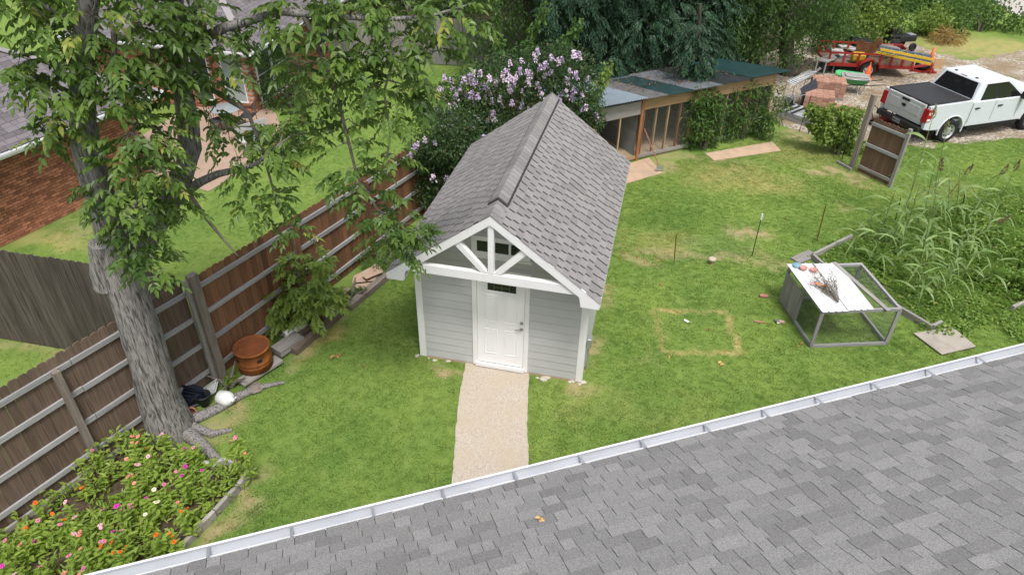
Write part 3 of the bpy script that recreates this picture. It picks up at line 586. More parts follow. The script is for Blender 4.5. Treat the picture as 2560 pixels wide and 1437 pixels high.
# heap by the tree: dark tarp, nursery pot, clay pot, jug, crate, hook
tp = thing('folded_tarp', 'dark blue ribbed plastic sheet propped behind the tree trunk', 'tarp', G(460, 1000))
q = MB(); a0, a1, b0, b1 = G(434, 955, .42), G(500, 978, .40), G(446, 1034, .02), G(512, 1006, .05)
NV = simple('navy_plastic', (.012, .016, .03), .5, .35)
for i in range(6):
    f0, f1 = i/6, (i+.8)/6; q.add([a0.lerp(b0, f0), a1.lerp(b1, f0), a1.lerp(b1, f1), a0.lerp(b0, f1), a0.lerp(b0, f0)+Vector((.03, .04, -.03)), a1.lerp(b1, f0)+Vector((.03, .04, -.03)), a1.lerp(b1, f1)+Vector((.03, .04, -.03)), a0.lerp(b0, f1)+Vector((.03, .04, -.03))], [(0, 1, 2, 3), (4, 7, 6, 5), (0, 3, 7, 4), (1, 5, 6, 2), (3, 2, 6, 7), (0, 4, 5, 1)])
q.build('ribbed_sheet', NV, tp, world=True)
q = MB(); q.hexa([b0+Vector((0, .05, 0)), b1+Vector((0, .05, 0)), b1+Vector((-.2, .3, 0)), b0+Vector((-.2, .3, 0)), a0+Vector((.02, .06, -.05)), a1+Vector((.02, .06, -.05)), a1+Vector((-.1, .2, -.1)), a0+Vector((-.1, .2, -.1))]); q.build('sheet_bundle', NV, tp, world=True)
cyl('plant_pot', [(.09, 0), (.13, .2), (.15, .21), (.15, .23), (.12, .23), (.1, .1), (.001, .1)], BLACKP, G(512, 1008, .06), 'black nursery pot in the heap behind the tree', 'pot')
cyl('clay_pot', [(.07, 0), (.10, .15), (.115, .15), (.115, .19), (.095, .19), (.08, .06), (.001, .05)], simple('terracotta', (.34, .17, .11), .8, .2), G(480, 1022, .1), 'small clay pot tipped on its side by the tree root', 'pot', None, 18, (R_(70), 0, R_(30)))
q = MB(); q.lathe([(.001, 0), (.12, 0), (.14, .02), (.14, .2), (.115, .26), (.05, .3), (.035, .31), (.035, .35), (.001, .35)], 16); q.tube([(.13, 0, .1), (.19, 0, .14), (.18, 0, .24), (.09, 0, .28)], .018, 6); o = q.build('plastic_jug', WHITEP); o.location = G(550, 992, .13); o.rotation_euler = (R_(80), R_(25), R_(75)); tag(o, 'white plastic jug lying by the tree root', 'jug')
q = MB(); q.M = Matrix.Rotation(R_(-35), 4, 'Y')
for i in range(6): q.beam((-.16, -.15+i*.06, .0), (.16, -.15+i*.06, .0), .012, .012)
for x in (-.16, .16): q.beam((x, -.16, 0), (x, .16, 0), .014, .014)
q.box((-.15, -.14, -.06), (.15, .14, -.04)); o = q.build('wire_rack', WHITEP); o.location = G(522, 972, .12); o.rotation_euler = (0, 0, .4); tag(o, 'white wire rack leaning in the heap behind the tree', 'rack')
h0 = G(478, 985, 0); q = MB(); q.tube([h0, h0+Vector((0, 0, .45)), h0+Vector((.02, 0, .52)), h0+Vector((.08, 0, .53)), h0+Vector((.1, 0, .48))], .008, 6); tag(q.build('plant_hook', BLACKP, at=tuple(h0)), 'black wire plant hook standing by the fence foot', 'hook')
# ------------------------------------------------------------------ flower bed edging and soil
bed = gp((632, 1183), (600, 1225), (540, 1290), (440, 1392), (300, 1560))+[(-4.9, -8.0), (-5.55, -8.0)]+[(FP0+nrm(FP0, FP1)*.14+u1*d)[:2] for d in (1, 2.5, 4.3)]+gp((360, 1070), (460, 1145), (560, 1165))
bp = [Vector((p[0], p[1], 0)) for p in bed]
sheet('flower_bed', [tuple(p[:2]) for p in bp], .05, SOIL, wob=.03, step=.3, thick=.045)
edge = thing('bed_edging', 'grey concrete block edging along the flower bed', 'edging', tuple(bp[2]))
PAV = simple('edging_block', (.33, .31, .29), .9, .2, amt=.15, sc_=6, rnd=.15)
pp = [G(632, 1183), G(600, 1225), G(540, 1290), G(440, 1392), G(330, 1530)]
for i in range(len(pp)-1):
    a, b = pp[i], pp[i+1]; L = (b-a).length; n = max(1, round(L/.42)); u = (b-a)/L
    for k in range(n):
        s = a+u*(L*k/n+.01)+Vector((random.uniform(-.012, .012), 0, 0)); e = a+u*(L*(k+1)/n-.01); zz = .075+random.uniform(-.015, .015)
        plank('edging_block', s+Vector((0, 0, zz)), e+Vector((0, 0, zz)), .07, .15, PAV, edge)
for a, b in (((625, 1180), (560, 1150)), ((560, 1152), (530, 1165)), ((540, 1170), (465, 1137))):
    plank('edging_block', G(*a, .08), G(*b, .08), .06, .12, GREYCONC, edge)
# ------------------------------------------------------------------ foliage tools
LF_PECAN = leafmat('pecan_leaf', (.04, .088, .02), (.175, .275, .05), .33, .42, third=(.34, .36, .08))
LF_DARK = leafmat('dark_mimosa_leaf', (.016, .045, .024), (.045, .105, .048), .25, .5)
LF_MID = leafmat('mid_green_leaf', (.045, .10, .024), (.125, .22, .048), .38, .45)
LF_YEL = leafmat('yellow_green_leaf', (.10, .18, .03), (.27, .37, .08), .4, .45)
LF_MYRTLE = leafmat('crape_myrtle_leaf', (.028, .062, .022), (.08, .145, .042), .3, .4, third=(.18, .11, .055))
LF_SORG = leafmat('sorghum_blade', (.13, .23, .065), (.30, .41, .15), .35, .4)
LF_WEED = leafmat('garden_weed', (.12, .23, .045), (.31, .45, .10), .45, .5, third=(.46, .48, .15))
LF_ZIN = leafmat('zinnia_leaf', (.17, .27, .04), (.40, .52, .11), .45, .5)
def unit(a): return a/np.maximum(np.linalg.norm(a, axis=-1, keepdims=True), 1e-9)
class LV:
    def __init__(s): s.P = []; s.D = []; s.U = []; s.L = []; s.W = []; s.T = []
    def add(s, P, D, U, L, Wd, T):
        n = len(P); s.P.append(P); s.D.append(unit(D)); s.U.append(U); s.L.append(np.broadcast_to(L, n)); s.W.append(np.broadcast_to(Wd, n)); s.T.append(np.broadcast_to(T, n))
    def mesh(s, name, m, six=True, off=(0, 0, 0), bend=.15):
        P = np.concatenate(s.P)-np.array(off); D = np.concatenate(s.D); U = np.concatenate(s.U); L = np.concatenate(s.L)[:, None]; Wd = np.concatenate(s.W)[:, None]; T = np.concatenate(s.T)
        S = unit(np.cross(D, U)); Nn = np.cross(S, D); n = len(P); dn = np.array([0, 0, -1.0])
        if six:
            f = .3*Wd*Nn; t1 = P+D*L*.33; t2 = P+D*L*.7+dn*L*bend*.4
            v = np.stack([P, t1+S*Wd*.5+f, t2+S*Wd*.36+f*.7, P+D*L+dn*L*bend, t2-S*Wd*.36+f*.7, t1-S*Wd*.5+f], 1).reshape(-1, 3)
            b = (np.arange(n)*6)[:, None]; fc = np.concatenate([b+np.array([0, 1, 2, 3]), b+np.array([0, 3, 4, 5])], 1).reshape(-1, 4); tt = np.repeat(T, 2)
        else:
            f = .2*Wd*Nn; t1 = P+D*L*.45
            v = np.stack([P, t1+S*Wd*.5+f, P+D*L+dn*L*bend, t1-S*Wd*.5+f], 1).reshape(-1, 3)
            b = (np.arange(n)*4)[:, None]; fc = np.concatenate([b+np.array([0, 1, 2]), b+np.array([0, 2, 3])], 1).reshape(-1, 3); tt = np.repeat(T, 2)
        return np_mesh(name, v, fc, m, {'tone': tt}, dom='FACE')
    def build(s, name, m, parent=None, six=True, bend=.15):
        off = wm(parent).translation if parent is not None else (0, 0, 0)
        o = bpy.data.objects.new(name, s.mesh(name, m, six, off, bend)); COL.objects.link(o)
        if parent is not None: o.parent = parent
        return o
def rdirs(n, up=0.0):
    d = rng.normal(size=(n, 3)); d[:, 2] += up; return unit(d)
def compound(lv, P, D, ln, pairs, ll, lw, droop=.5, tone=None):
    n = len(P); D = unit(D); ln = np.broadcast_to(ln, n)[:, None]; up = np.array([0, 0, 1.0]); tone = rng.random(n) if tone is None else tone
    for k in range(pairs):
        s = .22+.72*(k+.5)/pairs; pos = P+D*ln*s-up*droop*ln*s*s; T = unit(D-up*2*droop*s); S = unit(np.cross(T, up)+1e-6); Nn = np.cross(S, T)
        for sg in (-1, 1):
            d = T*.55+S*sg*.85-up*.22+rng.normal(size=(n, 3))*.13
            lv.add(pos, d, Nn+rng.normal(size=(n, 3))*.25, ll*rng.uniform(.75, 1.15, n), lw*rng.uniform(.8, 1.15, n), np.clip(tone+rng.normal(size=n)*.08, 0, 1))
    s = .95; pos = P+D*ln*s-up*droop*ln*s*s; T = unit(D-up*2*droop*s)
    lv.add(pos, T+rng.normal(size=(n, 3))*.1, np.cross(unit(np.cross(T, up)+1e-6), T), ll*1.1, lw, tone)
def pxm(base, push=0.0):                   # pixels per metre at the viewer-facing plane through base
    return FPX/(((Vector(base)-CAM).dot(_fh)+push)/max(.2, FW.dot(_fh)))
def cloud(c, r, n, flat=.85):              # points spread through a lump, thicker towards its skin
    d = rdirs(n); rr = rng.random(n)**.45; return np.array(c)+d*rr[:, None]*r*np.array([1, 1, flat]), d
def blob_leaves(lv, c, r, n, ll, lw, flat=.85, out=.6, tone0=0.5, ts=.22, droop=.25):
    P, d = cloud(c, r, n, flat); D = d*out+rng.normal(size=(n, 3))*.6; D[:, 2] -= droop
    lv.add(P, D, rdirs(n, 1.2), ll*rng.uniform(.7, 1.25, n), lw*rng.uniform(.75, 1.2, n), np.clip(tone0+rng.normal(size=n)*ts, 0, 1))
LIMBS = []
def limb(mb, pts, base, scale=1.0, n=10, jit=.05, push=None):
    P = []; Rr = []
    for i, (x, y, wpx, *pu) in enumerate(pts):
        p = V(x, y, base, pu[0] if pu else 0); P.append(p); dist = (p-CAM).dot(FW); Rr.append(wpx/2*dist/FPX*scale)
    Q = []; rr = []
    for i in range(len(P)-1):              # refine
        for k in range(3): f = k/3; Q.append(P[i].lerp(P[i+1], f)); rr.append(Rr[i]*(1-f)+Rr[i+1]*f)
    Q.append(P[-1]); rr.append(Rr[-1]); mb.tube(Q, rr, n, jit=jit); LIMBS.append(Q); return P
# ------------------------------------------------------------------ big tree
TB = G(430, 1075); tree = thing('pecan_tree', 'big leaning shade tree with ridged grey bark beside the fence', 'tree', TB)
q = MB(); limb(q, [(436, 1100, 148), (428, 1070, 116), (400, 1000, 96), (368, 880, 92), (332, 770, 90), (308, 700, 90), (288, 630, 78), (266, 545, 70), (240, 460, 70), (216, 380, 66), (206, 300, 62), (205, 200, 56), (212, 90, 52), (225, -60, 46), (240, -260, 38)], TB, n=18, jit=.06)
limb(q, [(268, 715, 60, -.1), (252, 660, 55, -.12), (246, 610, 46, -.15)], TB, n=12, jit=.08)
q.build('trunk', BARK, tree, world=True)
for pts in ([(318, 690, 60, .15), (365, 600, 60, .3), (410, 530, 58, .45), (452, 450, 56, .6), (474, 370, 58, .7), (470, 300, 52, .7), (452, 200, 46, .7), (440, 80, 40, .7), (440, -80, 34, .7)],
            [(462, 480, 26, .62), (500, 455, 22, .5), (545, 435, 19, .4), (590, 425, 16, .3), (640, 410, 11, .2), (700, 360, 7, .1)],
            [(445, 130, 30, .7), (560, 70, 24, .4), (700, 30, 20, .2), (830, 40, 16, .2), (960, 50, 12, .2), (1080, 40, 8, .2), (1180, 10, 4, .2)],
            [(760, 40, 14, .2), (800, 130, 12, .2), (840, 230, 10, .2), (868, 340, 8, .2), (890, 430, 7, .2), (940, 520, 5, .2), (1020, 580, 3, .2)],
            [(950, 50, 9, .2), (985, 140, 7, .2), (960, 230, 6, .2), (975, 330, 5, .2), (965, 430, 4, .2)],
            [(455, 200, 20, .7), (540, 230, 15, .6), (620, 280, 10, .5), (660, 390, 7, .4), (690, 500, 5, .4), (735, 590, 3, .4)],
            [(470, 480, 13, .6), (515, 545, 9, .5), (560, 600, 6, .4), (595, 640, 3, .4)],
            [(210, 250, 20, 0), (150, 220, 13, -.2), (90, 190, 9, -.3), (10, 175, 5, -.4)], [(215, 60, 26, 0), (120, 20, 14, -.2), (40, -30, 8, -.2)],
            [(284, 80, 14, -.2), (287, 140, 12, -.2), (300, 190, 10, -.2), (325, 250, 9, -.2), (345, 310, 6, -.2)], [(330, 350, 12, -.3), (350, 430, 8, -.3), (360, 520, 6, -.3), (365, 610, 4, -.3)]):
    q = MB(); limb(q, pts, TB, n=8, jit=.05); q.build('branch', BARK if pts[0][2] > 24 else TWIG, tree, world=True)
def root(pts, name='root'):
    q = MB(); P = [G(x, y, z) for x, y, z, r_ in pts]; q.tube(P, [r_ for *_, r_ in pts], 10, jit=.12); q.build(name, BARK, tree, world=True)
root([(445, 1052, .08, .13), (490, 1045, .05, .11), (545, 1020, .05, .1), (600, 988, .05, .085), (650, 968, .04, .06), (712, 955, .02, .03)])
root([(470, 1085, .08, .14), (505, 1110, .06, .11), (535, 1140, .04, .09), (565, 1165, .0, .05)]); root([(480, 1065, .06, .1), (530, 1085, .03, .07), (580, 1075, .0, .04)]); root([(400, 1085, .08, .14), (370, 1110, .04, .1), (345, 1135, .0, .07)])
cl_pts = []
CL = [(130, 60, 74, -.3), (50, 15, 60, -.4), (230, 40, 100, -.2), (330, 60, 100, -.1), (430, 40, 90, 0), (500, 70, 56, .2), (180, 130, 70, -.2), (280, 150, 80, -.3), (380, 130, 70, .0), (140, 205, 60, -.3), (45, 178, 48, -.4), (90, 190, 28, -.4), (245, 250, 60, -.4), (300, 230, 50, -.2), (330, 330, 60, -.5), (365, 400, 75, -.5), (300, 430, 60, -.4), (400, 330, 50, -.2), (150, 305, 30, -.4), (118, 345, 24, -.4), (340, 520, 66, -.5), (385, 560, 52, -.4), (430, 500, 44, -.1), (345, 620, 52, -.5), (372, 665, 42, -.5), (300, 560, 40, -.4), (545, 115, 34, .2), (590, 165, 26, .2), (480, 190, 56, .2), (505, 215, 34, .3), (520, 290, 30, .3), (450, 235, 48, .2), (660, 90, 24, .2), (730, 25, 50, .2), (255, 470, 44, -.3), (415, 430, 45, -.3), (545, 45, 36, .4), (440, 130, 60, .5), (500, 20, 60, .5),
      (760, 40, 70, .2), (830, 60, 62, .2), (880, 35, 62, .2), (950, 30, 62, .2), (1020, 30, 60, .2), (1100, 50, 66, .3), (1150, 30, 56, .3), (1160, 100, 44, .3), (820, 130, 62, .1), (880, 160, 54, .2), (950, 130, 54, .2), (1010, 100, 54, .2), (1085, 130, 44, .3), (745, 165, 54, .2), (785, 250, 54, .3), (725, 300, 54, .4), (765, 335, 46, .4), (700, 365, 46, .3), (640, 410, 54, .2), (595, 395, 44, .3), (615, 455, 40, .3), (710, 400, 36, .3), (845, 205, 46, .2), (930, 215, 52, .2), (965, 280, 46, .2), (1000, 225, 46, .2), (1055, 245, 46, .2), (885, 310, 34, .2), (858, 360, 44, .2), (884, 420, 44, .2), (866, 475, 46, .2), (925, 480, 44, .2), (950, 535, 52, .2), (1000, 565, 50, .2), (1045, 585, 40, .2), (960, 595, 42, .2), (1010, 622, 30, .2), (970, 385, 34, .2), (640, 520, 28, .4), (690, 500, 30, .4), (735, 575, 22, .4), (1050, 180, 36, .2), (560, 335, 20, .5), (650, 345, 26, .4)]
lv = LV()
for x, y, rp, pu in CL:
    c = V(x, y, TB, pu); r = rp/pxm(TB, pu)*1.05; n = int((6+rp*.17)*(.72 if 610 < x < 910 and 180 < y < 490 else 1.6 if x < 460 and y > 220 else 1.2 if x < 460 else 1.0)); P, d = cloud(c, r*.72, n, .9); cl_pts.append((c, P))
    D = d.copy(); D[:, 2] = D[:, 2]*.4+.15; D += rng.normal(size=(n, 3))*.25
    lsz = rng.uniform(.75, 1.12); compound(lv, P, D, rng.uniform(.22, .40, n)*lsz, 4, .115*lsz, .06*lsz, .45, tone=np.clip(rng.normal(.42, .22, n)+rng.choice([0, 0, .22, -.2]), 0, .96))
for k in range(70):                         # upper crown, mostly above the frame
    a = rng.uniform(0, 2*PI); rr = rng.uniform(.3, 3.2); c = (TB.x+.3+rr*math.cos(a), TB.y+.6+rr*math.sin(a)*.8, rng.uniform(7.2, 9.4)-rr*.3); n = 14; P, d = cloud(c, .55, n)
    p = in_view(c)
    if p and p[1] > -40: continue
    if rr < 3.3 and (Vector(c)-CAM).length < 5.5: continue
    compound(lv, P, d+rng.normal(size=(n, 3))*.2, rng.uniform(.26, .42, n), 4, .125, .05, .45)
lv.build('crown', LF_PECAN, tree)
q = MB(); LP = [p for L in LIMBS for p in L]
for c, P in cl_pts:
    c = Vector(c); k = min(LP, key=lambda p: (p-c).length); mid = k.lerp(c, .5)+Vector((0, 0, .06)); q.tube([k, mid, c], [.012, .009, .006], 5, cap=False)
    for p in P[::2]: q.tube([c, c.lerp(Vector(p), .6)+Vector((0, 0, .02)), Vector(p)], [.006, .004, .0025], 4, cap=False)
tag(q.build('twigs', TWIG, tree, world=True), kind='stuff')
# sapling under the tree's edge
SB = G(762, 818); sap = thing('tree_sapling', 'leafy green sapling growing in front of the cedar fence', 'sapling', SB)
q = MB(); limb(q, [(764, 822, 9), (758, 760, 8), (745, 690, 6), (738, 620, 5), (733, 570, 4)], SB, n=6); limb(q, [(752, 720, 5), (775, 660, 4), (795, 620, 3)], SB, n=6); limb(q, [(756, 750, 5), (715, 740, 4), (670, 750, 3)], SB, n=6); q.build('stem', TWIG, sap, world=True)
lv = LV()
for x, y, rp in ((690, 745, 40), (670, 765, 30), (725, 720, 46), (760, 700, 46), (795, 690, 36), (800, 730, 40), (760, 750, 46), (720, 785, 36), (695, 800, 28), (790, 655, 22), (820, 745, 25), (740, 790, 30), (785, 770, 34), (735, 665, 22)):
    c = V(x, y, SB, rng.uniform(-.25, .2)); r = rp/pxm(SB); n = int(10+rp*.25); P, d = cloud(c, r*.75, n); d[:, 2] = d[:, 2]*.4+.2
    compound(lv, P, d, rng.uniform(.22, .36, n), 4, .12, .07, .35, tone=np.clip(rng.normal(.75, .2, n), 0, 1))
lv.build('foliage', LF_YEL, sap)
# ------------------------------------------------------------------ crape myrtle behind the shed
CB = Vector((.1, 7.3, 0)); cm = thing('crape_myrtle', 'dark leafy bush covered in lilac flowers behind the shed', 'flowering bush', CB)
q = MB()
for i in range(7):
    a = i*.9; q.tube([CB+Vector((math.cos(a)*.12, math.sin(a)*.12, 0)), CB+Vector((math.cos(a)*.35, math.sin(a)*.3, .9)), CB+Vector((math.cos(a)*.9, math.sin(a)*.8, 2.0))], [.045, .035, .015], 7)
q.build('stem', TWIG, cm, world=True)
CMC = [(1075, 470, 50), (1090, 420, 60), (1060, 385, 45), (1130, 340, 70), (1110, 280, 60), (1150, 250, 60), (1190, 300, 80), (1150, 400, 70), (1200, 220, 60), (1250, 260, 80), (1250, 190, 55), (1310, 180, 60), (1320, 250, 80), (1370, 200, 60), (1390, 150, 45), (1430, 175, 55), (1440, 225, 60), (1400, 260, 60), (1465, 270, 40), (1480, 300, 30), (1290, 320, 80), (1230, 360, 80), (1120, 450, 50), (1090, 510, 40), (1180, 440, 60), (1100, 340, 60), (1350, 160, 40), (1045, 400, 30)]
lv = LV()
for x, y, rp in CMC:
    pu = rng.uniform(-.6, 1.0) if y < 330 else rng.uniform(-2.0, -1.0); c = V(x, y, CB, pu); r = rp/pxm(CB, pu); blob_leaves(lv, c, r*1.05, int(rp*21), .085, .046, .9, .6, .45, .25, .2)
lv.build('foliage', LF_MYRTLE, cm, six=False)
LIL = [simple('lilac_petal', (.56, .44, .62), .7, .2, amt=.2, sc_=20, rnd=.15), simple('pale_lilac_petal', (.70, .58, .70), .7, .2, amt=.2, sc_=20, rnd=.15)]
fl_me = []
for k in range(4):
    l2 = LV(); n = 46; h = rng.random(n); a = rng.uniform(0, 2*PI, n); rr = .075*(1-h*.7)*rng.uniform(.5, 1, n)
    P = np.stack([rr*np.cos(a), rr*np.sin(a), h*.17-.06], 1); l2.add(P, rdirs(n, .3), rdirs(n), .05, .05, .5); fl_me.append(l2.mesh('flower_cluster', LIL[k % 2], six=False))
FLS = [(1035, 372), (1062, 352), (1028, 390), (1045, 362), (1088, 360), (1090, 268), (1097, 278), (1125, 270), (1128, 285), (1095, 225), (1125, 205), (1105, 222), (1160, 205), (1190, 212), (1178, 240), (1185, 250), (1165, 240), (1240, 210), (1270, 180), (1275, 160), (1305, 155), (1335, 142), (1345, 130), (1340, 150), (1380, 148), (1395, 158), (1405, 150), (1435, 140), (1445, 138), (1425, 178), (1440, 190), (1420, 205), (1435, 228), (1415, 232), (1468, 198), (1275, 225), (1285, 215), (1320, 210), (1345, 215), (1200, 295), (1195, 245), (1255, 265), (1230, 255), (1250, 250), (1140, 325), (1133, 325), (1210, 345), (1180, 318), (1265, 180), (1290, 195), (1455, 275), (1465, 272), (1490, 293), (1083, 448), (1115, 447), (1260, 200), (1215, 220), (1325, 190), (1365, 165), (1305, 230), (1375, 185), (1355, 240), (1400, 250), (1235, 300), (1280, 260), (1150, 222), (1300, 178)]
FLS += [(x, y) for x, y in zip(rng.uniform(1090, 1460, 70), rng.uniform(140, 330, 70)) if y < 300-(x-1250)*.25 and y > 200-(x-1090)*.16 and y > 135]
for i, (x, y) in enumerate(FLS):
    p = V(x, y, CB, rng.uniform(-.9, -.3) if y < 330 else rng.uniform(-2.5, -2.1)); s = rng.uniform(.65, 1.2)
    inst('flower_cluster', fl_me[i % 4], Matrix.Translation(p)@Matrix.Rotation(rng.uniform(0, 6), 4, 'Z')@Matrix.Rotation(rng.uniform(-.4, .4), 4, 'X')@Matrix.Scale(s, 4), cm)
# ------------------------------------------------------------------ background trees, bushes and hedges
BARKD = simple('dark_bark', (.07, .06, .052), .9, .15, amt=.5, sc_=4, st=(8, 8, 1.3))
def woody(name, label, cat, base, blobs, m, kind='leaf', ll=.14, lw=.07, dens=1.0, trunk=None, group=None, dpush=1.0, six=False, tone0=.5, part='crown', droop=.3, tall=None):
    base = Vector(base); o = thing(name, label, cat, base, 0, group); q = MB()
    top = None
    if trunk: limb(q, trunk, base, n=9, jit=.06)
    else:
        c0 = V(blobs[0][0], blobs[0][1], base); hh = max(.3, c0.z*.6)
        for i in range(4): a = i*1.7; q.tube([base+Vector((math.cos(a)*.06, math.sin(a)*.06, 0)), base+Vector((math.cos(a)*.15, math.sin(a)*.15, hh*.5)), base+Vector((math.cos(a)*.4, math.sin(a)*.4, hh))], [.05, .035, .015], 6)
    q.build('trunk' if trunk else 'stem', TWIG if not trunk else BARKD, o, world=True); lv = LV()
    for b in blobs:
        x, y, rp = b[:3]; pu = (b[3] if len(b) > 3 else 0)+rng.uniform(-dpush, dpush); c = V(x, y, base, pu); r = rp/pxm(base, pu)
        c = Vector((c.x, c.y, max(c.z, r*.6)))
        if kind == 'frond':
            n = int(rp*1.5*dens); P, d = cloud(c, r*.9, n); d[:, 2] = d[:, 2]*.3; d = d+rng.normal(size=(n, 3))*.35
            compound(lv, P, d, rng.uniform(.4, .7, n), 6, ll, lw, .55, tone=np.clip(rng.normal(tone0, .22, n), 0, 1))
        else: blob_leaves(lv, c, r*1.05, int(rp*rp*.14*dens)+10, ll, lw, .9, .6, tone0+rng.uniform(-.15, .15), .2, droop)
    if tall:
        for x in np.arange(tall[0], tall[1], 80):
            for y in np.arange(-340, -70, 75):
                c = V(x+rng.uniform(-30, 30), y+rng.uniform(-25, 25), base, rng.uniform(-1.5, 2.0)); blob_leaves(lv, c, 1.3, 170, ll*1.9, lw*2.0, .8, .6, tone0, .2, .3)
    lv.build(part, m, o, six=six); return o
def grid_blobs(x0, x1, y0, y1, step, r, jit=.4, keep=None):
    o = []
    for x in np.arange(x0, x1, step):
        for y in np.arange(y0, y1, step):
            xx = x+rng.uniform(-jit, jit)*step; yy = y+rng.uniform(-jit, jit)*step
            if keep is None or keep(xx, yy): o.append((xx, yy, r*rng.uniform(.75, 1.25)))
    return o
bt = 'trees behind the animal pen'
woody('mimosa_tree', 'dark feathery leaved tree hanging over the middle of the pen roof', 'tree', (4.6, 17.2, 0), grid_blobs(1400, 1680, -60, 190, 44, 36, keep=lambda x, y: y < 205-abs(x-1540)*.32 or y < 90), LF_DARK, 'frond', .15, .06, 1.0, [(1640, 210, 34), (1635, 140, 30), (1620, 40, 26), (1600, -80, 20), (1590, -260, 14)], bt, 1.2, tall=(1390, 1690))
woody('mimosa_tree', 'dark feathery leaved tree drooping just left of the pen roof end', 'tree', (6.9, 18.6, 0), grid_blobs(1660, 1830, -60, 150, 44, 36, keep=lambda x, y: not (1640 < x < 1740 and 90 < y < 150)), LF_DARK, 'frond', .15, .06, 1.0, [(1760, 200, 30), (1755, 120, 28), (1740, 20, 24), (1730, -80, 18), (1725, -260, 12)], bt, 1.2, tall=(1670, 1850))
woody('hanging_branch', 'dark leafy bough hanging down onto the pen roof', 'bough', (5.6, 13.6, 0), [(1745, 60, 36), (1735, 110, 34), (1745, 150, 32), (1755, 185, 30), (1735, 200, 24), (1770, 195, 26)], LF_DARK, 'frond', .13, .055, 1.0, [(1750, 10, 10), (1748, 80, 8), (1750, 150, 5)], None, .25)
woody('leafy_tree', 'broad dark green tree above the wheelbarrows', 'tree', (8.9, 20.5, 0), grid_blobs(1810, 2100, -60, 150, 46, 38, keep=lambda x, y: y < 165-max(0, x-1960)*.55), LF_MID, 'leaf', .17, .085, 1.1, [(1968, 235, 44), (1968, 160, 38), (1965, 60, 32), (1960, -60, 26), (1955, -260, 18)], bt, 1.4, tone0=.15, tall=(1820, 2110))
woody('leafy_tree', 'lighter green tree rising behind the red trailer', 'tree', (12.4, 27.5, 0), grid_blobs(2060, 2270, -60, 80, 46, 38), LF_MID, 'leaf', .18, .09, 1.1, [(2170, 90, 30), (2165, 20, 26), (2160, -60, 20), (2155, -240, 12)], bt, 1.5, tone0=.35, tall=(2070, 2290))
woody('leafy_tree', 'dull green tree standing behind the crape myrtle', 'tree', (1.0, 17.5, 0), grid_blobs(1200, 1420, -60, 170, 46, 38), LF_MID, 'leaf', .15, .07, 1.0, [(1330, 220, 34), (1325, 140, 30), (1320, 30, 26), (1318, -60, 20), (1316, -250, 12)], bt, 1.3, tone0=.2, tall=(1210, 1430))
woody('leafy_tree', 'dark tree filling the gap at the back behind the pen', 'tree', (3.0, 25, 0), grid_blobs(1380, 1900, -60, 110, 60, 50), LF_DARK, 'leaf', .26, .14, 1.2, [(1640, 130, 26), (1640, 20, 22), (1640, -60, 18), (1640, -250, 12)], bt, 2.0, tone0=.2, tall=(1380, 1900))
woody('leafy_tree', 'dark green tree beyond the far grey fence', 'tree', (-5.5, 26, 0), grid_blobs(860, 1230, -60, 60, 50, 42), LF_MID, 'leaf', .2, .1, 1.0, [(1080, 80, 26), (1080, 10, 22), (1080, -60, 18), (1080, -200, 12)], bt, 2.0, tone0=.25, tall=(860, 1230))
for pts, lab in (([(1245, 0), (1240, 40), (1235, 80), (1250, 110), (1255, 130)], 'bright green vine trailing beside the far fence'), ([(1365, 10), (1355, 40), (1335, 75), (1320, 110), (1310, 125)], 'bright green vine shoot rising left of the dark trees'), ([(1450, 55), (1440, 75), (1420, 95), (1400, 115), (1385, 125)], 'bright vine shoot arching above the lilac flowers'), ([(1525, 165), (1510, 195), (1500, 220), (1485, 245), (1470, 265)], 'bright leafy vine shoot over the metal pen roof')):
    b = Vector((1.9, 9.6, 0)) if pts[0][0] > 1500 else Vector((1.6, 13, 0)); o = thing('vine_shoot', lab, 'vine', b); q = MB(); q.tube([b]+[V(x, y, b) for x, y in pts[::-1]], .012, 5); q.build('stem', TWIG, o, world=True); lv = LV()
    for i in range(len(pts)-1):
        for f in np.linspace(0, 1, 5):
            c = V(pts[i][0]*(1-f)+pts[i+1][0]*f, pts[i][1]*(1-f)+pts[i+1][1]*f, b); blob_leaves(lv, c, .17, 9, .14, .11, 1, .5, .6, .2, .5)
    lv.build('foliage', LF_YEL if pts[0][0] > 1500 else LF_MID, o)
woody('vine_mound', 'yellow green vine covered mound behind the trailer ladder', 'bush', (12.7, 25.6, 0), grid_blobs(2140, 2240, 30, 95, 30, 26), LF_YEL, 'leaf', .16, .12, 1.2, None, 'bushes along the lot', .5)
woody('vine_mound', 'round yellow green bush at the edge of the gravel lot', 'bush', (16.0, 28.6, 0), [(2330, 62, 34), (2315, 50, 28), (2345, 50, 30), (2330, 38, 28), (2350, 75, 26), (2310, 78, 24), (2335, 85, 24)], LF_YEL, 'leaf', .15, .12, 1.6, None, 'bushes along the lot', .4)
woody('wild_bush', 'green undergrowth right of the round bush', 'bush', (19.0, 30.0, 0), grid_blobs(2380, 2600, 25, 85, 34, 30, keep=lambda x, y: y > 20+(x-2470)*.35), LF_MID, 'leaf', .18, .12, 1.3, None, 'bushes along the lot', .8, tone0=.4)
woody('wild_bush', 'green thicket at the top edge left of the road', 'bush', (17.4, 34.0, 0), grid_blobs(2240, 2470, -50, 30, 36, 32), LF_MID, 'leaf', .2, .12, 1.2, None, 'bushes along the lot', 1.0, tone0=.25)
woody('wild_bush', 'shaded green weeds behind the trailer', 'bush', (11.4, 24.2, 0), grid_blobs(2040, 2160, 70, 135, 32, 26), LF_MID, 'leaf', .15, .09, 1.1, None, 'bushes along the lot', .5, tone0=.35)
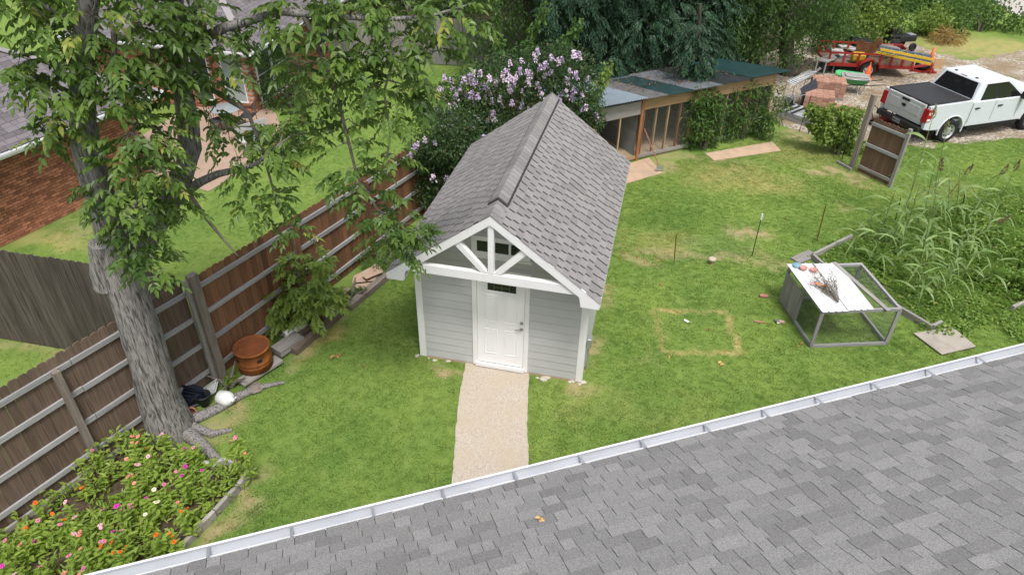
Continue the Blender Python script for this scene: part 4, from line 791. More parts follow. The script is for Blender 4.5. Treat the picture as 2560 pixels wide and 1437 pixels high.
woody('pen_shrub', 'leafy shrub growing against the middle of the wooden pen', 'shrub', G(1757, 372), grid_blobs(1738, 1800, 250, 372, 26, 22, .75), LF_MID, 'leaf', .17, .075, 1.5, None, 'shrubs in front of the pen', .25, tone0=.55)
woody('pen_shrub', 'wide dark shrub covering the right half of the wooden pen', 'shrub', G(1850, 345), grid_blobs(1800, 1945, 235, 352, 27, 21, .75, keep=lambda x, y: y < 352-(x-1800)*.12), LF_MID, 'leaf', .16, .05, 1.6, None, 'shrubs in front of the pen', .25, tone0=.45)
woody('vine_bush', 'bright green vine heaped on the wire fence beside the gate', 'bush', G(2090, 385), grid_blobs(2040, 2158, 258, 395, 24, 18, .7, keep=lambda x, y: y > 245+(x-2045)*.45 and y < 330+(x-2040)*.75), LF_YEL, 'leaf', .12, .10, 3.0, None, None, .22, tone0=.5)
woody('house_shrub', 'dense dark shrub at the corner of the brick house', 'shrub', G(725, 268), grid_blobs(672, 775, 150, 270, 28, 26), LF_MYRTLE, 'leaf', .1, .06, 1.1, None, None, .4, tone0=.6)
woody('house_shrub', 'leafy shrub beside the neighbour patio edge', 'shrub', G(735, 385), grid_blobs(705, 765, 330, 385, 26, 24), LF_MID, 'leaf', .11, .06, 1.1, None, None, .3, tone0=.3)
woody('fence_sprig', 'fresh green sprig between the cedar fence and the shed eave', 'weed', G(975, 660), [(965, 610, 30), (950, 630, 26), (990, 600, 26), (1000, 620, 22)], LF_MID, 'frond', .07, .03, 1.0, None, None, .15, tone0=.6, part='foliage')
woody('bed_weed', 'small leafy weed at the foot of the tall fence post', 'weed', G(575, 965), [(570, 960, 16), (590, 955, 14), (560, 972, 12)], LF_YEL, 'leaf', .07, .05, 4.0, None, None, .1, part='foliage')
woody('bed_weed', 'low green weeds beside the cardboard', 'weed', G(880, 745), [(870, 748, 14), (890, 735, 14), (905, 725, 12)], LF_MID, 'leaf', .05, .03, 5.0, None, None, .1, part='foliage')
woody('dry_grass_heap', 'heap of dry straw coloured grass beside the round bush', 'dry grass', G(2365, 108), [(2365, 100, 20), (2345, 104, 18), (2385, 104, 16)], LEAFDRY, 'leaf', .4, .02, 4.0, None, None, .2, part='foliage')
# ------------------------------------------------------------------ zinnia bed
PET = {'pink': (.62, .22, .34), 'magenta': (.55, .05, .36), 'salmon': (.72, .28, .22), 'orange': (.72, .16, .02), 'cream': (.75, .72, .52), 'pale pink': (.75, .42, .48)}
FM = {}
for k, c in PET.items():
    pm = simple('petal_'+k.replace(' ', '_'), c, .6, .2, amt=.12, sc_=20, rnd=.15); cm_ = simple('centre_'+k.replace(' ', '_'), lighten(c, .45), .8, .2); q = MB()
    for ring, (rr, z, n) in enumerate(((.048, 0, 11), (.034, .008, 9))):
        for j in range(n):
            a = 2*PI*j/n+ring*.3; d = Vector((math.cos(a), math.sin(a), 0)); s = Vector((-d.y, d.x, 0)); w_ = rr*.30
            q.add([d*.008+Vector((0, 0, z)), d*rr*.6-s*w_+Vector((0, 0, z+.006)), d*rr+Vector((0, 0, z)), d*rr*.6+s*w_+Vector((0, 0, z+.006))], [(0, 1, 2, 3)])
    q.mi = 1; q.lathe([(.014, .004), (.013, .014), (.006, .02), (.0005, .021)], 8); FM[k] = q.mesh('flower', [pm, cm_])
ZM = []
for k in range(5):
    lv = LV(); hh = 1.0; ST = LV()
    for j in range(13):
        z = .08+.86*j/13; a0 = j*1.57+rng.uniform(-.4, .4)
        for s in (0, PI):
            a = a0+s; D = np.array([[math.cos(a), math.sin(a), rng.uniform(.0, .55)]]); lv.add(np.array([[rng.normal()*.02, rng.normal()*.02, z]]), D, np.array([[0, 0, 1.]]), rng.uniform(.10, .17), rng.uniform(.045, .07), np.clip(rng.normal(.5, .25), 0, 1))
    for j in range(3):
        a = 2*PI*j/3; lv.add(np.array([[.006*math.cos(a), .006*math.sin(a), 0]]), np.array([[0, 0, 1.]]), np.array([[math.cos(a), math.sin(a), 0.]]), 1.0, .016, .4)
    ZM.append(lv.mesh('foliage', LF_ZIN, bend=.0))
def inpoly(p, poly):
    c = False; n = len(poly)
    for i in range(n):
        a, b = poly[i], poly[(i+1) % n]
        if (a[1] > p[1]) != (b[1] > p[1]) and p[0] < (b[0]-a[0])*(p[1]-a[1])/(b[1]-a[1])+a[0]: c = not c
    return c
def zinnia(p, h, col, group='zinnias in the flower bed', lab=None):
    pw = in_view(p); x_, y_ = pw[0], pw[1]
    at_ = 'close to the tree trunk' if y_ < 1215 and x_ < 480 else 'beside the concrete bed corner' if y_ < 1230 else 'near the block edging' if x_ > 350 else 'at the fence side of the bed' if x_ < 150 else 'low in the middle of the bed' if y_ > 1360 else 'in the middle of the bed'
    o = thing('zinnia_plant', lab or ('zinnia plant with %s flower %s' % (col, at_)), 'flower', p, 0, group)
    f = inst('foliage', random.choice(ZM), Matrix.Translation(p)@Matrix.Rotation(random.uniform(0, 6), 4, 'Z')@Matrix.Diagonal((random.uniform(.85, 1.2),)*2+(h, 1)), o)
    for k in range(random.choice((1, 1, 2))):
        off = Vector((random.uniform(-.05, .05), random.uniform(-.05, .05), h+random.uniform(-.05, .02))) if k else Vector((0, 0, h+.005))
        inst('flower', FM[col], Matrix.Translation(Vector(p)+off)@Matrix.Rotation(random.uniform(-.5, .5), 4, 'X')@Matrix.Rotation(random.uniform(-.5, .5), 4, 'Y')@Matrix.Scale(random.uniform(.55, .92), 4), o)
ZP = [(207, 1095, 'pink'), (230, 1125, 'pink'), (330, 1090, 'salmon'), (345, 1090, 'salmon'), (330, 1105, 'salmon'), (402, 1085, 'pale pink'), (368, 1120, 'orange'), (370, 1140, 'pale pink'), (318, 1148, 'salmon'), (348, 1160, 'pale pink'), (462, 1120, 'magenta'), (483, 1118, 'pink'), (576, 1102, 'magenta'), (587, 1095, 'pink'), (612, 1132, 'salmon'), (590, 1153, 'magenta'), (463, 1165, 'magenta'), (440, 1178, 'pink'), (455, 1188, 'magenta'), (505, 1175, 'magenta'), (330, 1188, 'salmon'), (320, 1190, 'salmon'), (386, 1165, 'pink'), (410, 1210, 'pink'), (335, 1207, 'salmon'), (385, 1223, 'cream'), (420, 1222, 'magenta'), (207, 1217, 'orange'), (88, 1256, 'orange'), (163, 1254, 'pale pink'), (130, 1283, 'orange'), (257, 1273, 'pink'), (290, 1265, 'magenta'), (303, 1275, 'pale pink'), (325, 1260, 'pink'), (365, 1243, 'magenta'), (388, 1255, 'cream'), (443, 1255, 'salmon'), (453, 1277, 'orange'), (468, 1270, 'orange'), (363, 1285, 'cream'), (360, 1298, 'pink'), (95, 1300, 'pink'), (160, 1298, 'orange'), (186, 1292, 'pale pink'), (150, 1310, 'pink'), (200, 1328, 'salmon'), (185, 1333, 'pale pink'), (250, 1312, 'pale pink'), (282, 1327, 'magenta'), (302, 1325, 'pink'), (423, 1332, 'orange'), (390, 1336, 'orange'), (12, 1350, 'pink'), (22, 1362, 'pink'), (50, 1360, 'salmon'), (82, 1354, 'magenta'), (278, 1355, 'orange'), (252, 1364, 'orange'), (315, 1365, 'orange'), (260, 1352, 'pink'), (247, 1378, 'pink'), (282, 1380, 'orange'), (300, 1378, 'orange'), (435, 1353, 'orange'), (172, 1388, 'pink'), (200, 1370, 'salmon'), (208, 1418, 'pink'), (100, 1415, 'pink'), (160, 1432, 'salmon'), (197, 1435, 'salmon'), (5, 1410, 'magenta'), (38, 1432, 'pale pink'), (60, 1320, 'orange'), (65, 1318, 'orange')]
for x, y, c in ZP:
    h = random.choice((.32, .4, .48, .56, .66, .72))+random.uniform(-.04, .04); p = G(x, y, h+.05); zinnia(Vector((p.x, p.y, .045)), h, c)
bedpoly = [tuple(p[:2]) for p in bp]; lv = LV(); nb = 0
for k in range(3000):
    x = rng.uniform(-5.6, -1.7); y = rng.uniform(-8, -3.4)
    if not inpoly((x, y), bedpoly): continue
    nb += 1
    if nb > 400: break
    h = .06+.55*float(np.clip(fbm(np.array([x]), np.array([y]), 1.6, 31)[0]*2-.55, 0, 1)); a = rng.uniform(0, 6, 12); n = 12; P = np.stack([x+rng.normal(size=n)*.05, y+rng.normal(size=n)*.05, .05+rng.random(n)*h], 1)
    lv.add(P, np.stack([np.cos(a), np.sin(a), rng.uniform(.1, .9, n)], 1), rdirs(n, 2), rng.uniform(.08, .15, n), rng.uniform(.03, .055, n), np.clip(rng.normal(.5, .25, n), 0, 1))
o = lv.build('flower_bed_foliage', LF_ZIN); tag(o, 'crowded yellow green leaves between the zinnias in the bed', 'foliage', None, 'stuff')
# ------------------------------------------------------------------ animal pen (long lean-to coop)
PO = Vector((3.5, 10.55, 0)); FD = Vector((.762, .648, 0)).normalized(); BD = Vector((-FD.y, FD.x, 0))
pen = thing('animal_pen', 'long open fronted wooden pen with a patchwork metal roof', 'pen', PO+FD*1.8+BD*1.4)
def K(t, b, z): return PO+FD*t+BD*b+Vector((0, 0, z))
def pk(name, a, b, w_, t_, m, up=None): return plank(name, a, b, w_, t_, m, pen, up=up or -BD)
T0, T1, DB, ZF, ZB = -1.75, 5.35, 2.9, 2.06, 1.55
PENIN = simple('pen_inner_wall', (.23, .22, .205), .9, .15, amt=.25, sc_=3, rnd=.15)
for i in range(9): pk('back_board', K(T0, DB, .12+i*.17), K(T1, DB, .12+i*.17), .17, .02, PENIN)
for t_, m in ((T0, TREATED), (T1, OLDWOOD)):
    for i in range(17):
        b0 = .05+i*.172
        if b0 < DB: plank('end_board', K(t_, b0, .05), K(t_, b0, ZF-.06-(ZF-ZB)*b0/DB), .165, .02, m, pen, up=FD)
for i in range(8): plank('partition_board', K(0.02, .15, .15+i*.2), K(.02, 2.8, .15+i*.2), .2, .018, simple('blue_grey_lap', (.30, .33, .34), .85, .2, rnd=.1) if i == 0 else bpy.data.materials['blue_grey_lap'], pen, up=FD)
q = MB(); q.hexa([K(T0, 0, .02), K(T1, 0, .02), K(T1, DB, .02), K(T0, DB, .02), K(T0, 0, .09), K(T1, 0, .09), K(T1, DB, .09), K(T0, DB, .09)]); q.build('floor', simple('pen_sand_floor', (.36, .28, .19), .95, .1, amt=.25, sc_=6, world=True), pen, world=True)
REDW = simple('red_brown_stud', (.25, .115, .055), .8, .2, amt=.25, sc_=3, st=(.7, 10, 10), rnd=.2)
pk('sill_plate', K(.06, -.02, .13), K(T1, -.02, .13), .09, .05, GREYWOOD); pk('sill_plate', K(T0, -.02, .12), K(-.06, -.02, .12), .1, .05, TREATED)
pk('header_board', K(.05, -.035, 1.84), K(2.7, -.035, 1.84), .36, .03, TREATED); pk('header_board', K(2.71, -.035, 1.84), K(T1, -.035, 1.84), .36, .03, TREATED)
pk('header_board', K(T0+.1, -.04, 1.74), K(-.08, -.04, 1.76), .42, .03, GREYWOOD)
pk('corner_post', K(0, -.03, .0), K(0, -.03, ZF-.02), .1, .06, REDW); pk('corner_post', K(T0+.05, -.03, .0), K(T0+.05, -.03, ZF-.05), .12, .06, TREATED); pk('corner_post', K(T1, -.03, 0), K(T1, -.03, ZF-.03), .09, .06, TREATED)
pk('stud', K(-.78, -.02, .1), K(-.78, -.02, 1.55), .045, .05, TREATED)
for i in range(11): pk('stud', K(.12+.47*i, .02, .15), K(.12+.47*i, .02, 1.7), .04, .085, TREATED if i % 3 else REDW)
q = MB()
for i in range(int((T1-.1)/.05)): q.beam(K(.1+i*.05, -.005, .16), K(.1+i*.05, -.005, 1.66), .0025, .0025)
for i in range(30): q.beam(K(.06, -.005, .16+i*.05), K(T1, -.005, .16+i*.05), .0025, .0025)
tag(q.build('wire_mesh', GALV, pen, world=True), kind='stuff')
for i in range(7): pk('rafter', K(.1+i*.86, .0, ZF-.07), K(.1+i*.86, DB, ZB-.06), .04, .09, TREATED, up=Vector((0, 0, 1)))
PR = [(T0-.1, -.02, .02, simple('blue_galvanised_sheet', (.36, .43, .50), .35, .5, metal=.4, amt=.12, sc_=3, world=True)), (-.02, .75, .0, simple('brown_debris_sheet', (.12, .115, .115), .7, .3, amt=.4, sc_=4, world=True)), (.75, 1.75, -.01, simple('dark_green_sheet', (.022, .05, .052), .45, .4, amt=.4, sc_=3, world=True)), (1.75, 2.9, .0, simple('grey_metal_sheet', (.20, .215, .235), .4, .5, metal=.3, amt=.35, sc_=3, world=True)), (2.9, 4.1, .01, simple('black_sheet', (.035, .04, .045), .4, .5, amt=.3, sc_=3, world=True)), (4.1, T1+.45, .04, simple('green_corrugated_sheet', (.022, .055, .055), .35, .5, amt=.3, sc_=3, world=True))]
for a, b, dz, m in PR:
    q = MB(); n = int((b-a)/.0225); vs = []
    for i in range(n+1):
        t_ = a+(b-a)*i/n; h = .014*math.sin(i*PI/2)
        vs += [K(t_, -.28, ZF+.045+dz+h), K(t_, DB+.25, ZB-.03+dz+h)]
    vs2 = [v-Vector((0, 0, .004)) for v in vs]
    q.add(vs, [(2*i, 2*i+2, 2*i+3, 2*i+1) for i in range(n)], True); q.add(vs2, [(2*i, 2*i+1, 2*i+3, 2*i+2) for i in range(n)], True)
    q.build('roof_panel', m, pen, world=True)
lv = LV(); n = 260; tt = rng.uniform(-.2, 4.2, n); bb = rng.uniform(.6, 3.0, n); P = np.array([list(K(a, b, ZF-(ZF-ZB)*(b+.2)/DB+.10)) for a, b in zip(tt, bb)]); lv.add(P, rdirs(n), rdirs(n, 3), .07, .045, rng.random(n)); tag(lv.build('leaf_litter', simple('brown_litter', (.15, .10, .055), .9, .1, amt=.3), pen), kind='stuff')
# shovel leaning on the pen
def on_pen(x, y): d = ray(x, y); return CAM+d*((PO-BD*.08-CAM).dot(BD)/d.dot(BD))
sh = thing('shovel', 'shovel with a long reddish handle leaning on the pen post', 'shovel', G(1651, 428)); a = on_pen(1611, 322); b = G(1647, 414, .22)
q = MB(); q.tube([a, b], .017, 7); q.build('handle', simple('red_handle', (.3, .11, .09), .6, .3), sh, world=True)
dv = (b-a).normalized(); sdv = dv.cross(Vector((0, 0, 1))).normalized(); q = MB(); e = G(1652, 428, .02)
q.prism([b-sdv*.03, b+sdv*.03, b.lerp(e, .25)+sdv*.12, e.lerp(b, .2)+sdv*.12, e, e.lerp(b, .2)-sdv*.12, b.lerp(e, .25)-sdv*.12], Vector((.0, -.012, .01))); q.build('blade', GALV, sh, world=True)
# ------------------------------------------------------------------ mesh run (movable cage) with a white sheet on top
CO = Vector((7.9, 2.24, 0)); ca = math.atan2(.30, .953); cage = thing('mesh_run', 'low grey timber cage with wire mesh sides and white metal sheets', 'cage', CO, ca)
CW, CDp, CH = 1.66, 1.66, .95; CF = simple('grey_cage_timber', (.30, .295, .30), .8, .2, amt=.25, sc_=3, st=(.7, 12, 12), rnd=.15)
Mc = wm(cage)
def cw(x, y, z): return Mc@Vector((x, y, z))
def cp(name, a, b, w_=.05, t_=.05, m=CF, up=(0, 0, 1)): return plank(name, cw(*a), cw(*b), w_, t_, m, cage, up=up)
for y in (0, CDp): cp('bottom_rail', (-.02, y, .04), (CW+.02, y, .04), .05, .07); cp('top_rail', (-.02, y, CH), (CW+.02, y, CH), .06, .06)
for x in (0, CW): cp('side_rail', (x, .03, .045), (x, CDp-.03, .045), .05, .06); cp('side_rail', (x, .03, CH-.005), (x, CDp-.03, CH-.005), .055, .055)
for x in (0, CW):
    for y in (0, CDp): cp('corner_post', (x, y, .08), (x, y, CH-.03), .065, .065)
cp('side_rail', (0, .9, .52), (0, CDp, .52), .03, .04); cp('corner_post', (0, .86, .08), (0, .86, CH-.03), .05, .05)
for i in range(6): cp('side_board', (-.035, .92+i*.13, .06), (-.035, .92+i*.13, .82), .125, .018, GREYWOOD, up=tuple(Mc.to_3x3()@Vector((1, 0, 0))))
MESHW = simple('mesh_wire', (.25, .26, .26), .5, .4, metal=.5)
def grid(name, o, u, v_, lu, lv_, root, s=.036, r=.0014):
    q = MB(); o = Vector(o); u = Vector(u); v_ = Vector(v_)
    for i in range(int(lu/s)+1): q.beam(o+u*i*s, o+u*i*s+v_*lv_, r, r, up=u.cross(v_))
    for i in range(int(lv_/s)+1): q.beam(o+v_*i*s, o+v_*i*s+u*lu, r, r, up=u.cross(v_))
    return tag(q.build(name, MESHW, root), kind='stuff')
grid('mesh_panel', (0, -.02, .07), (1, 0, 0), (0, 0, 1), CW, CH-.1, cage); grid('mesh_panel', (0, CDp+.02, .07), (1, 0, 0), (0, 0, 1), CW, CH-.1, cage); grid('mesh_panel', (CW+.02, 0, .07), (0, 1, 0), (0, 0, 1), CDp, CH-.1, cage); grid('mesh_panel', (-.02, 0, .07), (0, 1, 0), (0, 0, 1), .9, CH-.1, cage); grid('mesh_panel', (1.0, 0, CH+.01), (1, 0, 0), (0, 1, 0), CW-1.0, CDp, cage)
WSH = simple('white_roofing_sheet', (.72, .73, .74), .4, .4, amt=.06, col2=(.42, .36, .30), c2=(.62, .8), sc2=2.5)
for k, (xa, xb) in enumerate(((-.06, .52), (.50, 1.06))):
    q = MB(); n = 44; vs = []
    for i in range(n+1):
        x = xa+(xb-xa)*i/n; h = .02 if (i % 11) in (0, 1) else .0
        vs += [(x, -.06+k*.02, CH+.04+h+k*.006), (x-.02+k*.05, CDp+.05-k*.03, CH+.04+h+k*.006)]
    q.add(vs, [(2*i, 2*i+2, 2*i+3, 2*i+1) for i in range(n)]); q.add([(a, b, c-.003) for a, b, c in vs], [(2*i, 2*i+1, 2*i+3, 2*i+2) for i in range(n)]); q.build('white_sheet', WSH, cage)
cp('loose_board', (1.02, CDp+.05, CH+.05), (1.34, -.1, CH+.05), .09, .025, GREYWOOD)
ct = CH+.068
def oncage(x, y): g = G(x, y, ct); return (g.x, g.y, ct)
cyl('blue_dish', [(.001, .03), (.09, .035), (.1, .02), (.1, 0)], simple('blue_plastic', (.2, .36, .44), .5, .4), oncage(1993, 664), 'round blue lid on the far corner of the white sheets', 'lid')
CLAYP = simple('pink_clay', (.5, .26, .22), .8, .2, amt=.2)
cyl('clay_saucer', [(.001, .02), (.06, .02), (.075, .05), (.085, .05), (.07, 0), (.001, 0)], CLAYP, oncage(2008, 672), 'chipped pink clay saucer beside the blue lid on the cage', 'saucer'); cyl('clay_saucer', [(.001, .02), (.06, .02), (.075, .05), (.085, .05), (.07, 0), (.001, 0)], CLAYP, oncage(2034, 677), 'pink clay saucer next to the dried branch on the cage', 'saucer')
lv = LV(); q = MB(); tip = Vector(oncage(2096, 758)); 
for i in range(26):
    e = Vector(oncage(2015+rng.uniform(0, 75), 682+rng.uniform(0, 40)))+Vector((0, 0, rng.uniform(.0, .16))); q.tube([tip+Vector((0, 0, .01)), tip.lerp(e, .5)+Vector((rng.normal()*.03, rng.normal()*.03, .03)), e], [.005, .004, .002], 4)
    P = np.array([list(tip.lerp(e, f)) for f in rng.uniform(.45, 1, 26)])+rng.normal(size=(26, 3))*.02; P[:, 2] = np.maximum(P[:, 2], ct+.003); lv.add(P, rdirs(26, .2), rdirs(26), .05, .012, rng.random(26))
br = thing('dried_branch', 'dried brown twiggy bush lying on the white cage sheets', 'branch', tip); q.build('stem', TWIG, br, world=True); lv.build('twigs', simple('dry_twig', (.17, .14, .08), .9, .1, amt=.3, sc_=20), br, six=False)
tr = thing('hand_trowel', 'orange handled trowel lying across the dried branch on the cage', 'trowel', Vector(oncage(2050, 718))+Vector((0, 0, .05))); q = MB(); q.tube([(-.09, .03, .012), (.0, 0, .016), (.10, -.03, .014)], [.02, .024, .02], 8); q.build('handle', simple('orange_plastic', (.72, .27, .1), .5, .4), tr)
q = MB(); q.prism([(-.1, .06, .01), (-.16, .08, .008), (-.24, .07, .005), (-.18, .02, .008), (-.1, .01, .01)], (0, 0, .004)); q.build('blade', CLAYP, tr)
# ------------------------------------------------------------------ garden bed on the right
GB = gp((2032, 640), (2128, 594), (2230, 555), (2330, 520), (2450, 490), (2560, 470), (2700, 500))+[(17.5, 7), (15.5, 4.2)]+gp((2560, 800), (2420, 800), (2330, 818), (2238, 765), (2150, 700))
sheet('garden_soil', GB, .006, simple('weedy_soil', (.10, .13, .04), .95, .1, amt=.5, sc_=6, world=True), wob=.08, step=.4)
def tim(a, b, label, m=GREYWOOD): return lumber('bed_timber', G(*a, .08), G(*b, .08), .07, .16, m, label, 'timber', 'timbers round the vegetable bed')
tim((2032, 640), (2128, 593), 'short timber edging the far left side of the vegetable bed'); tim((2032, 642), (2075, 680), 'timber edging the bed end behind the cage'); tim((2240, 768), (2328, 820), 'timber edging the bed between the cage and the plywood'); tim((2330, 819), (2352, 808), 'short timber stub at the bed corner by the plywood'); tim((2530, 772), (2590, 745), 'pale timber edging the bed at the right edge of the view')
lumber('plank', G(1988, 652, .03), G(2034, 632, .03), .3, .03, GREYWOOD, 'grey board lying on the lawn behind the cage')
lv = LV(); gpoly = GB
GX0, GX1 = 8, 18; GY0, GY1 = 2.2, 13
def pts_in(poly, n):
    xs = [p[0] for p in poly]; ys = [p[1] for p in poly]; out = []
    while len(out) < n:
        p = (rng.uniform(min(xs), max(xs)), rng.uniform(min(ys), max(ys)))
        if inpoly(p, poly): out.append(p)
    return np.array(out)
def in_front_board(p): return False
P = pts_in(gpoly, 3400); ed = np.full(len(P), 9.0)
for i in range(len(gpoly)):
    a, b = np.array(gpoly[i]), np.array(gpoly[(i+1) % len(gpoly)]); t_ = np.clip(((P-a)@(b-a))/max(1e-6, (b-a)@(b-a)), 0, 1); ed = np.minimum(ed, np.linalg.norm(P-(a+t_[:, None]*(b-a)), axis=1))
hgt = (.06+.40*np.clip(fbm(P[:, 0], P[:, 1], .7, 77)*2.4-.75, 0, 1))*np.clip(ed/.9, .3, 1)
for (x, y), h in zip(P, hgt):
    if rng.random() < .62:
        n = 9; a = rng.uniform(0, 6.3, n); lv.add(np.stack([x+rng.normal(size=n)*.04, y+rng.normal(size=n)*.04, np.full(n, .01)+rng.random(n)*h*.4], 1), np.stack([np.cos(a)*.9, np.sin(a)*.9, np.ones(n)*.8], 1), rdirs(n, 1.5), h*rng.uniform(.5, 1.1, n)+.10, .03, np.clip(rng.normal(.5, .25, n), 0, 1))
    else:
        n = 14; a = rng.uniform(0, 6.3, n); lv.add(np.stack([x+rng.normal(size=n)*.12, y+rng.normal(size=n)*.12, rng.random(n)*h], 1), np.stack([np.cos(a), np.sin(a), rng.uniform(-.1, .8, n)], 1), rdirs(n, 2), rng.uniform(.06, .13, n), rng.uniform(.04, .08, n), np.clip(rng.normal(.5, .25, n), 0, 1))
o = lv.build('garden_weeds', LF_WEED, bend=.35); tag(o, 'tangle of green weeds filling the vegetable bed', 'weeds', None, 'stuff')
lv = LV(); P = pts_in(gp((2250, 820), (2330, 822), (2440, 800), (2560, 800), (2560, 860), (2480, 800), (2400, 840)), 60)
for (x, y) in P: n = 10; lv.add(np.stack([x+rng.normal(size=n)*.1, y+rng.normal(size=n)*.1, rng.random(n)*.15], 1), rdirs(n, .3), rdirs(n, 2), .08, .06, np.clip(rng.normal(.5, .25, n), 0, 1))
o = lv.build('creeping_vine', LF_WEED); tag(o, 'creeping leafy vine spilling over the bed edge by the plywood', 'vine', None, 'stuff')
lv = LV(); lv_n = 420; c = G(2535, 700); a = rng.uniform(0, 6.3, lv_n); rr = rng.random(lv_n)*.45; lv.add(np.stack([c.x+rr*np.cos(a), c.y+rr*np.sin(a), np.zeros(lv_n)], 1), np.stack([np.cos(a)*.7, np.sin(a)*.7, np.ones(lv_n)], 1), rdirs(lv_n), rng.uniform(.5, .9, lv_n), .02, rng.random(lv_n)*.4)
gc = thing('grass_clump', 'dense dark clump of long grass at the right edge of the bed', 'grass clump', c); lv.build('blades', LF_WEED, gc, bend=.5)
STALK = simple('sorghum_stalk', (.17, .23, .08), .6, .3, amt=.2); SEED = simple('seed_head', (.15, .10, .075), .9, .1, amt=.4, sc_=30); SEEDG = simple('green_seed_head', (.27, .27, .12), .9, .1, amt=.4, sc_=30)
SPL = ['beside the cage', 'at the front of the weed patch', 'in the middle of the weed patch', 'at the back of the weed patch', 'near the wooden gate', 'at the right of the weed patch']
def sorghum(px, py, tx, ty, h, head=None, lab=''):
    b = G(px, py); t = V(tx, ty, b); t = b+(t-b)*(h/max(.2, (t-b).length)) if h else t
    o = thing('sorghum_plant', lab, 'tall grass', b, 0, 'tall sorghum stalks in the garden'); q = MB(); mid = b.lerp(t, .5)+Vector((rng.normal()*.05, rng.normal()*.05, 0)); path = [b, mid, t]; q.tube(path, [.013, .011, .006], 6); q.build('stalk', STALK, o, world=True)
    H_ = (t-b).length; lf = MB()
    for k in range(int(5+H_*2.6)):
        f = .15+.8*k/(5+H_*2.6); p = b.lerp(mid, f*2) if f < .5 else mid.lerp(t, f*2-1); az = k*2.6+rng.uniform(-.5, .5); d = Vector((math.cos(az), math.sin(az), 0)); s = Vector((-d.y, d.x, 0)); L = rng.uniform(.55, .95); wd = rng.uniform(.04, .065); vs = []; n = 7; kk = rng.uniform(1.0, 1.9)
        for i in range(n+1):
            u = i/n; c = p+d*(L*(u-.12*u*u))+Vector((0, 0, L*(.65*u-kk*.62*u*u))); ww = wd*(1-u**2.2)*(.4+.6*min(1, u*4))+.002; tw = Vector((0, 0, .35*ww*math.sin(u*3+k))); vs += [c-s*ww/2+tw, c+s*ww/2-tw]
        lf.tone = float(np.clip(rng.normal(.5, .25), .02, 1)); lf.add(vs, [(2*i, 2*i+1, 2*i+3, 2*i+2) for i in range(n)], True)
    lf.build('leaves', LF_SORG, o, world=True)
    if head:
        lv = LV(); n = 130; hh = rng.random(n); a = rng.uniform(0, 6.3, n); dr_ = (t-mid).normalized(); P = np.array([list(t+dr_*(x*.32)) for x in hh])+np.stack([np.cos(a), np.sin(a), a*0], 1)*(.05*np.sin(np.clip(hh+.12, 0, 1)*PI))[:, None]; lv.add(P, np.tile(np.array(dr_), (n, 1))+rdirs(n)*.5, rdirs(n), .07, .014, .5); lv.build('seed_head', SEED if head == 1 else SEEDG, o, six=False)
SG = [(2215, 640, 2330, 300, 0, 2), (2330, 560, 2365, 330, 0, 2), (2300, 600, 2410, 440, 0, 1), (2420, 560, 2500, 440, 0, 1), (2380, 640, 2490, 560, 0, 1), (2200, 590, 2240, 470, 0, None), (2250, 640, 2300, 460, 0, None), (2290, 700, 2330, 520, 0, None), (2340, 680, 2440, 560, 0, None), (2160, 600, 2190, 520, 0, None), (2230, 700, 2270, 560, 0, None), (2400, 700, 2480, 600, 0, None), (2320, 760, 2400, 650, 0, None), (2260, 570, 2290, 420, 0, None), (2380, 560, 2400, 420, 0, None), (2180, 660, 2200, 560, 0, None), (2350, 740, 2420, 600, 0, None), (2280, 755, 2320, 640, 0, None), (2240, 620, 2290, 500, 0, None), (2410, 610, 2450, 480, 0, None), (2310, 540, 2340, 400, 0, None), (2270, 720, 2350, 600, 0, None), (2450, 640, 2500, 500, 0, None), (2300, 650, 2350, 430, 0, 1), (2355, 615, 2375, 450, 0, None), (2440, 720, 2530, 610, 0, None), (2130, 640, 2150, 575, 0, None), (2470, 580, 2535, 430, 0, 1)]
ORD = 'first second third fourth fifth sixth seventh eighth ninth tenth eleventh twelfth thirteenth fourteenth fifteenth sixteenth seventeenth eighteenth nineteenth twentieth twenty-first twenty-second twenty-third twenty-fourth twenty-fifth twenty-sixth twenty-seventh last'.split(); SG.sort(key=lambda s_: s_[2])
for i, (a, b, c, d, h, hd) in enumerate(SG):
    xs = 'left' if a < 2220 else 'middle' if a < 2350 else 'right'; ys = 'front' if b > 670 else 'centre' if b > 590 else 'back'
    sorghum(a, b, c, d, h, hd, 'sorghum stalk %s, its tip %s from the left in the bed' % ('with dark seed head' if hd == 1 else 'with pale seed head' if hd == 2 else 'with arching leaves', ORD[i]))
# posts and wire
def tpost(b, t, m, label, top=None):
    b = G(*b); t_ = V(*t, b); o = thing('stake', label, 'post', b, 0, 'metal stakes in the lawn'); q = MB(); q.beam(b, t_, .03, .006); q.beam(b+Vector((0, .012, 0)), t_+Vector((0, .012, 0)), .006, .022); q.build('stake_shaft', m, o, world=True)
    if top: q = MB(); q.beam(t_.lerp(b, .13), t_+Vector((0, 0, .003)), .034, .034); q.build('stake_tip', top, o, world=True)
    return b, t_
GREENM = simple('green_post_paint', (.02, .075, .05), .5, .4); DARKM = simple('dark_post', (.02, .022, .02), .6, .3)
A1 = tpost((1685, 658), (1691, 585), RUST, 'short rusty stake holding wire netting on the lawn'); A2 = tpost((1880, 640), (1906, 535), GREENM, 'green metal stake with a white tip in the lawn', WHITEP); A3 = tpost((2042, 602), (2065, 513), RUST, 'rusty brown stake at the corner of the vegetable bed')
tpost((2236, 560), (2252, 495), GREENM, 'dark green stake among the sorghum nearest the gate'); tpost((2405, 520), (2416, 470), DARKM, 'black stake among the sorghum at the back'); tpost((1998, 330), (2028, 240), DARKM, 'black stake beside the grey paver pallet'); tpost((2105, 398), (2132, 300), DARKM, 'black stake in the vine beside the gate')
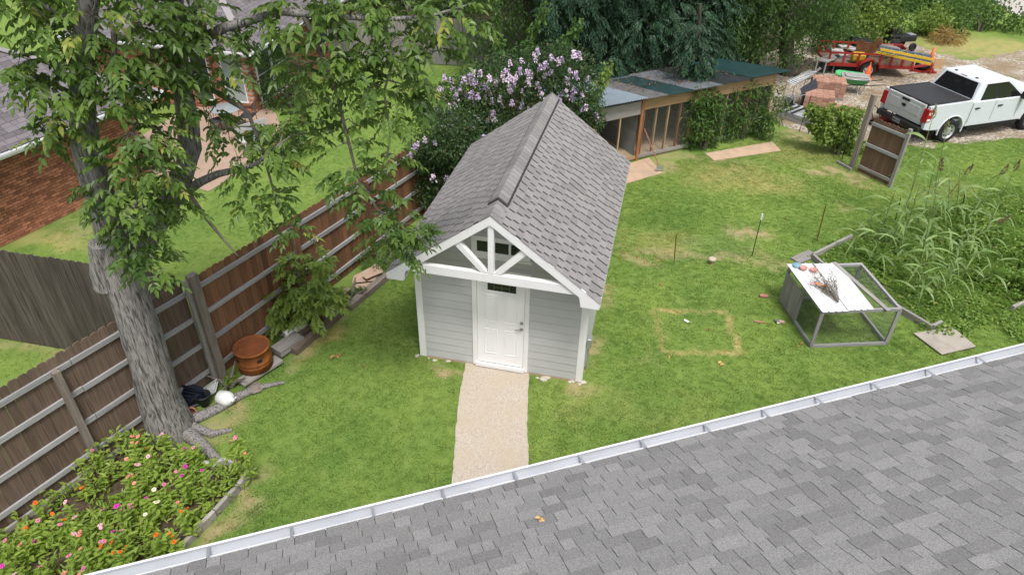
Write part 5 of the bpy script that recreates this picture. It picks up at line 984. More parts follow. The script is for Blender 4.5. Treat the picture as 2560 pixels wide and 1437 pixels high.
nt_ = thing('wire_netting', 'thin wire netting strung between the lawn stakes', 'netting', A1[0]); q = MB()
for z in np.linspace(.06, .72, 7): q.beam(A1[0]+Vector((0, 0, z)), A2[0]+Vector((0, 0, z)), .0022, .0022)
for f in np.linspace(0, 1, 20): p = A1[0].lerp(A2[0], f); q.beam(p+Vector((0, 0, .05)), p+Vector((0, 0, .73)), .0022, .0022)
q.build('wires', GALV, nt_, world=True)
# plywood and small things on the lawn
q = MB(); q.prism([G(2283, 834, .03), G(2354, 887, .03), G(2440, 867, .04), G(2381, 819, .06)], (0, 0, .018)); tag(q.build('plywood_sheet', simple('grey_plywood', (.37, .335, .29), .85, .2, amt=.12, sc_=4, col2=(.25, .22, .19), c2=(.55, .75), sc2=1.5, world=True), at=tuple(G(2354, 860))), 'weathered grey plywood sheet lying on the lawn by the garden bed', 'plywood')
cp_ = thing('stone_feeder', 'round stone cap on a small clay stand by the wire netting', 'birdbath', G(1778, 660)); q = MB(); q.lathe([(.001, .10), (.07, .105), (.1, .14), (.09, .17), (.04, .185), (.001, .187)], 14); q.build('stone_cap', simple('tan_stone', (.5, .42, .33), .9, .2, amt=.15), cp_); q = MB(); q.lathe([(.04, 0), (.035, .05), (.05, .105), (.001, .106)], 12); q.build('stand', CLAYP, cp_)
BRK = simple('loose_brick', (.36, .17, .13), .85, .2, amt=.2, sc_=10)
def bit(name, x, y, sx, sy, sz, m, rz, label, cat): q = MB(); q.box((-sx/2, -sy/2, 0), (sx/2, sy/2, sz)); o = q.build(name, m, bevel=min(sx, sy, sz)*.2); o.location = G(x, y, .012); o.rotation_euler = (0, 0, rz); return tag(o, label, cat)
bit('loose_brick', 1909, 742, .2, .09, .06, BRK, .1, 'red brick lying alone on the lawn left of the cage', 'brick'); bit('loose_brick', 1950, 806, .17, .08, .05, simple('pale_brick', (.46, .3, .24), .85, .2), -.1, 'pale broken brick at the cage corner', 'brick'); bit('tile_shard', 1898, 805, .24, .04, .02, BRK, .05, 'thin pinkish tile shard on the lawn near the cage', 'shard')
cyl('paper_cup', [(.001, 0), (.03, 0), (.045, .1), (.048, .1), (.045, .102), (.028, .01)], WHITEP, G(1940, 799, .05), 'white cup tipped over beside the pale brick', 'cup', None, 12, (R_(80), 0, .5)); bit('paper_scrap', 1716, 802, .12, .06, .008, WHITEP, -.6, 'small white paper scrap inside the dead grass outline', 'paper')
RED_ = None
dl = LV(); q = MB(); DLM = []
for k in range(3): l2 = LV(); n = 3; l2.add(rng.normal(size=(n, 3))*.02*np.array([1, 1, .3])+np.array([0, 0, .02]), rdirs(n), rdirs(n, 2), .1, .06, .5); DLM.append(l2.mesh('fallen_leaf', LEAFDRY))
FLP = [(840, 892, 'large curled brown leaf on the lawn left of the shed', 1.5), (1801, 914, 'pale leaf cluster on the lawn below the dead outline', 1.1), (1770, 828, 'pale leaf inside the dead grass outline', .8), (1654, 714, 'tan leaf on the lawn right of the shed roof', .9), (1965, 548, 'tan leaf beyond the green stake', .9), (2000, 862, 'yellow leaf by the cage front corner', 1.1), (907, 916, 'small leaf on the dark lawn left of the path', .8), (640, 662, 'leaf on the neighbour grass beyond the cedar fence', .9), (1674, 893, 'pale twig at the corner of the dead outline', .7), (1352, 1300, 'green leaf lying on the near shingle roof', .7)]
for i, (x, y, lab, s) in enumerate(FLP):
    p = G(x, y) if i != 9 else G(x, y, 3.0)
    if i == 9:
        d = ray(x, y); nn_ = (Vector((0, 0, 1))-GP*HSL); p = CAM+d*((GA-CAM).dot(nn_)/d.dot(nn_))+Vector((0, 0, .02))
    o = inst('fallen_leaf', DLM[i % 3], Matrix.Translation(p)@Matrix.Rotation(i*1.3, 4, 'Z')@Matrix.Scale(s, 4)); tag(o, lab, 'leaf')
for i in range(34):
    x, y = rng.uniform(1545, 1660), rng.uniform(575, 665); o = inst('fallen_leaf', DLM[i % 3], Matrix.Translation(G(x, y))@Matrix.Rotation(i*1.3, 4, 'Z')@Matrix.Scale(rng.uniform(.35, .7), 4)); tag(o, 'small fallen leaf among the litter right of the shed eave', 'leaf', 'leaf litter beside the shed')
q = MB(); q.lathe([(.001, 0), (.035, .0), (.04, .06), (.03, .09), (.001, .1)], 8)
# ------------------------------------------------------------------ pickup truck (own frame: X forward, Y left, Z up; origin on the ground under the rear axle)
TH = math.atan2(1.88, 3.01); rc = Vector((13.54, 14.70, 0)); TO = rc+Vector((-math.sin(TH), math.cos(TH), 0))*.90
truck = thing('pickup_truck', 'white crew cab pickup with black bed cover parked on the gravel', 'truck', TO, TH)
TWH = simple('truck_white', (.60, .635, .68), .22, .5, amt=.02); TBK = simple('truck_black_trim', (.014, .014, .015), .5, .4, amt=.1); TGL = simple('truck_glass', (.012, .013, .014), .05, .6, amt=.05)
TYRE = simple('tyre_rubber', (.022, .022, .023), .85, .2, amt=.2); RIM = simple('silver_rim', (.55, .56, .57), .35, .5, metal=.6, amt=.05); LRED = simple('tail_lamp_red', (.36, .012, .02), .2, .5, amt=.1)
def arch(cx, r, z0, a0=180, a1=0, n=14): return [(cx+r*math.cos(R_(a0+(a1-a0)*i/n)), z0+r*math.sin(R_(a0+(a1-a0)*i/n))) for i in range(n+1)]
def side_prism(q, prof, y0, y1): q.prism([(x, y0, z) for x, z in prof], (0, y1-y0, 0))
bedp = [(-1.20, .62), (-.95, .56), (-.50, .54)]+arch(0, .50, .44)+[(.58, .52), (.60, 1.40), (-1.19, 1.38)]
q = MB()
for s in (-1, 1): side_prism(q, bedp, s*.99, s*.87)
q.box((-1.15, -.87, .70), (.58, .87, .78)); q.box((.50, -.87, .78), (.60, .87, 1.38)); bedo = q.build('bed', TWH, truck, bevel=.03, seg=3)
for s in (-1, 1):
    pa = arch(0, .52, .44, 190, -10, 18); q = MB(); q.tube([(x, s*.985, z) for x, z in pa], .028, 6); q.build('wheel_flare', TWH, bedo)
q = MB(); q.box((-1.24, -.80, .72), (-1.16, .80, 1.39)); q.box((-1.255, -.66, .95), (-1.238, .66, 1.26)); tg = q.build('tailgate', simple('tailgate_grey', (.50, .515, .53), .25, .5, amt=.02), truck, bevel=.025, seg=3)
q = MB(); q.box((-1.262, -.16, 1.28), (-1.236, .16, 1.345)); q.build('tailgate_handle', TBK, tg)
q = MB(); q.lathe([(.001, .0), (.085, 0), (.095, -.008), (.1, -.02)], 20, (-1.262, 0, 1.13), 'x'); em = q.build('emblem', TBK, tg); em.scale = (1, 1, 1)
for v in em.data.vertices: v.co.z = 1.13+(v.co.z-1.13)*.5
q = MB(); q.box((-1.17, -.90, 1.398), (.56, .90, 1.432)); cv = q.build('bed_cover', simple('black_vinyl_cover', (.028, .028, .03), .55, .35, amt=.12, sc_=3, bmp=.1, bsc=120), truck, bevel=.015, seg=2)
q = MB()
for y in (-.86, .86): q.box((-1.17, y-.012, 1.4325), (.56, y+.012, 1.441))
q.box((-1.165, -.85, 1.4325), (-1.14, .85, 1.441)); q.build('cover_seam', TBK, cv)
for s in (-1, 1):
    def tlp(x, y, z): return (x, s*y, z)
    pr_ = [(-1.262, .86), (-1.05, .88), (-.97, 1.22), (-1.0, 1.28), (-1.235, 1.29)]
    q = MB(); q.prism([tlp(x, .795, z) for x, z in pr_], (0, s*.215, 0)); tl = q.build('tail_light', LRED, truck, bevel=.015, seg=2)
    for z0, z1, x0_ in ((1.12, 1.20, -1.20), (.91, .98, -1.21)):
        q = MB(); q.box((x0_, min(s*1.0, s*1.014), z0), (x0_+.13, max(s*1.0, s*1.014), z1)); q.build('reverse_lamp', WHITEP, tl)
q = MB(); q.box((-1.38, -.93, .49), (-1.20, .93, .68)); bu = q.build('rear_bumper', TBK, truck, bevel=.04, seg=3)
q = MB(); q.box((-1.388, -.155, .54), (-1.378, .155, .66)); pl_ = q.build('licence_plate', simple('plate_grey', (.28, .28, .30), .5, .4), bu)
q = MB()
for x in (-.11, -.055, .03, .075, .12): q.box((-1.3905, x-.015, .565), (-1.3885, x+.015, .635))
tag(q.build('plate_characters', TBK, bu), kind='stuff')
q = MB(); q.tube([(-1.36, -.62, .42), (-1.1, -.62, .42)], .035, 10); q.build('exhaust_tip', NICKEL, truck)
# cab: lower body and hood
cabp = [(.63, .50), (3.12, .48)]+arch(3.69, .50, .44)+[(4.25, .50), (4.58, .55), (4.66, .80), (4.64, 1.10), (4.50, 1.20), (3.2, 1.30), (2.95, 1.33), (.63, 1.36)]
q = MB(); side_prism(q, cabp, -.98, .98); body = q.build('cab_body', TWH, truck, bevel=.05, seg=3)
q = MB(); lo = [(.66, -.93), (3.12, -.93), (3.12, .93), (.66, .93)]; up_ = [(.95, -.80), (2.25, -.80), (2.25, .80), (.95, .80)]
q.hexa([(x, y, 1.31) for x, y in lo]+[(x, y, 1.93) for x, y in up_]); gh = q.build('cab_roof', TWH, truck, bevel=.07, seg=4)
def lerp2(s, u, v_, k=1.0):                # a point on the right-hand side wall of the cab top
    pass
def facept(a, b, c, d, u, v_, o): a, b, c, d = map(Vector, (a, b, c, d)); n = (b-a).cross(d-a).normalized(); p = a.lerp(b, u).lerp(d.lerp(c, u), v_); return p+n*o
def glass(name, quad_, pts, parent, th=.008):
    q = MB(); F = [facept(*quad_, u, v_, th) for u, v_ in pts]; Bk = [facept(*quad_, u, v_, -.01) for u, v_ in pts]; n = len(F)
    q.add(F+Bk, [tuple(range(n))]+[(i, i+n, (i+1) % n+n, (i+1) % n) for i in range(n)]); q.build(name, TGL, parent)
for s in (-1, 1):
    A, B, C_, D_ = (lo[0][0], s*.93, 1.31), (lo[1][0], s*.93, 1.31), (up_[1][0], s*.80, 1.93), (up_[0][0], s*.80, 1.93)
    qd = (A, B, C_, D_) if s < 0 else (B, A, D_, C_); mp = (lambda P: P) if s < 0 else (lambda P: [(1-u, v_) for u, v_ in P][::-1])
    glass('side_window', qd, mp([(.12, .06), (.40, .04), (.42, .88), (.16, .88)]), gh); glass('side_window', qd, mp([(.46, .04), (.80, -.06), (.90, .0), (.84, .72), (.80, .88), (.47, .88)]), gh)
    q = MB(); F = [facept(*qd, u, v_, .006) for u, v_ in mp([(.40, .08), (.46, .08), (.47, .88), (.42, .88)])]; q.quad(*F); q.build('window_pillar', TBK, gh)
glass('rear_window', ((.66, .93, 1.31), (.66, -.93, 1.31), (.95, -.80, 1.93), (.95, .80, 1.93)), [(.06, .14), (.94, .14), (.90, .90), (.10, .90)], gh)
glass('windscreen', ((3.12, -.93, 1.31), (3.12, .93, 1.31), (2.25, .80, 1.93), (2.25, -.80, 1.93)), [(.05, .06), (.95, .06), (.92, .92), (.08, .92)], gh)
for y in (-.5, -.3, -.1, .1, .3, .5): q = MB(); q.box((1.08, y-.045, 1.925), (2.1, y+.045, 1.943)); q.build('roof_rib', TWH, gh, bevel=.008, seg=2)
for y in (-.42, .42): q = MB(); q.lathe([(.055, 0), (.05, .03), (.02, .04), (.001, .04)], 10, (1.06, y, 1.925)); q.build('antenna_pod', TBK, gh)
q = MB(); q.box((.955, -.12, 1.885), (.985, .12, 1.925)); q.build('high_brake_light', LRED, gh)
for s in (-1, 1):
    for x in (.66, 1.66, 2.78): q = MB(); q.box((x-.006, s*.976, .62), (x+.006, s*.9835, 1.30)); q.build('door_seam', TBK, body)
    for x in (.80, 1.80): q = MB(); q.box((x, min(s*.98, s*1.015), 1.10), (x+.2, max(s*.98, s*1.015), 1.145)); q.build('door_handle', TBK, body, bevel=.008)
    q = MB(); q.box((2.70, min(s*.97, s*1.24), 1.28), (2.88, max(s*.97, s*1.24), 1.52)); q.build('mirror', TBK, body, bevel=.03, seg=2)
    q = MB(); q.box((.75, min(s*.90, s*1.0), .40), (3.0, max(s*.90, s*1.0), .46)); q.build('running_board', TBK, body)
    q = MB(); q.box((4.50, min(s*.62, s*.95), .88), (4.655, max(s*.62, s*.95), 1.08)); q.build('headlight', WHITEP, body, bevel=.01)
q = MB(); q.box((4.6, -.6, .72), (4.675, .6, 1.08)); q.build('grille', TBK, body)
q = MB(); q.box((-1.1, -.6, .35), (4.4, .6, .5)); q.build('chassis', TBK, truck)
def wheel(parent, c, s, r=.40, w_=.27, rr=.25, holes=0, name='wheel', m_rim=None):
    o = MB(); M0 = Matrix.Translation(c)@Matrix.Rotation(R_(90)*(-s), 4, 'X'); o.M = M0
    o.lathe([(rr, -w_/2), (r-.04, -w_/2), (r-.008, -w_/2+.05), (r, 0), (r-.008, w_/2-.05), (r-.04, w_/2), (rr, w_/2), (rr-.01, w_/2-.04), (rr-.01, -w_/2+.04), (rr, -w_/2)], 28); wo_ = o.build(name, TYRE, parent)
    q = MB(); q.M = M0; q.lathe([(rr+.003, w_/2-.005), (rr-.02, w_/2-.012), (rr-.04, w_/2-.05), (rr*.72, w_/2-.06), (rr*.5, w_/2-.02), (rr*.25, w_/2-.01), (.001, w_/2-.01)], 24); rm = q.build('rim', m_rim or RIM, wo_)
    for i in range(holes):
        a = 2*PI*i/holes; q = MB(); q.M = M0; q.box((rr*.66*math.cos(a)-.022, rr*.66*math.sin(a)-.022, w_/2-.058), (rr*.66*math.cos(a)+.022, rr*.66*math.sin(a)+.022, w_/2-.03)); q.build('rim_hole', TBK, wo_)
    return wo_
for x in (0, 3.69):
    for s in (-1, 1): wheel(truck, (x, s*.85, .40), s, holes=8)
# ------------------------------------------------------------------ red utility trailer and its load (own frame: X towards the tongue)
RO = Vector((12.0, 21.9, 0)); RA = math.atan2(.12, 1); trl = thing('utility_trailer', 'red steel utility trailer loaded with soil and tools', 'trailer', RO, RA); Mt = wm(trl)
RED = simple('trailer_red', (.28, .022, .018), .55, .4, amt=.2, sc_=4, col2=(.14, .05, .03), c2=(.62, .75), sc2=2)
q = MB(); q.box((-1.6, -.75, .42), (1.75, .75, .47)); q.build('deck', TIMBER, trl)
for y in (-.78, .78):
    q = MB(); q.beam((-1.6, y, .45), (1.78, y, .45), .05, .13); q.beam((-1.6, y, .92), (1.78, y, .92), .05, .07); q.build('side_rail', RED, trl)
    for x in (-1.58, -1.0, -.42, .45, .9, 1.35, 1.76): q = MB(); q.beam((x, y, .45), (x, y, .92), .075, .05, up=(0, 1, 0)); q.build('rail_post', RED, trl)
for x in (.23, .67, 1.12, 1.55): q = MB(); q.box((x-.2, -.765, .50), (x+.2, -.75, .86)); q.build('side_panel', simple('dirty_ply', (.2, .14, .10), .9, .2, amt=.5, sc_=6) if x == .23 else bpy.data.materials['dirty_ply'], trl)
q = MB(); q.box((1.76, -.76, .45), (1.80, .76, .92)); q.build('front_board', RED, trl)
q = MB(); q.beam((-1.62, -.76, .45), (-1.62, .76, .45), .05, .08); q.beam((-1.62, -.76, .92), (-1.62, .76, .92), .045, .045); q.build('tail_rail', RED, trl)
q = MB(); pf = arch(.0, .40, .36, 185, -5, 12); q.add([(x, y, z) for x, z in pf for y in (-1.06, -.80)], [(2*i, 2*i+1, 2*i+3, 2*i+2) for i in range(12)], True); q.add([(x, y, z-.015) for x, z in pf for y in (-1.06, -.80)], [(2*i, 2*i+2, 2*i+3, 2*i+1) for i in range(12)], True); q.build('fender', RED, trl)
wheel(trl, (0, -.93, .33), -1, .33, .2, .19, 6); wheel(trl, (0, .93, .33), 1, .33, .2, .19)
q = MB(); q.beam((1.78, -.6, .42), (2.9, 0, .42), .06, .08); q.beam((1.78, .6, .42), (2.9, 0, .42), .06, .08); q.beam((2.9, 0, .0), (2.9, 0, .42), .05, .05, up=(0, 1, 0)); q.build('tongue', RED, trl)
tx = lambda x, y, z: Mt@Vector((x, y, z))
so = MB(); n = 14; vs = []
for i in range(n+1):
    for j in range(7): u, v_ = i/n, j/6; vs.append((.1+1.6*u, -.72+1.44*v_, .5+.62*(math.sin(PI*u)*math.sin(PI*v_))**.4+random.uniform(-.03, .03)))
so.add(vs, [(i*7+j, (i+1)*7+j, (i+1)*7+j+1, i*7+j+1) for i in range(n) for j in range(6)], True)
o = so.build('soil_heap', simple('grey_soil', (.22, .17, .15), .95, .1, amt=.4, sc_=12, bmp=.6, bsc=18)); o.matrix_basis = wm(trl); tag(o, 'heap of grey brown soil filling the front of the red trailer', 'soil')
YEL = simple('ladder_yellow', (.62, .40, .03), .5, .4, amt=.12); BLU = simple('slate_blue_rail', (.10, .15, .20), .5, .4, amt=.2)
def ladder(name, a, b, wd, m1, m2, label, rung=.3):
    a = Vector(a); b = Vector(b); M, L = frame(a, b, (0, 0, 1)); o = thing(name, label, 'ladder', a); 
    for y, m in ((-wd/2, m1), (wd/2, m2)): q = MB(); q.M = M; q.box((0, y-.018, -.045), (L, y+.018, .045)); q.build('rail', m, o, world=True)
    for k in range(int(L/rung)): q = MB(); q.M = M; q.tube([((k+.5)*rung, -wd/2, 0), ((k+.5)*rung, wd/2, 0)], .016, 6); q.build('rung', GALV, o, world=True)
    return o
ladder('extension_ladder', G(2192, 128, 1.10), G(2328, 158, .98), .36, YEL, BLU, 'yellow and blue ladder lying across the red trailer'); ladder('extension_ladder', G(2200, 120, 1.28), G(2332, 146, 1.10), .42, YEL, BLU, 'second slate blue ladder stacked above the yellow one')
q = MB(); q.lathe([(.001, 0), (.22, .0), (.25, .05), (.24, .5), (.14, .58), (.001, .59)], 16); o = q.build('yellow_tank', YEL); o.location = tx(-.62, -.52, .72); o.rotation_euler = (R_(90), 0, R_(96)); o.scale = (.8, .8, .9); tag(o, 'round yellow plastic tank in the trailer', 'tank')
ts = thing('rusty_seat_pan', 'brown rusty curved steel seat panel standing in the trailer', 'panel', G(2168, 125, .9)); b = G(2168, 128, .9); q = MB(); vs = []
prof2 = [(-.42, .0), (.42, .0), (.46, .55), (.30, .70), (.15, .45), (-.15, .40), (-.34, .52), (-.48, .45)]
q.M = Matrix.Translation(b)@Matrix.Rotation(R_(-8), 4, 'Z'); q.prism([(x, 0, z-.1) for x, z in prof2], (0, .05, 0)); q.build('panel_sheet', simple('brown_rust', (.13, .06, .03), .85, .2, amt=.4, sc_=6), ts, world=True)
for i, (x, y) in enumerate(((2092, 128), (2112, 120), (2104, 138), (2128, 124))):
    q = MB(); q.box((-.25, -.18, 0), (.25, .18, .07)); o = q.build('concrete_paver', GREYCONC, bevel=.008); o.location = G(x, y, .55+.06*(i % 2)); o.rotation_euler = (.05, .05, i*.3); tag(o, 'pale paver in the back of the red trailer, %s of four' % ('leftmost', 'second farthest', 'nearest', 'rightmost')[i], 'paver', 'pavers in the trailer')
q = MB(); q.tube([G(2225, 139, 1.15), G(2270, 124, 1.3)], .012, 6); tag(q.build('tool_handle', TREATED, at=tuple(G(2225, 139, 1.1))), 'thin wooden tool handle poking up from the soil heap', 'tool')
# spare wheel, buckets and cones by the trailer tongue
sp = thing('spare_wheel', 'black spare wheel lying on a red frame by the trailer tongue', 'wheel', G(2302, 178)); wl_ = wheel(sp, (0, 0, .25), 1, .31, .18, .18, 0, 'tyre', RIM); wl_.matrix_basis = Matrix.Translation((0, 0, .25))@Matrix.Rotation(R_(90), 4, 'X')@Matrix.Translation((0, 0, -.25))
q = MB()
for y in (-.22, .22): q.beam((-.5, y, .05), (.55, y, .05), .06, .08)
for x in (-.4, .4): q.beam((x, -.3, .12), (x, .3, .12), .05, .05)
q.build('red_frame', RED, sp)
ORG = simple('safety_orange', (.68, .11, .02), .5, .4, amt=.08)
def cone(p, h, label, white=True):
    o = thing('traffic_cone', label, 'cone', p, 0, 'traffic cones'); q = MB(); q.box((-.15*h/.5, -.15*h/.5, 0), (.15*h/.5, .15*h/.5, .03)); q.build('cone_base', ORG, o); q = MB(); q.lathe([(.11*h/.5, .03), (.03, h), (.001, h)], 16); c = q.build('cone_body', ORG, o)
    if white: q = MB(); q.lathe([(.087*h/.5, h*.28), (.06*h/.5, h*.66)], 16); q.build('reflective_band', WHITEP, c)
cone(G(2165, 196), .72, 'plain orange traffic cone beside the wheelbarrow', False); cone(G(2327, 146, 1.0), .42, 'orange and white traffic cone standing on the ladder end')
cyl('orange_bucket', [(.001, 0), (.12, 0), (.15, .36), (.16, .36), (.16, .38), (.14, .38), (.12, .05), (.001, .05)], ORG, G(2316, 178), 'orange bucket under the ladder end', 'bucket'); bit('ply_offcut', 2342, 172, .5, .03, .42, TREATED, .5, 'brown board offcut beside the orange bucket', 'board')
# all-terrain machine and tyres behind the trailer
at = thing('garden_tractor', 'small black garden tractor parked behind the ladders', 'tractor', G(2238, 124), R_(25)); at.scale = (.85, .85, .85)
q = MB(); q.box((-.2, -.3, .45), (.9, .3, .78)); q.box((-.75, -.4, .5), (-.2, .4, .66)); q.build('hood', TBK, at, bevel=.06, seg=2); q = MB(); q.box((-.62, -.25, .68), (-.2, .25, .8)); q.box((-.7, -.25, .7), (-.58, .25, 1.15)); q.build('seat', TBK, at, bevel=.04, seg=2)
q = MB(); q.tube([(.15, 0, .75), (.0, 0, 1.05)], .025, 6); q.lathe([(.17, 0), (.19, .015), (.17, .03), (.16, .015), (.17, 0)], 16, (-.02, 0, 1.06)); q.build('steering_wheel', TBK, at)
for x, r_, w_ in ((-.5, .32, .26), (.65, .22, .16)):
    for s in (-1, 1): wheel(at, (x, s*.45, r_), s, r_, w_, r_*.55, m_rim=TBK)
q = MB(); q.box((.5, -.2, .72), (.86, .2, .8)); q.build('fender_trim', GALV, at)
for k, (x, y, lab) in enumerate(((2225, 96, 'black tyre on the ground at the foot of the leaning tyres'), (2240, 88, 'black tyre leaning in the weeds behind the tractor'), (2230, 74, 'topmost black tyre in the weeds behind the tractor'))):
    q = MB(); q.lathe([(.2, -.1), (.3, -.1), (.34, -.04), (.34, .04), (.3, .1), (.2, .1), (.2, -.1)], 22); o = q.build('old_tyre', TYRE); o.location = G(x, y, .35+.2*k); o.rotation_euler = (R_(65-k*25), 0, R_(40*k)); tag(o, lab, 'tyre', 'old tyres')
pz = G(2158, 92, .9); q = MB(); q.box((-.5, -.3, 0), (.5, .3, .25)); o = q.build('black_tub', BLACKP, bevel=.05, seg=2); o.location = pz-Vector((0, 0, .4)); o.rotation_euler = (.2, .15, .3); tag(o, 'black plastic tub tipped up behind the trailer', 'tub')
# table with plates left of the trailer, drums under it
tb_ = thing('work_table', 'low board table in the shade left of the trailer', 'table', G(2055, 165)); q = MB(); q.prism([G(2040, 152, .6), G(2078, 137, .6), G(2092, 148, .6), G(2068, 158, .6)], (0, 0, .05)); q.build('table_top', GREYWOOD, tb_, world=True)
for x, y in ((2044, 153), (2078, 139), (2090, 148), (2066, 157)): p = G(x, y, .6); q = MB(); q.beam((p.x, p.y, 0), (p.x, p.y, .6), .05, .05, up=(0, 1, 0)); q.build('leg', GREYWOOD, tb_, world=True)
for i, (x, y) in enumerate(((2057, 178), (2092, 172))): cyl('blue_drum', [(.001, 0), (.2, 0), (.21, .02), (.21, .5), (.19, .52), (.001, .52)], simple('slate_plastic', (.06, .085, .09), .6, .3) if i == 0 else bpy.data.materials['slate_plastic'], G(x, y), 'dark plastic drum under the %s end of the low table' % ('left', 'right')[i], 'drum')
# wheelbarrows
GRN = simple('barrow_green', (.06, .32, .12), .45, .4, amt=.12)
def barrow(p, rz, label, m, up_=True, grey=False, text=False, tilt=0.0):
    o = thing('wheelbarrow', label, 'wheelbarrow', p, rz, 'wheelbarrows by the brick stacks'); T = []
    for z, fx0, fx1, fy in ((.62, -.50, .52, .34), (.38, -.30, .22, .2)): T.append([(fx0, -fy, z), (fx0, fy, z), (fx1*.8, fy, z), (fx1, fy*.6, z), (fx1, -fy*.6, z), (fx1*.8, -fy, z)])
    q = MB(); n = 6; q.add(T[0]+T[1], [(i, (i+1) % n, (i+1) % n+n, i+n) for i in range(n)]+[tuple(range(n, 2*n))]); q.add([(x*.97, y*.97, z+.006) for x, y, z in T[0]]+[(x*.95, y*.95, z+.012) for x, y, z in T[1]], [(i+n, (i+1) % n+n, (i+1) % n, i) for i in range(n)]+[tuple(range(2*n-1, n-1, -1))]); tr_ = q.build('tray', m, o)
    q = MB(); q.tube([Vector(t) for t in T[0]]+[Vector(T[0][0])], .018, 6); q.build('rim', m if not grey else GALV, tr_)
    if up_:
        for s in (-1, 1):
            q = MB(); q.tube([(.62, s*.05, .2), (.1, s*.2, .36), (-.5, s*.26, .42), (-1.05, s*.3, .52)], .018, 6); q.build('handle', BLACKP, o)
            q = MB(); q.tube([(-.12, s*.2, .38), (-.2, s*.24, .0), (-.3, s*.22, .02), (-.36, s*.24, .4)], .014, 6); q.build('leg', GALV, o)
        wheel(o, (.62, 0, .19), -1, .19, .09, .1)
    if grey:
        q = MB(); q.prism([(x*1.03, y*1.05, .632) for x, y, z in T[0]], (0, 0, .03)); q.prism([(x*.8, y*.75, .6625) for x, y, z in T[0]], (0, 0, .045)); q.build('grey_cover', simple('grey_tray', (.30, .29, .28), .7, .3, amt=.25), o, bevel=.02)
    if text:
        q = MB(); cx = 0
        x = -.2
        for c0, (x_, hi, lo_, wd) in enumerate(((0, .57, .49, .02), (.028, .57, .49, .016), (.052, .57, .49, .02), (.08, .57, .49, .014), (.1, .57, .49, .016), (.125, .57, .49, .012), (.14, .505, .49, .022), (.172, .57, .53, .012), (.186, .54, .49, .012), (.204, .57, .49, .014), (.226, .57, .49, .018), (.252, .57, .49, .014), (.274, .57, .49, .022))):
            yf = lambda z: -.2-(z-.38)/.24*.14-.008
            q.add([(x+x_, yf(lo_), lo_), (x+x_+wd, yf(lo_), lo_), (x+x_+wd, yf(hi), hi), (x+x_, yf(hi), hi)], [(0, 1, 2, 3)])
        tag(q.build('lettering', BLACKP, tr_), kind='stuff')
    return o
barrow(G(2128, 232), R_(178), 'green wheelbarrow with a grey rim and lettering next to the bricks', GRN, True, True, True); b2 = barrow(G(2118, 205)+Vector((0, 0, -.3)), R_(170), 'bright green barrow tray resting behind the grey rimmed wheelbarrow', simple('barrow_bright_green', (.08, .42, .16), .45, .4), False)
# brick stacks on pallets
BM = simple('stacked_brick', (.37, .21, .155), .85, .2, amt=.18, sc_=12, rnd=.25); q = MB(); q.box((-.099, -.046, -.029), (.099, .046, .029)); BRME = q.mesh('brick', BM)
def brickstack(c, rz, nx, ny, nz, label, skip=()):
    o = thing('brick_stack', label, 'bricks', c, rz, 'brick stacks on the lot'); M0 = wm(o); W_, D_ = nx*.205, ny*.1
    q = MB(); q.box((-W_/2+.05, -D_/2+.05, .1), (W_/2-.05, D_/2-.05, .1+nz*.062-.03)); q.build('stack_core', BM, o); q = MB(); q.box((-W_/2, -D_/2, .0), (W_/2, D_/2, .1)); q.build('pallet', GREYWOOD, o)
    for k in range(nz):
        for i in range(nx):
            for j in range(ny):
                if not (k == nz-1 or j == 0 or i == nx-1 or i == 0): continue
                if k == nz-1 and (i, j) in skip: continue
                M1 = M0@Matrix.Translation((-W_/2+(i+.5)*.205+random.uniform(-.004, .004), -D_/2+(j+.5)*.1+random.uniform(-.004, .004), .13+k*.062))@Matrix.Rotation(random.uniform(-.02, .02), 4, 'Z'); inst('brick', BRME, M1, o)
brickstack(Vector((10.2, 18.3, 0)), R_(-4), 6, 8, 9, 'far brick stack beside the wheelbarrow'); brickstack(Vector((9.65, 16.6, 0)), R_(-6), 5, 9, 9, 'near brick stack behind the green vine'); brickstack(Vector((10.45, 16.25, 0)), R_(-2), 3, 5, 4, 'small low brick stack at the right of the near stack')
# grey pavers wrapped on a pallet
pv = thing('paver_pallet', 'low pallet of grey pavers with dark wrapping by the black stake', 'pavers', Vector((9.0, 15.55, 0)), R_(-38)); q = MB(); q.box((-.65, -.5, 0), (.65, .5, .1)); q.build('pallet', GREYWOOD, pv); M0 = wm(pv)
q = MB(); q.box((-.15, -.155, -.045), (.15, .155, .045)); PVM = q.mesh('paver', simple('light_grey_paver', (.30, .31, .32), .85, .2, amt=.15, rnd=.25))
for k in range(2):
    for i in range(4):
        for j in range(3): inst('paver', PVM, M0@Matrix.Translation((-.47+i*.312, -.33+j*.325, .15+k*.095))@Matrix.Rotation(random.uniform(-.04, .04), 4, 'Z'), pv)
for i in range(3): q = MB(); q.box((-.60+i*.22, -.49, .2965), (-.50+i*.22, .4, .302)); q.build('wrapping_strip', BLACKP, pv)
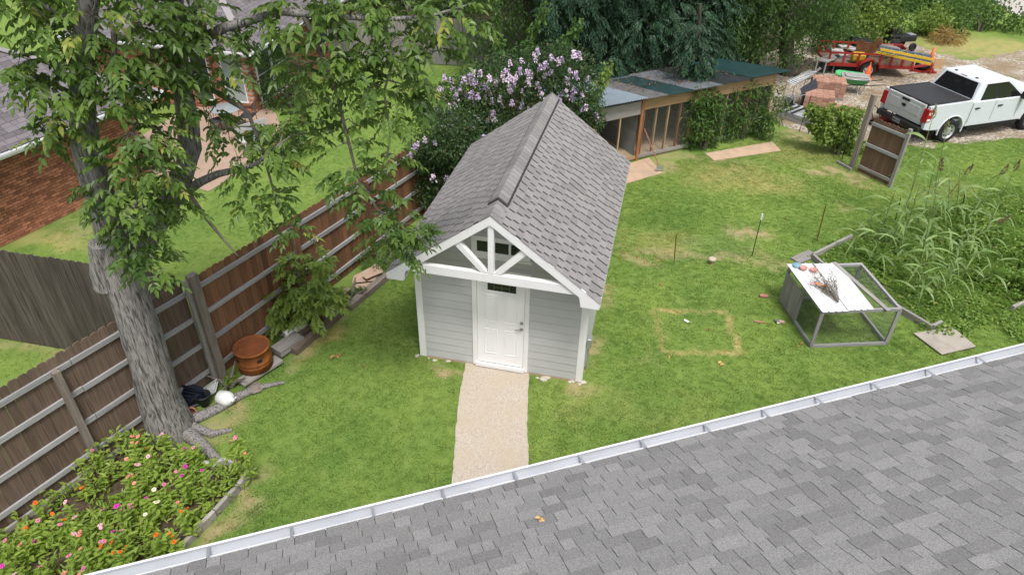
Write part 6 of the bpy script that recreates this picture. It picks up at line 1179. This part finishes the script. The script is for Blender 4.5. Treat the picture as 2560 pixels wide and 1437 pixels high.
# aluminium rack, black sheet, buckets left of the bricks
rk = thing('aluminium_rack', 'silver slatted aluminium rack propped on the junk by the tree', 'rack', G(2005, 225)); A0, A1_, A2_, A3_ = G(1968, 203, .95), G(2012, 185, 1.15)+Vector((.15, .2, .05)), G(2040, 180, 1.1), G(1988, 214, .9)
for f in np.linspace(0, 1, 11): q = MB(); q.beam(A0.lerp(A1_, f), A3_.lerp(A2_, f), .07, .02); q.build('slat', simple('bright_aluminium', (.62, .66, .68), .4, .5, metal=.3, amt=.05) if f == 0 else bpy.data.materials['bright_aluminium'], rk, world=True)
for a, b in ((A0, A1_), (A3_, A2_)): q = MB(); q.beam(a, b, .035, .035); q.build('rack_rail', GALV, rk, world=True)
for a in (A0, A1_, A2_, A3_): q = MB(); q.tube([a, Vector((a.x*.9+A0.x*.1, a.y, .05))], .014, 6); q.build('leg', GALV, rk, world=True)
bs = thing('black_sheet', 'black curved plastic sheet slumped beside the brick stacks', 'plastic sheet', G(2000, 270)); q = MB(); vs = []
tA, tB, bA, bB = G(2000, 222, .75), G(2040, 196, .9), G(1984, 280, .02), G(2022, 262, .02)
for i in range(9):
    u = i/8; bul = Vector((.1, -.25, .1))*math.sin(u*PI)
    vs += [tA.lerp(bA, u)+bul, tB.lerp(bB, u)+bul]
q.add(vs, [(2*i, 2*i+1, 2*i+3, 2*i+2) for i in range(8)], True); q.add([v+Vector((.01, .03, -.01)) for v in vs], [(2*i, 2*i+2, 2*i+3, 2*i+1) for i in range(8)], True); q.build('curved_sheet', simple('black_sheeting', (.02, .023, .03), .45, .4, amt=.2), bs, world=True)
cyl('black_bucket', [(.001, 0), (.14, 0), (.17, .38), (.18, .38), (.165, .385), (.14, .05), (.001, .05)], BLACKP, G(1968, 272), 'black bucket left of the slumped sheet', 'bucket')
wb_ = thing('wire_bundle', 'tangled bundle of silver wire in the black bucket', 'wire', G(1968, 258, .35)); q = MB()
for i in range(14): p0 = Vector((rng.normal()*.08, rng.normal()*.08, 0)); q.tube([p0, p0+Vector((rng.normal()*.12, rng.normal()*.12, .2)), p0+Vector((rng.normal()*.25, rng.normal()*.25, .3))], .008, 5)
q.build('wires', GALV, wb_)
for a, b, lab in (((1990, 190, .0), (2030, 145, 1.2), 'grey board leaning up against the dark tree'), ((2010, 200, .0), (2052, 170, .5), 'short grey plank lying behind the aluminium rack')): lumber('plank', G(*a), G(*b), .16, .03, GREYWOOD, lab)
cyl('grey_tub', [(.001, 0), (.2, 0), (.26, .22), (.28, .22), (.25, .225), (.2, .03), (.001, .03)], simple('grey_tub_plastic', (.16, .15, .14), .7, .3), G(1985, 285), 'grey brown tub in front of the black bucket', 'tub')
# mower behind the gate
mw = thing('red_mower', 'red lawn mower with black handle behind the wooden gate', 'mower', G(2205, 318), R_(30)); q = MB(); q.box((-.3, -.25, .12), (.3, .25, .3)); q.build('deck', RED, mw, bevel=.05, seg=2); q = MB(); q.lathe([(.16, .3), (.15, .42), (.08, .48), (.001, .49)], 14); q.build('engine', simple('mower_red', (.42, .02, .02), .4, .5), mw)
for s in (-1, 1): q = MB(); q.tube([(-.3, s*.2, .2), (-.5, s*.2, .6), (-.62, s*.18, .8), (-.62, 0, .84)], .014, 6); q.build('handle', BLACKP, mw)
for x in (-.28, .28):
    for s in (-1, 1): wheel(mw, (x, s*.28, .1), s, .1, .05, .05)
# ------------------------------------------------------------------ wooden gate and its post
gb0, gb1 = G(2142, 430), G(2222, 468); gd = (gb1-gb0).normalized(); gn = Vector((gd.y, -gd.x, 0)); GATEW = simple('gate_picket', (.15, .095, .062), .8, .2, amt=.35, sc_=3, st=(.6, 14, 14), rnd=.15); gate = thing('wooden_gate', 'open brown picket gate panel with grey rails near the truck', 'gate', gb0.lerp(gb1, .5)); Lg = 1.12; n = 8
for i in range(n): a = gb0+gd*((i+.5)*Lg/n); plank('picket', a+Vector((0, 0, .05)), a+Vector((0, 0, 1.78+random.uniform(-.01, .01))), Lg/n-.005, .018, GATEW, gate, up=gn, ear=.03)
for z in (.22, .95, 1.6): plank('rail', gb0+gn*.032+Vector((0, 0, z)), gb0+gd*Lg+gn*.032+Vector((0, 0, z)), .04, .09, RAIL if z > .5 else GREYWOOD, gate)
plank('gate_stile', gb0+gd*(Lg+.05)+Vector((0, 0, .0)), gb0+gd*(Lg+.05)+Vector((0, 0, 1.85)), .09, .09, GREYWOOD, gate, up=gn)
gpst = G(2128, 420); o = plank('gate_post', gpst, V(2186, 238, gpst), .14, .12, POSTWOOD, None, up=gn); tag(o, 'tall leaning weathered post at the hinge side of the gate', 'post'); lumber('plank', G(2092, 405, .04), G(2128, 425, .04), .05, .1, GREYWOOD, 'grey board on edge at the foot of the gate post')
q = MB(); q.tube([G(2137, 284, .02), G(2158, 276, .02)], .02, 6); tag(q.build('black_pipe', BLACKP, at=tuple(G(2147, 280))), 'short black pipe lying on the gravel left of the truck', 'pipe')
# ------------------------------------------------------------------ neighbour's brick house
BRICK = simple('house_brick', (.38, .165, .10), .85, .2, amt=.22, sc_=9, rnd=.38, tone=1.0, bmp=.2, bsc=40); MORTAR = simple('mortar', (.52, .42, .35), .95, .1, amt=.1, world=True)
nh = thing('brick_house', 'neighbour red brick house with grey hip roofs and white gutters', 'house', (-12, 6, 0))
q = MB(); q.box((-.102, -.02, -.0315), (.102, .02, .0315)); BKME = q.mesh('brick', BRICK)
def brickwall(O, u, L, h, n, holes=(), nind=0, z0=0.0):
    O = Vector(O); u = Vector(u).normalized(); n = Vector(n); q = MB(); q.hexa([O-n*.3, O+u*L-n*.3, O+u*L-n*.012, O-n*.012]+[p+Vector((0, 0, h)) for p in (O-n*.3, O+u*L-n*.3, O+u*L-n*.012, O-n*.012)]); wl_ = q.build('wall', MORTAR, nh, world=True)
    rot = Matrix(((u.x, n.x*-1, 0, 0), (u.y, n.y*-1, 0, 0), (0, 0, 1, 0), (0, 0, 0, 1))); items = []
    for r in range(int(h/.077)):
        x = -.11 if r % 2 else 0.0
        while x < L:
            z = z0+.04+r*.077; c = x+.109
            if 0 < c < L and not any(a-.08 < c < b+.08 and s0-.03 < z < s1+.03 for a, b, s0, s1 in holes): items.append((c, z))
            x += .218
    def sz(it):
        p = in_view(O+u*it[0]+Vector((0, 0, it[1]))); return -1 if p is None or not (0 < p[0] < 2560 and 0 < p[1] < 1437) else 1/p[2]
    items.sort(key=sz, reverse=True); rest = MB()
    for i, (c, z) in enumerate(items):
        M1 = Matrix.Translation(O+u*c+Vector((0, 0, z)))@rot
        if i < nind: inst('brick', BKME, M1@Matrix.Translation((0, random.uniform(-.003, .003), 0)), wl_)
        else: rest.M = M1; rest.tone = random.choice((-.4, -.3, -.1, 0, .05, .1, .2, .3)); rest.box((-.102, -.02, -.0315), (.102, .02, .0315))
    if rest.v: tag(rest.build('brick_field', BRICK, wl_, world=True), kind='stuff')
    return wl_
def window(wall_, O, u, n, a, b, z0, z1, pm, bars=1):
    O = Vector(O); u = Vector(u); n = Vector(n); f = MB()
    def bx(x0, x1, s0, s1, d0, d1, q): q.hexa([O+u*x0+n*d0+Vector((0, 0, s0)), O+u*x1+n*d0+Vector((0, 0, s0)), O+u*x1+n*d1+Vector((0, 0, s0)), O+u*x0+n*d1+Vector((0, 0, s0)), O+u*x0+n*d0+Vector((0, 0, s1)), O+u*x1+n*d0+Vector((0, 0, s1)), O+u*x1+n*d1+Vector((0, 0, s1)), O+u*x0+n*d1+Vector((0, 0, s1))])
    for x0, x1, s0, s1 in ((a, a+.05, z0, z1), (b-.05, b, z0, z1), (a+.05, b-.05, z0, z0+.05), (a+.05, b-.05, z1-.05, z1)): bx(x0, x1, s0, s1, -.01, .02, f)
    m_ = (z0+z1)/2; bx(a+.05, b-.05, m_-.02, m_+.02, -.01, .018, f); fo = f.build('window', WHITE, wall_, world=True)
    for s0, s1 in ((z0+.05, m_-.02), (m_+.02, z1-.05)): q = MB(); bx(a+.05, b-.05, s0, s1, -.008, .004, q); q.build('pane', pm, wall_, world=True)
    q = MB(); bx(a-.08, b+.08, z0-.1, z0-.03, -.01, .06, q); q.build('sill', BRICK, wall_, world=True)
BLIND = simple('blinded_pane', (.34, .40, .39), .15, .5, amt=.08); DIMG = simple('dim_pane', (.06, .085, .08), .1, .5, amt=.2)
# near wing
ya = Vector((.225, .974, 0)); xa = Vector((.974, -.225, 0)); OA = Vector((-10.92, 4.0, 0))
def LA(x, y, z=0): return OA+xa*x+ya*y+Vector((0, 0, z))
brickwall(LA(0, -8.5), ya, 10.4, 2.42, xa, (), 300); brickwall(LA(0, 1.9), -xa, 7, 2.42, ya)
q = MB(); q.hexa([LA(-7, -8.4), LA(-.25, -8.4), LA(-.25, 1.65), LA(-7, 1.65), LA(-7, -8.4, 2.42), LA(-.25, -8.4, 2.42), LA(-.25, 1.65, 2.42), LA(-7, 1.65, 2.42)]); q.build('core', MORTAR, nh, world=True)
def hip(F, x0, x1, y0, y1, ze, sl, east_ind=0, faces='ENS'):
    D = (x1-x0)/2; rz = ze+sl*D; xm = (x0+x1)/2; ra, rb = (xm, y0+D), (xm, y1-D)
    dk_ = MB(); pts = {'E': [(x1, y0, ze), (x1, y1, ze), (*rb, rz), (*ra, rz)], 'N': [(x1, y1, ze), (x0, y1, ze), (*rb, rz)], 'W': [(x0, y1, ze), (x0, y0, ze), (*ra, rz), (*rb, rz)], 'S': [(x0, y0, ze), (x1, y0, ze), (*ra, rz)]}
    for k, P in pts.items(): dk_.add([F(*p) for p in P], [tuple(range(len(P)))]); 
    dk_.add([F(a, b, ze-.02) for a, b in ((x0, y0), (x0, y1), (x1, y1), (x1, y0))], [(0, 1, 2, 3)])
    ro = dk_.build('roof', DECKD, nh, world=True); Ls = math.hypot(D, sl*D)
    for k, n_ in (('E', east_ind), ('N', 0), ('S', 0)):
        if k not in faces: continue
        a, b = (Vector(F(*p)) for p in pts[k][:2]); u = (b-a).normalized(); L = (b-a).length; c = Vector(F(*pts[k][2])); per = (c-a)-u*(c-a).dot(u); per.normalize()
        cl = (lambda s, L=L: (s/Ls*D, L-s/Ls*D)); shingles(ro, a+Vector((0, 0, .004)), u, per, L, Ls, NSHING, n_, wr=(.16, .34), gap=.01, th=(.008, .014), tones=(-.2, -.1, 0, .08, .16), clip=cl, part='shingle' if n_ else 'far_shingle')
    for a, b in (((x1, y1, ze), (*rb, rz)), ((x1, y0, ze), (*ra, rz)), ((*ra, rz), (*rb, rz))):
        q = MB(); A_, B_ = F(*a)+Vector((0, 0, .02)), F(*b)+Vector((0, 0, .02)); q.beam(A_, B_, .24, .025); q.build('hip_cap', simple('pale_ridge', (.28, .26, .265), .9, .15, amt=.15, sc_=30, world=True) if 'pale_ridge' not in bpy.data.materials else bpy.data.materials['pale_ridge'], ro, world=True)
    def gl(a, b, nx):
        a, b = F(*a, ze), F(*b, ze); n_ = Vector(nx); q = MB()
        pr = [(0, -.01), (0, -.12), (.08, -.12), (.11, -.06), (.12, 0), (.105, 0), (.08, -.1), (.01, -.1), (.01, -.01)]; A_ = [a+n_*s+Vector((0, 0, z)) for s, z in pr]; B_ = [b+n_*s+Vector((0, 0, z)) for s, z in pr]; n = len(pr); q.add(A_+B_, [(i, (i+1) % n, (i+1) % n+n, i+n) for i in range(n)]); q.build('gutter', GUT, ro, world=True)
    gl((x1, y0), (x1, y1), F(1, 0, 0)-F(0, 0, 0)); gl((x0, y1), (x1, y1), F(0, 1, 0)-F(0, 0, 0)); gl((x0, y0), (x1, y0), F(0, -1, 0)-F(0, 0, 0)); return ro
hip(LA, -7.8, .6, -9.2, 2.5, 2.42, .6, 300, 'EN')
# far wing
def LBf(x, y, z=0): return Vector((x, y, z))
so_ = brickwall((-16, 10.9, 0), (1, 0, 0), 6.1, 2.35, (0, -1, 0), ((5.08, 5.9, .35, 2.0), (3.9, 4.6, .3, 2.1)), 0); window(so_, (-16, 10.9, 0), (1, 0, 0), (0, -1, 0), 5.08, 5.9, .35, 2.0, BLIND); window(so_, (-16, 10.9, 0), (1, 0, 0), (0, -1, 0), 3.9, 4.6, .3, 2.1, DIMG)
ea = brickwall((-9.9, 10.9, 0), (0, 1, 0), 8.6, 2.35, (1, 0, 0), ((.5, 2.6, .15, 2.15), (5.0, 6.2, .8, 2.1)), 0); window(ea, (-9.9, 10.9, 0), (0, 1, 0), (1, 0, 0), .5, 1.5, .15, 2.15, DIMG); window(ea, (-9.9, 10.9, 0), (0, 1, 0), (1, 0, 0), 1.55, 2.6, .15, 2.15, DIMG); window(ea, (-9.9, 10.9, 0), (0, 1, 0), (1, 0, 0), 5.0, 6.2, .8, 2.1, DIMG)
q = MB(); q.box((-15.7, 11.2, 0), (-10.2, 19.4, 2.35)); q.build('core', MORTAR, nh, world=True)
hip(LBf, -16.6, -9.35, 10.3, 20.2, 2.35, .62, 0, 'ES')
# patio and its furniture
PATIOM = simple('patio_concrete', (.36, .26, .20), .9, .2, amt=.12, sc_=3, bmp=.2, bsc=40, world=True)
sheet('patio', gp((400, 440), (520, 480), (590, 440), (640, 372), (702, 322), (690, 285), (655, 262))+[(-12.5, 11), (-12.5, 6.5)], .02, PATIOM, thick=.05)
IRON = simple('patio_iron', (.05, .05, .055), .5, .4, amt=.15)
pt = thing('patio_table', 'round glass topped patio table beside the brick house', 'table', G(575, 322)); q = MB(); q.lathe([(.001, .70), (.5, .70), (.52, .715), (.5, .73), (.001, .73)], 22); q.build('table_top', simple('pale_glass_top', (.26, .29, .30), .35, .5), pt)
for i in range(4): a = i*PI/2+.4; q = MB(); q.tube([(.12*math.cos(a), .12*math.sin(a), .7), (.2*math.cos(a), .2*math.sin(a), .35), (.4*math.cos(a), .4*math.sin(a), 0)], .015, 6); q.build('leg', IRON, pt)
def pchair(p, rz, label):
    o = thing('patio_chair', label, 'chair', p, rz, 'patio chairs'); q = MB(); q.box((-.22, -.22, .4), (.22, .22, .43)); q.build('seat', IRON, o); q = MB()
    for i in range(6): q.beam((-.2+i*.08, .23, .43), (-.2+i*.08, .30, .88), .015, .015)
    q.beam((-.22, .30, .88), (.22, .30, .88), .025, .025); q.build('backrest', IRON, o)
    for x in (-.2, .2):
        for y in (-.2, .2): q = MB(); q.tube([(x, y, .4), (x*1.1, y*1.1, 0)], .012, 6); q.build('leg', IRON, o)
        q = MB(); q.tube([(x*1.1, -.2, .4), (x*1.15, -.18, .64), (x*1.1, .25, .66)], .012, 6); q.build('armrest', IRON, o)
pchair(G(548, 330), R_(60), 'black iron patio chair on the left of the glass table'); pchair(G(625, 318), R_(-80), 'black iron patio chair nearest the brick corner of the house'); pchair(G(600, 352), R_(170), 'black iron patio chair in front of the glass table')
gl_ = thing('patio_bench', 'grey metal bench with slate cushion at the patio edge', 'bench', G(645, 370), R_(60)); q = MB(); q.box((-.55, -.22, .38), (.55, .22, .41)); q.box((-.55, .2, .41), (.55, .23, .8)); q.build('bench_frame', GREYCONC, gl_); q = MB(); q.box((-.25, -.18, .411), (.3, .15, .48)); q.build('cushion', simple('slate_cushion', (.22, .28, .36), .8, .2), gl_)
for x in (-.5, .5):
    for y in (-.2, .2): q = MB(); q.box((x-.02, y-.02, 0), (x+.02, y+.02, .38)); q.build('leg', GREYCONC, gl_)
# ------------------------------------------------------------------ lawn grass
GM = blade_mat(); TUF = []
for k in range(3):
    lv = LV(); n = 9; a = rng.uniform(0, 6.3, n); rr = rng.random(n)*.05; lv.add(np.stack([rr*np.cos(a), rr*np.sin(a), a*0-.004], 1), np.stack([np.cos(a)*.6, np.sin(a)*.6, np.ones(n)*.9], 1), rdirs(n), rng.uniform(.028, .052, n), .007, .5)
    TUF.append(lv.mesh('tuft', GM, six=False, bend=.25))
avoid = [pathpts, slab1, slab2, lotpts, bedpoly, GB, [(0-.05, -.05), (W+.05, -.05), (W+.05, LW+.05), (-.05, LW+.05)], [tuple(K(a, b, 0)[:2]) for a, b in ((T0, -.1), (T1, -.1), (T1, DB), (T0, DB))]]
def inpoly_np(X, Y, poly):
    c = np.zeros(X.shape, bool); n = len(poly)
    for i in range(n):
        (ax, ay), (bx, by) = poly[i][:2], poly[(i+1) % n][:2]
        if ay == by: continue
        m = ((ay > Y) != (by > Y)) & (X < (bx-ax)*(Y-ay)/(by-ay)+ax); c ^= m
    return c
def scatter(n, poly_px, dens):
    poly = gp(*poly_px); xs = [p[0] for p in poly]; ys = [p[1] for p in poly]; area = (max(xs)-min(xs))*(max(ys)-min(ys)); N_ = int(area*dens)
    X = rng.uniform(min(xs), max(xs), N_); Y = rng.uniform(min(ys), max(ys), N_); ok = inpoly_np(X, Y, poly)
    for a in avoid: ok &= ~inpoly_np(X, Y, a)
    X, Y = X[ok], Y[ok]; b, d = lawn_masks(X, Y); ok = rng.random(len(X)) > b*1.1; return X[ok], Y[ok], b[ok], d[ok]
S1 = scatter(0, [(380, 1437), (560, 1010), (980, 660), (1060, 700), (1500, 560), (1560, 440), (1950, 330), (2150, 360), (2560, 340), (2900, 330), (2960, 800), (2560, 900)], 380)
S2 = scatter(0, [(-250, 1000), (-200, 640), (60, 620), (240, 500), (500, 470), (700, 310), (830, 170), (980, 160), (1230, 180), (1060, 390), (480, 680), (0, 960)], 120)
X, Y, Bm, Dm = (np.concatenate([a, b]) for a, b in zip(S1, S2)); n = len(X)
me = bpy.data.meshes.new('grass_points'); me.vertices.add(n); me.vertices.foreach_set('co', np.stack([X, Y, X*0+.001], 1).astype(np.float32).ravel())
for nm, val in (('bare', Bm), ('dry', Dm), ('rot', rng.uniform(0, 6.28, n)), ('scl', rng.uniform(.7, 1.35, n)*(.75+.5*fbm(X, Y, .7, 61)))): me.attributes.new(nm, 'FLOAT', 'POINT').data.foreach_set('value', val.astype(np.float32))
me.attributes.new('pick', 'INT', 'POINT').data.foreach_set('value', rng.integers(0, 3, n).astype(np.int32)); me.update()
go = bpy.data.objects.new('lawn_grass', me); COL.objects.link(go); tag(go, 'short green mown grass covering the yards', 'grass', None, 'stuff')
ng = bpy.data.node_groups.new('grass_scatter', 'GeometryNodeTree'); ng.interface.new_socket('Geometry', in_out='INPUT', socket_type='NodeSocketGeometry'); ng.interface.new_socket('Geometry', in_out='OUTPUT', socket_type='NodeSocketGeometry')
gi = ng.nodes.new('NodeGroupInput'); go_ = ng.nodes.new('NodeGroupOutput'); m2p = ng.nodes.new('GeometryNodeMeshToPoints'); iop = ng.nodes.new('GeometryNodeInstanceOnPoints'); g2i = ng.nodes.new('GeometryNodeGeometryToInstance')
def nattr(nm, ty='FLOAT'): o = ng.nodes.new('GeometryNodeInputNamedAttribute'); o.data_type = ty; o.inputs['Name'].default_value = nm; return o.outputs['Attribute']
for tm in TUF[::-1]:
    oi = ng.nodes.new('GeometryNodeObjectInfo'); to = bpy.data.objects.new('grass_tuft', tm); oi.inputs['Object'].default_value = to; ng.links.new(oi.outputs['Geometry'], g2i.inputs[0])
ng.links.new(gi.outputs[0], m2p.inputs[0]); ng.links.new(m2p.outputs[0], iop.inputs['Points']); ng.links.new(g2i.outputs[0], iop.inputs['Instance']); iop.inputs['Pick Instance'].default_value = True
ng.links.new(nattr('pick', 'INT'), iop.inputs['Instance Index']); cx = ng.nodes.new('ShaderNodeCombineXYZ'); ng.links.new(nattr('rot'), cx.inputs[2]); ng.links.new(cx.outputs[0], iop.inputs['Rotation']); ng.links.new(nattr('scl'), iop.inputs['Scale']); ng.links.new(iop.outputs[0], go_.inputs[0])
md = go.modifiers.new('scatter', 'NODES'); md.node_group = ng
print('tufts', n)
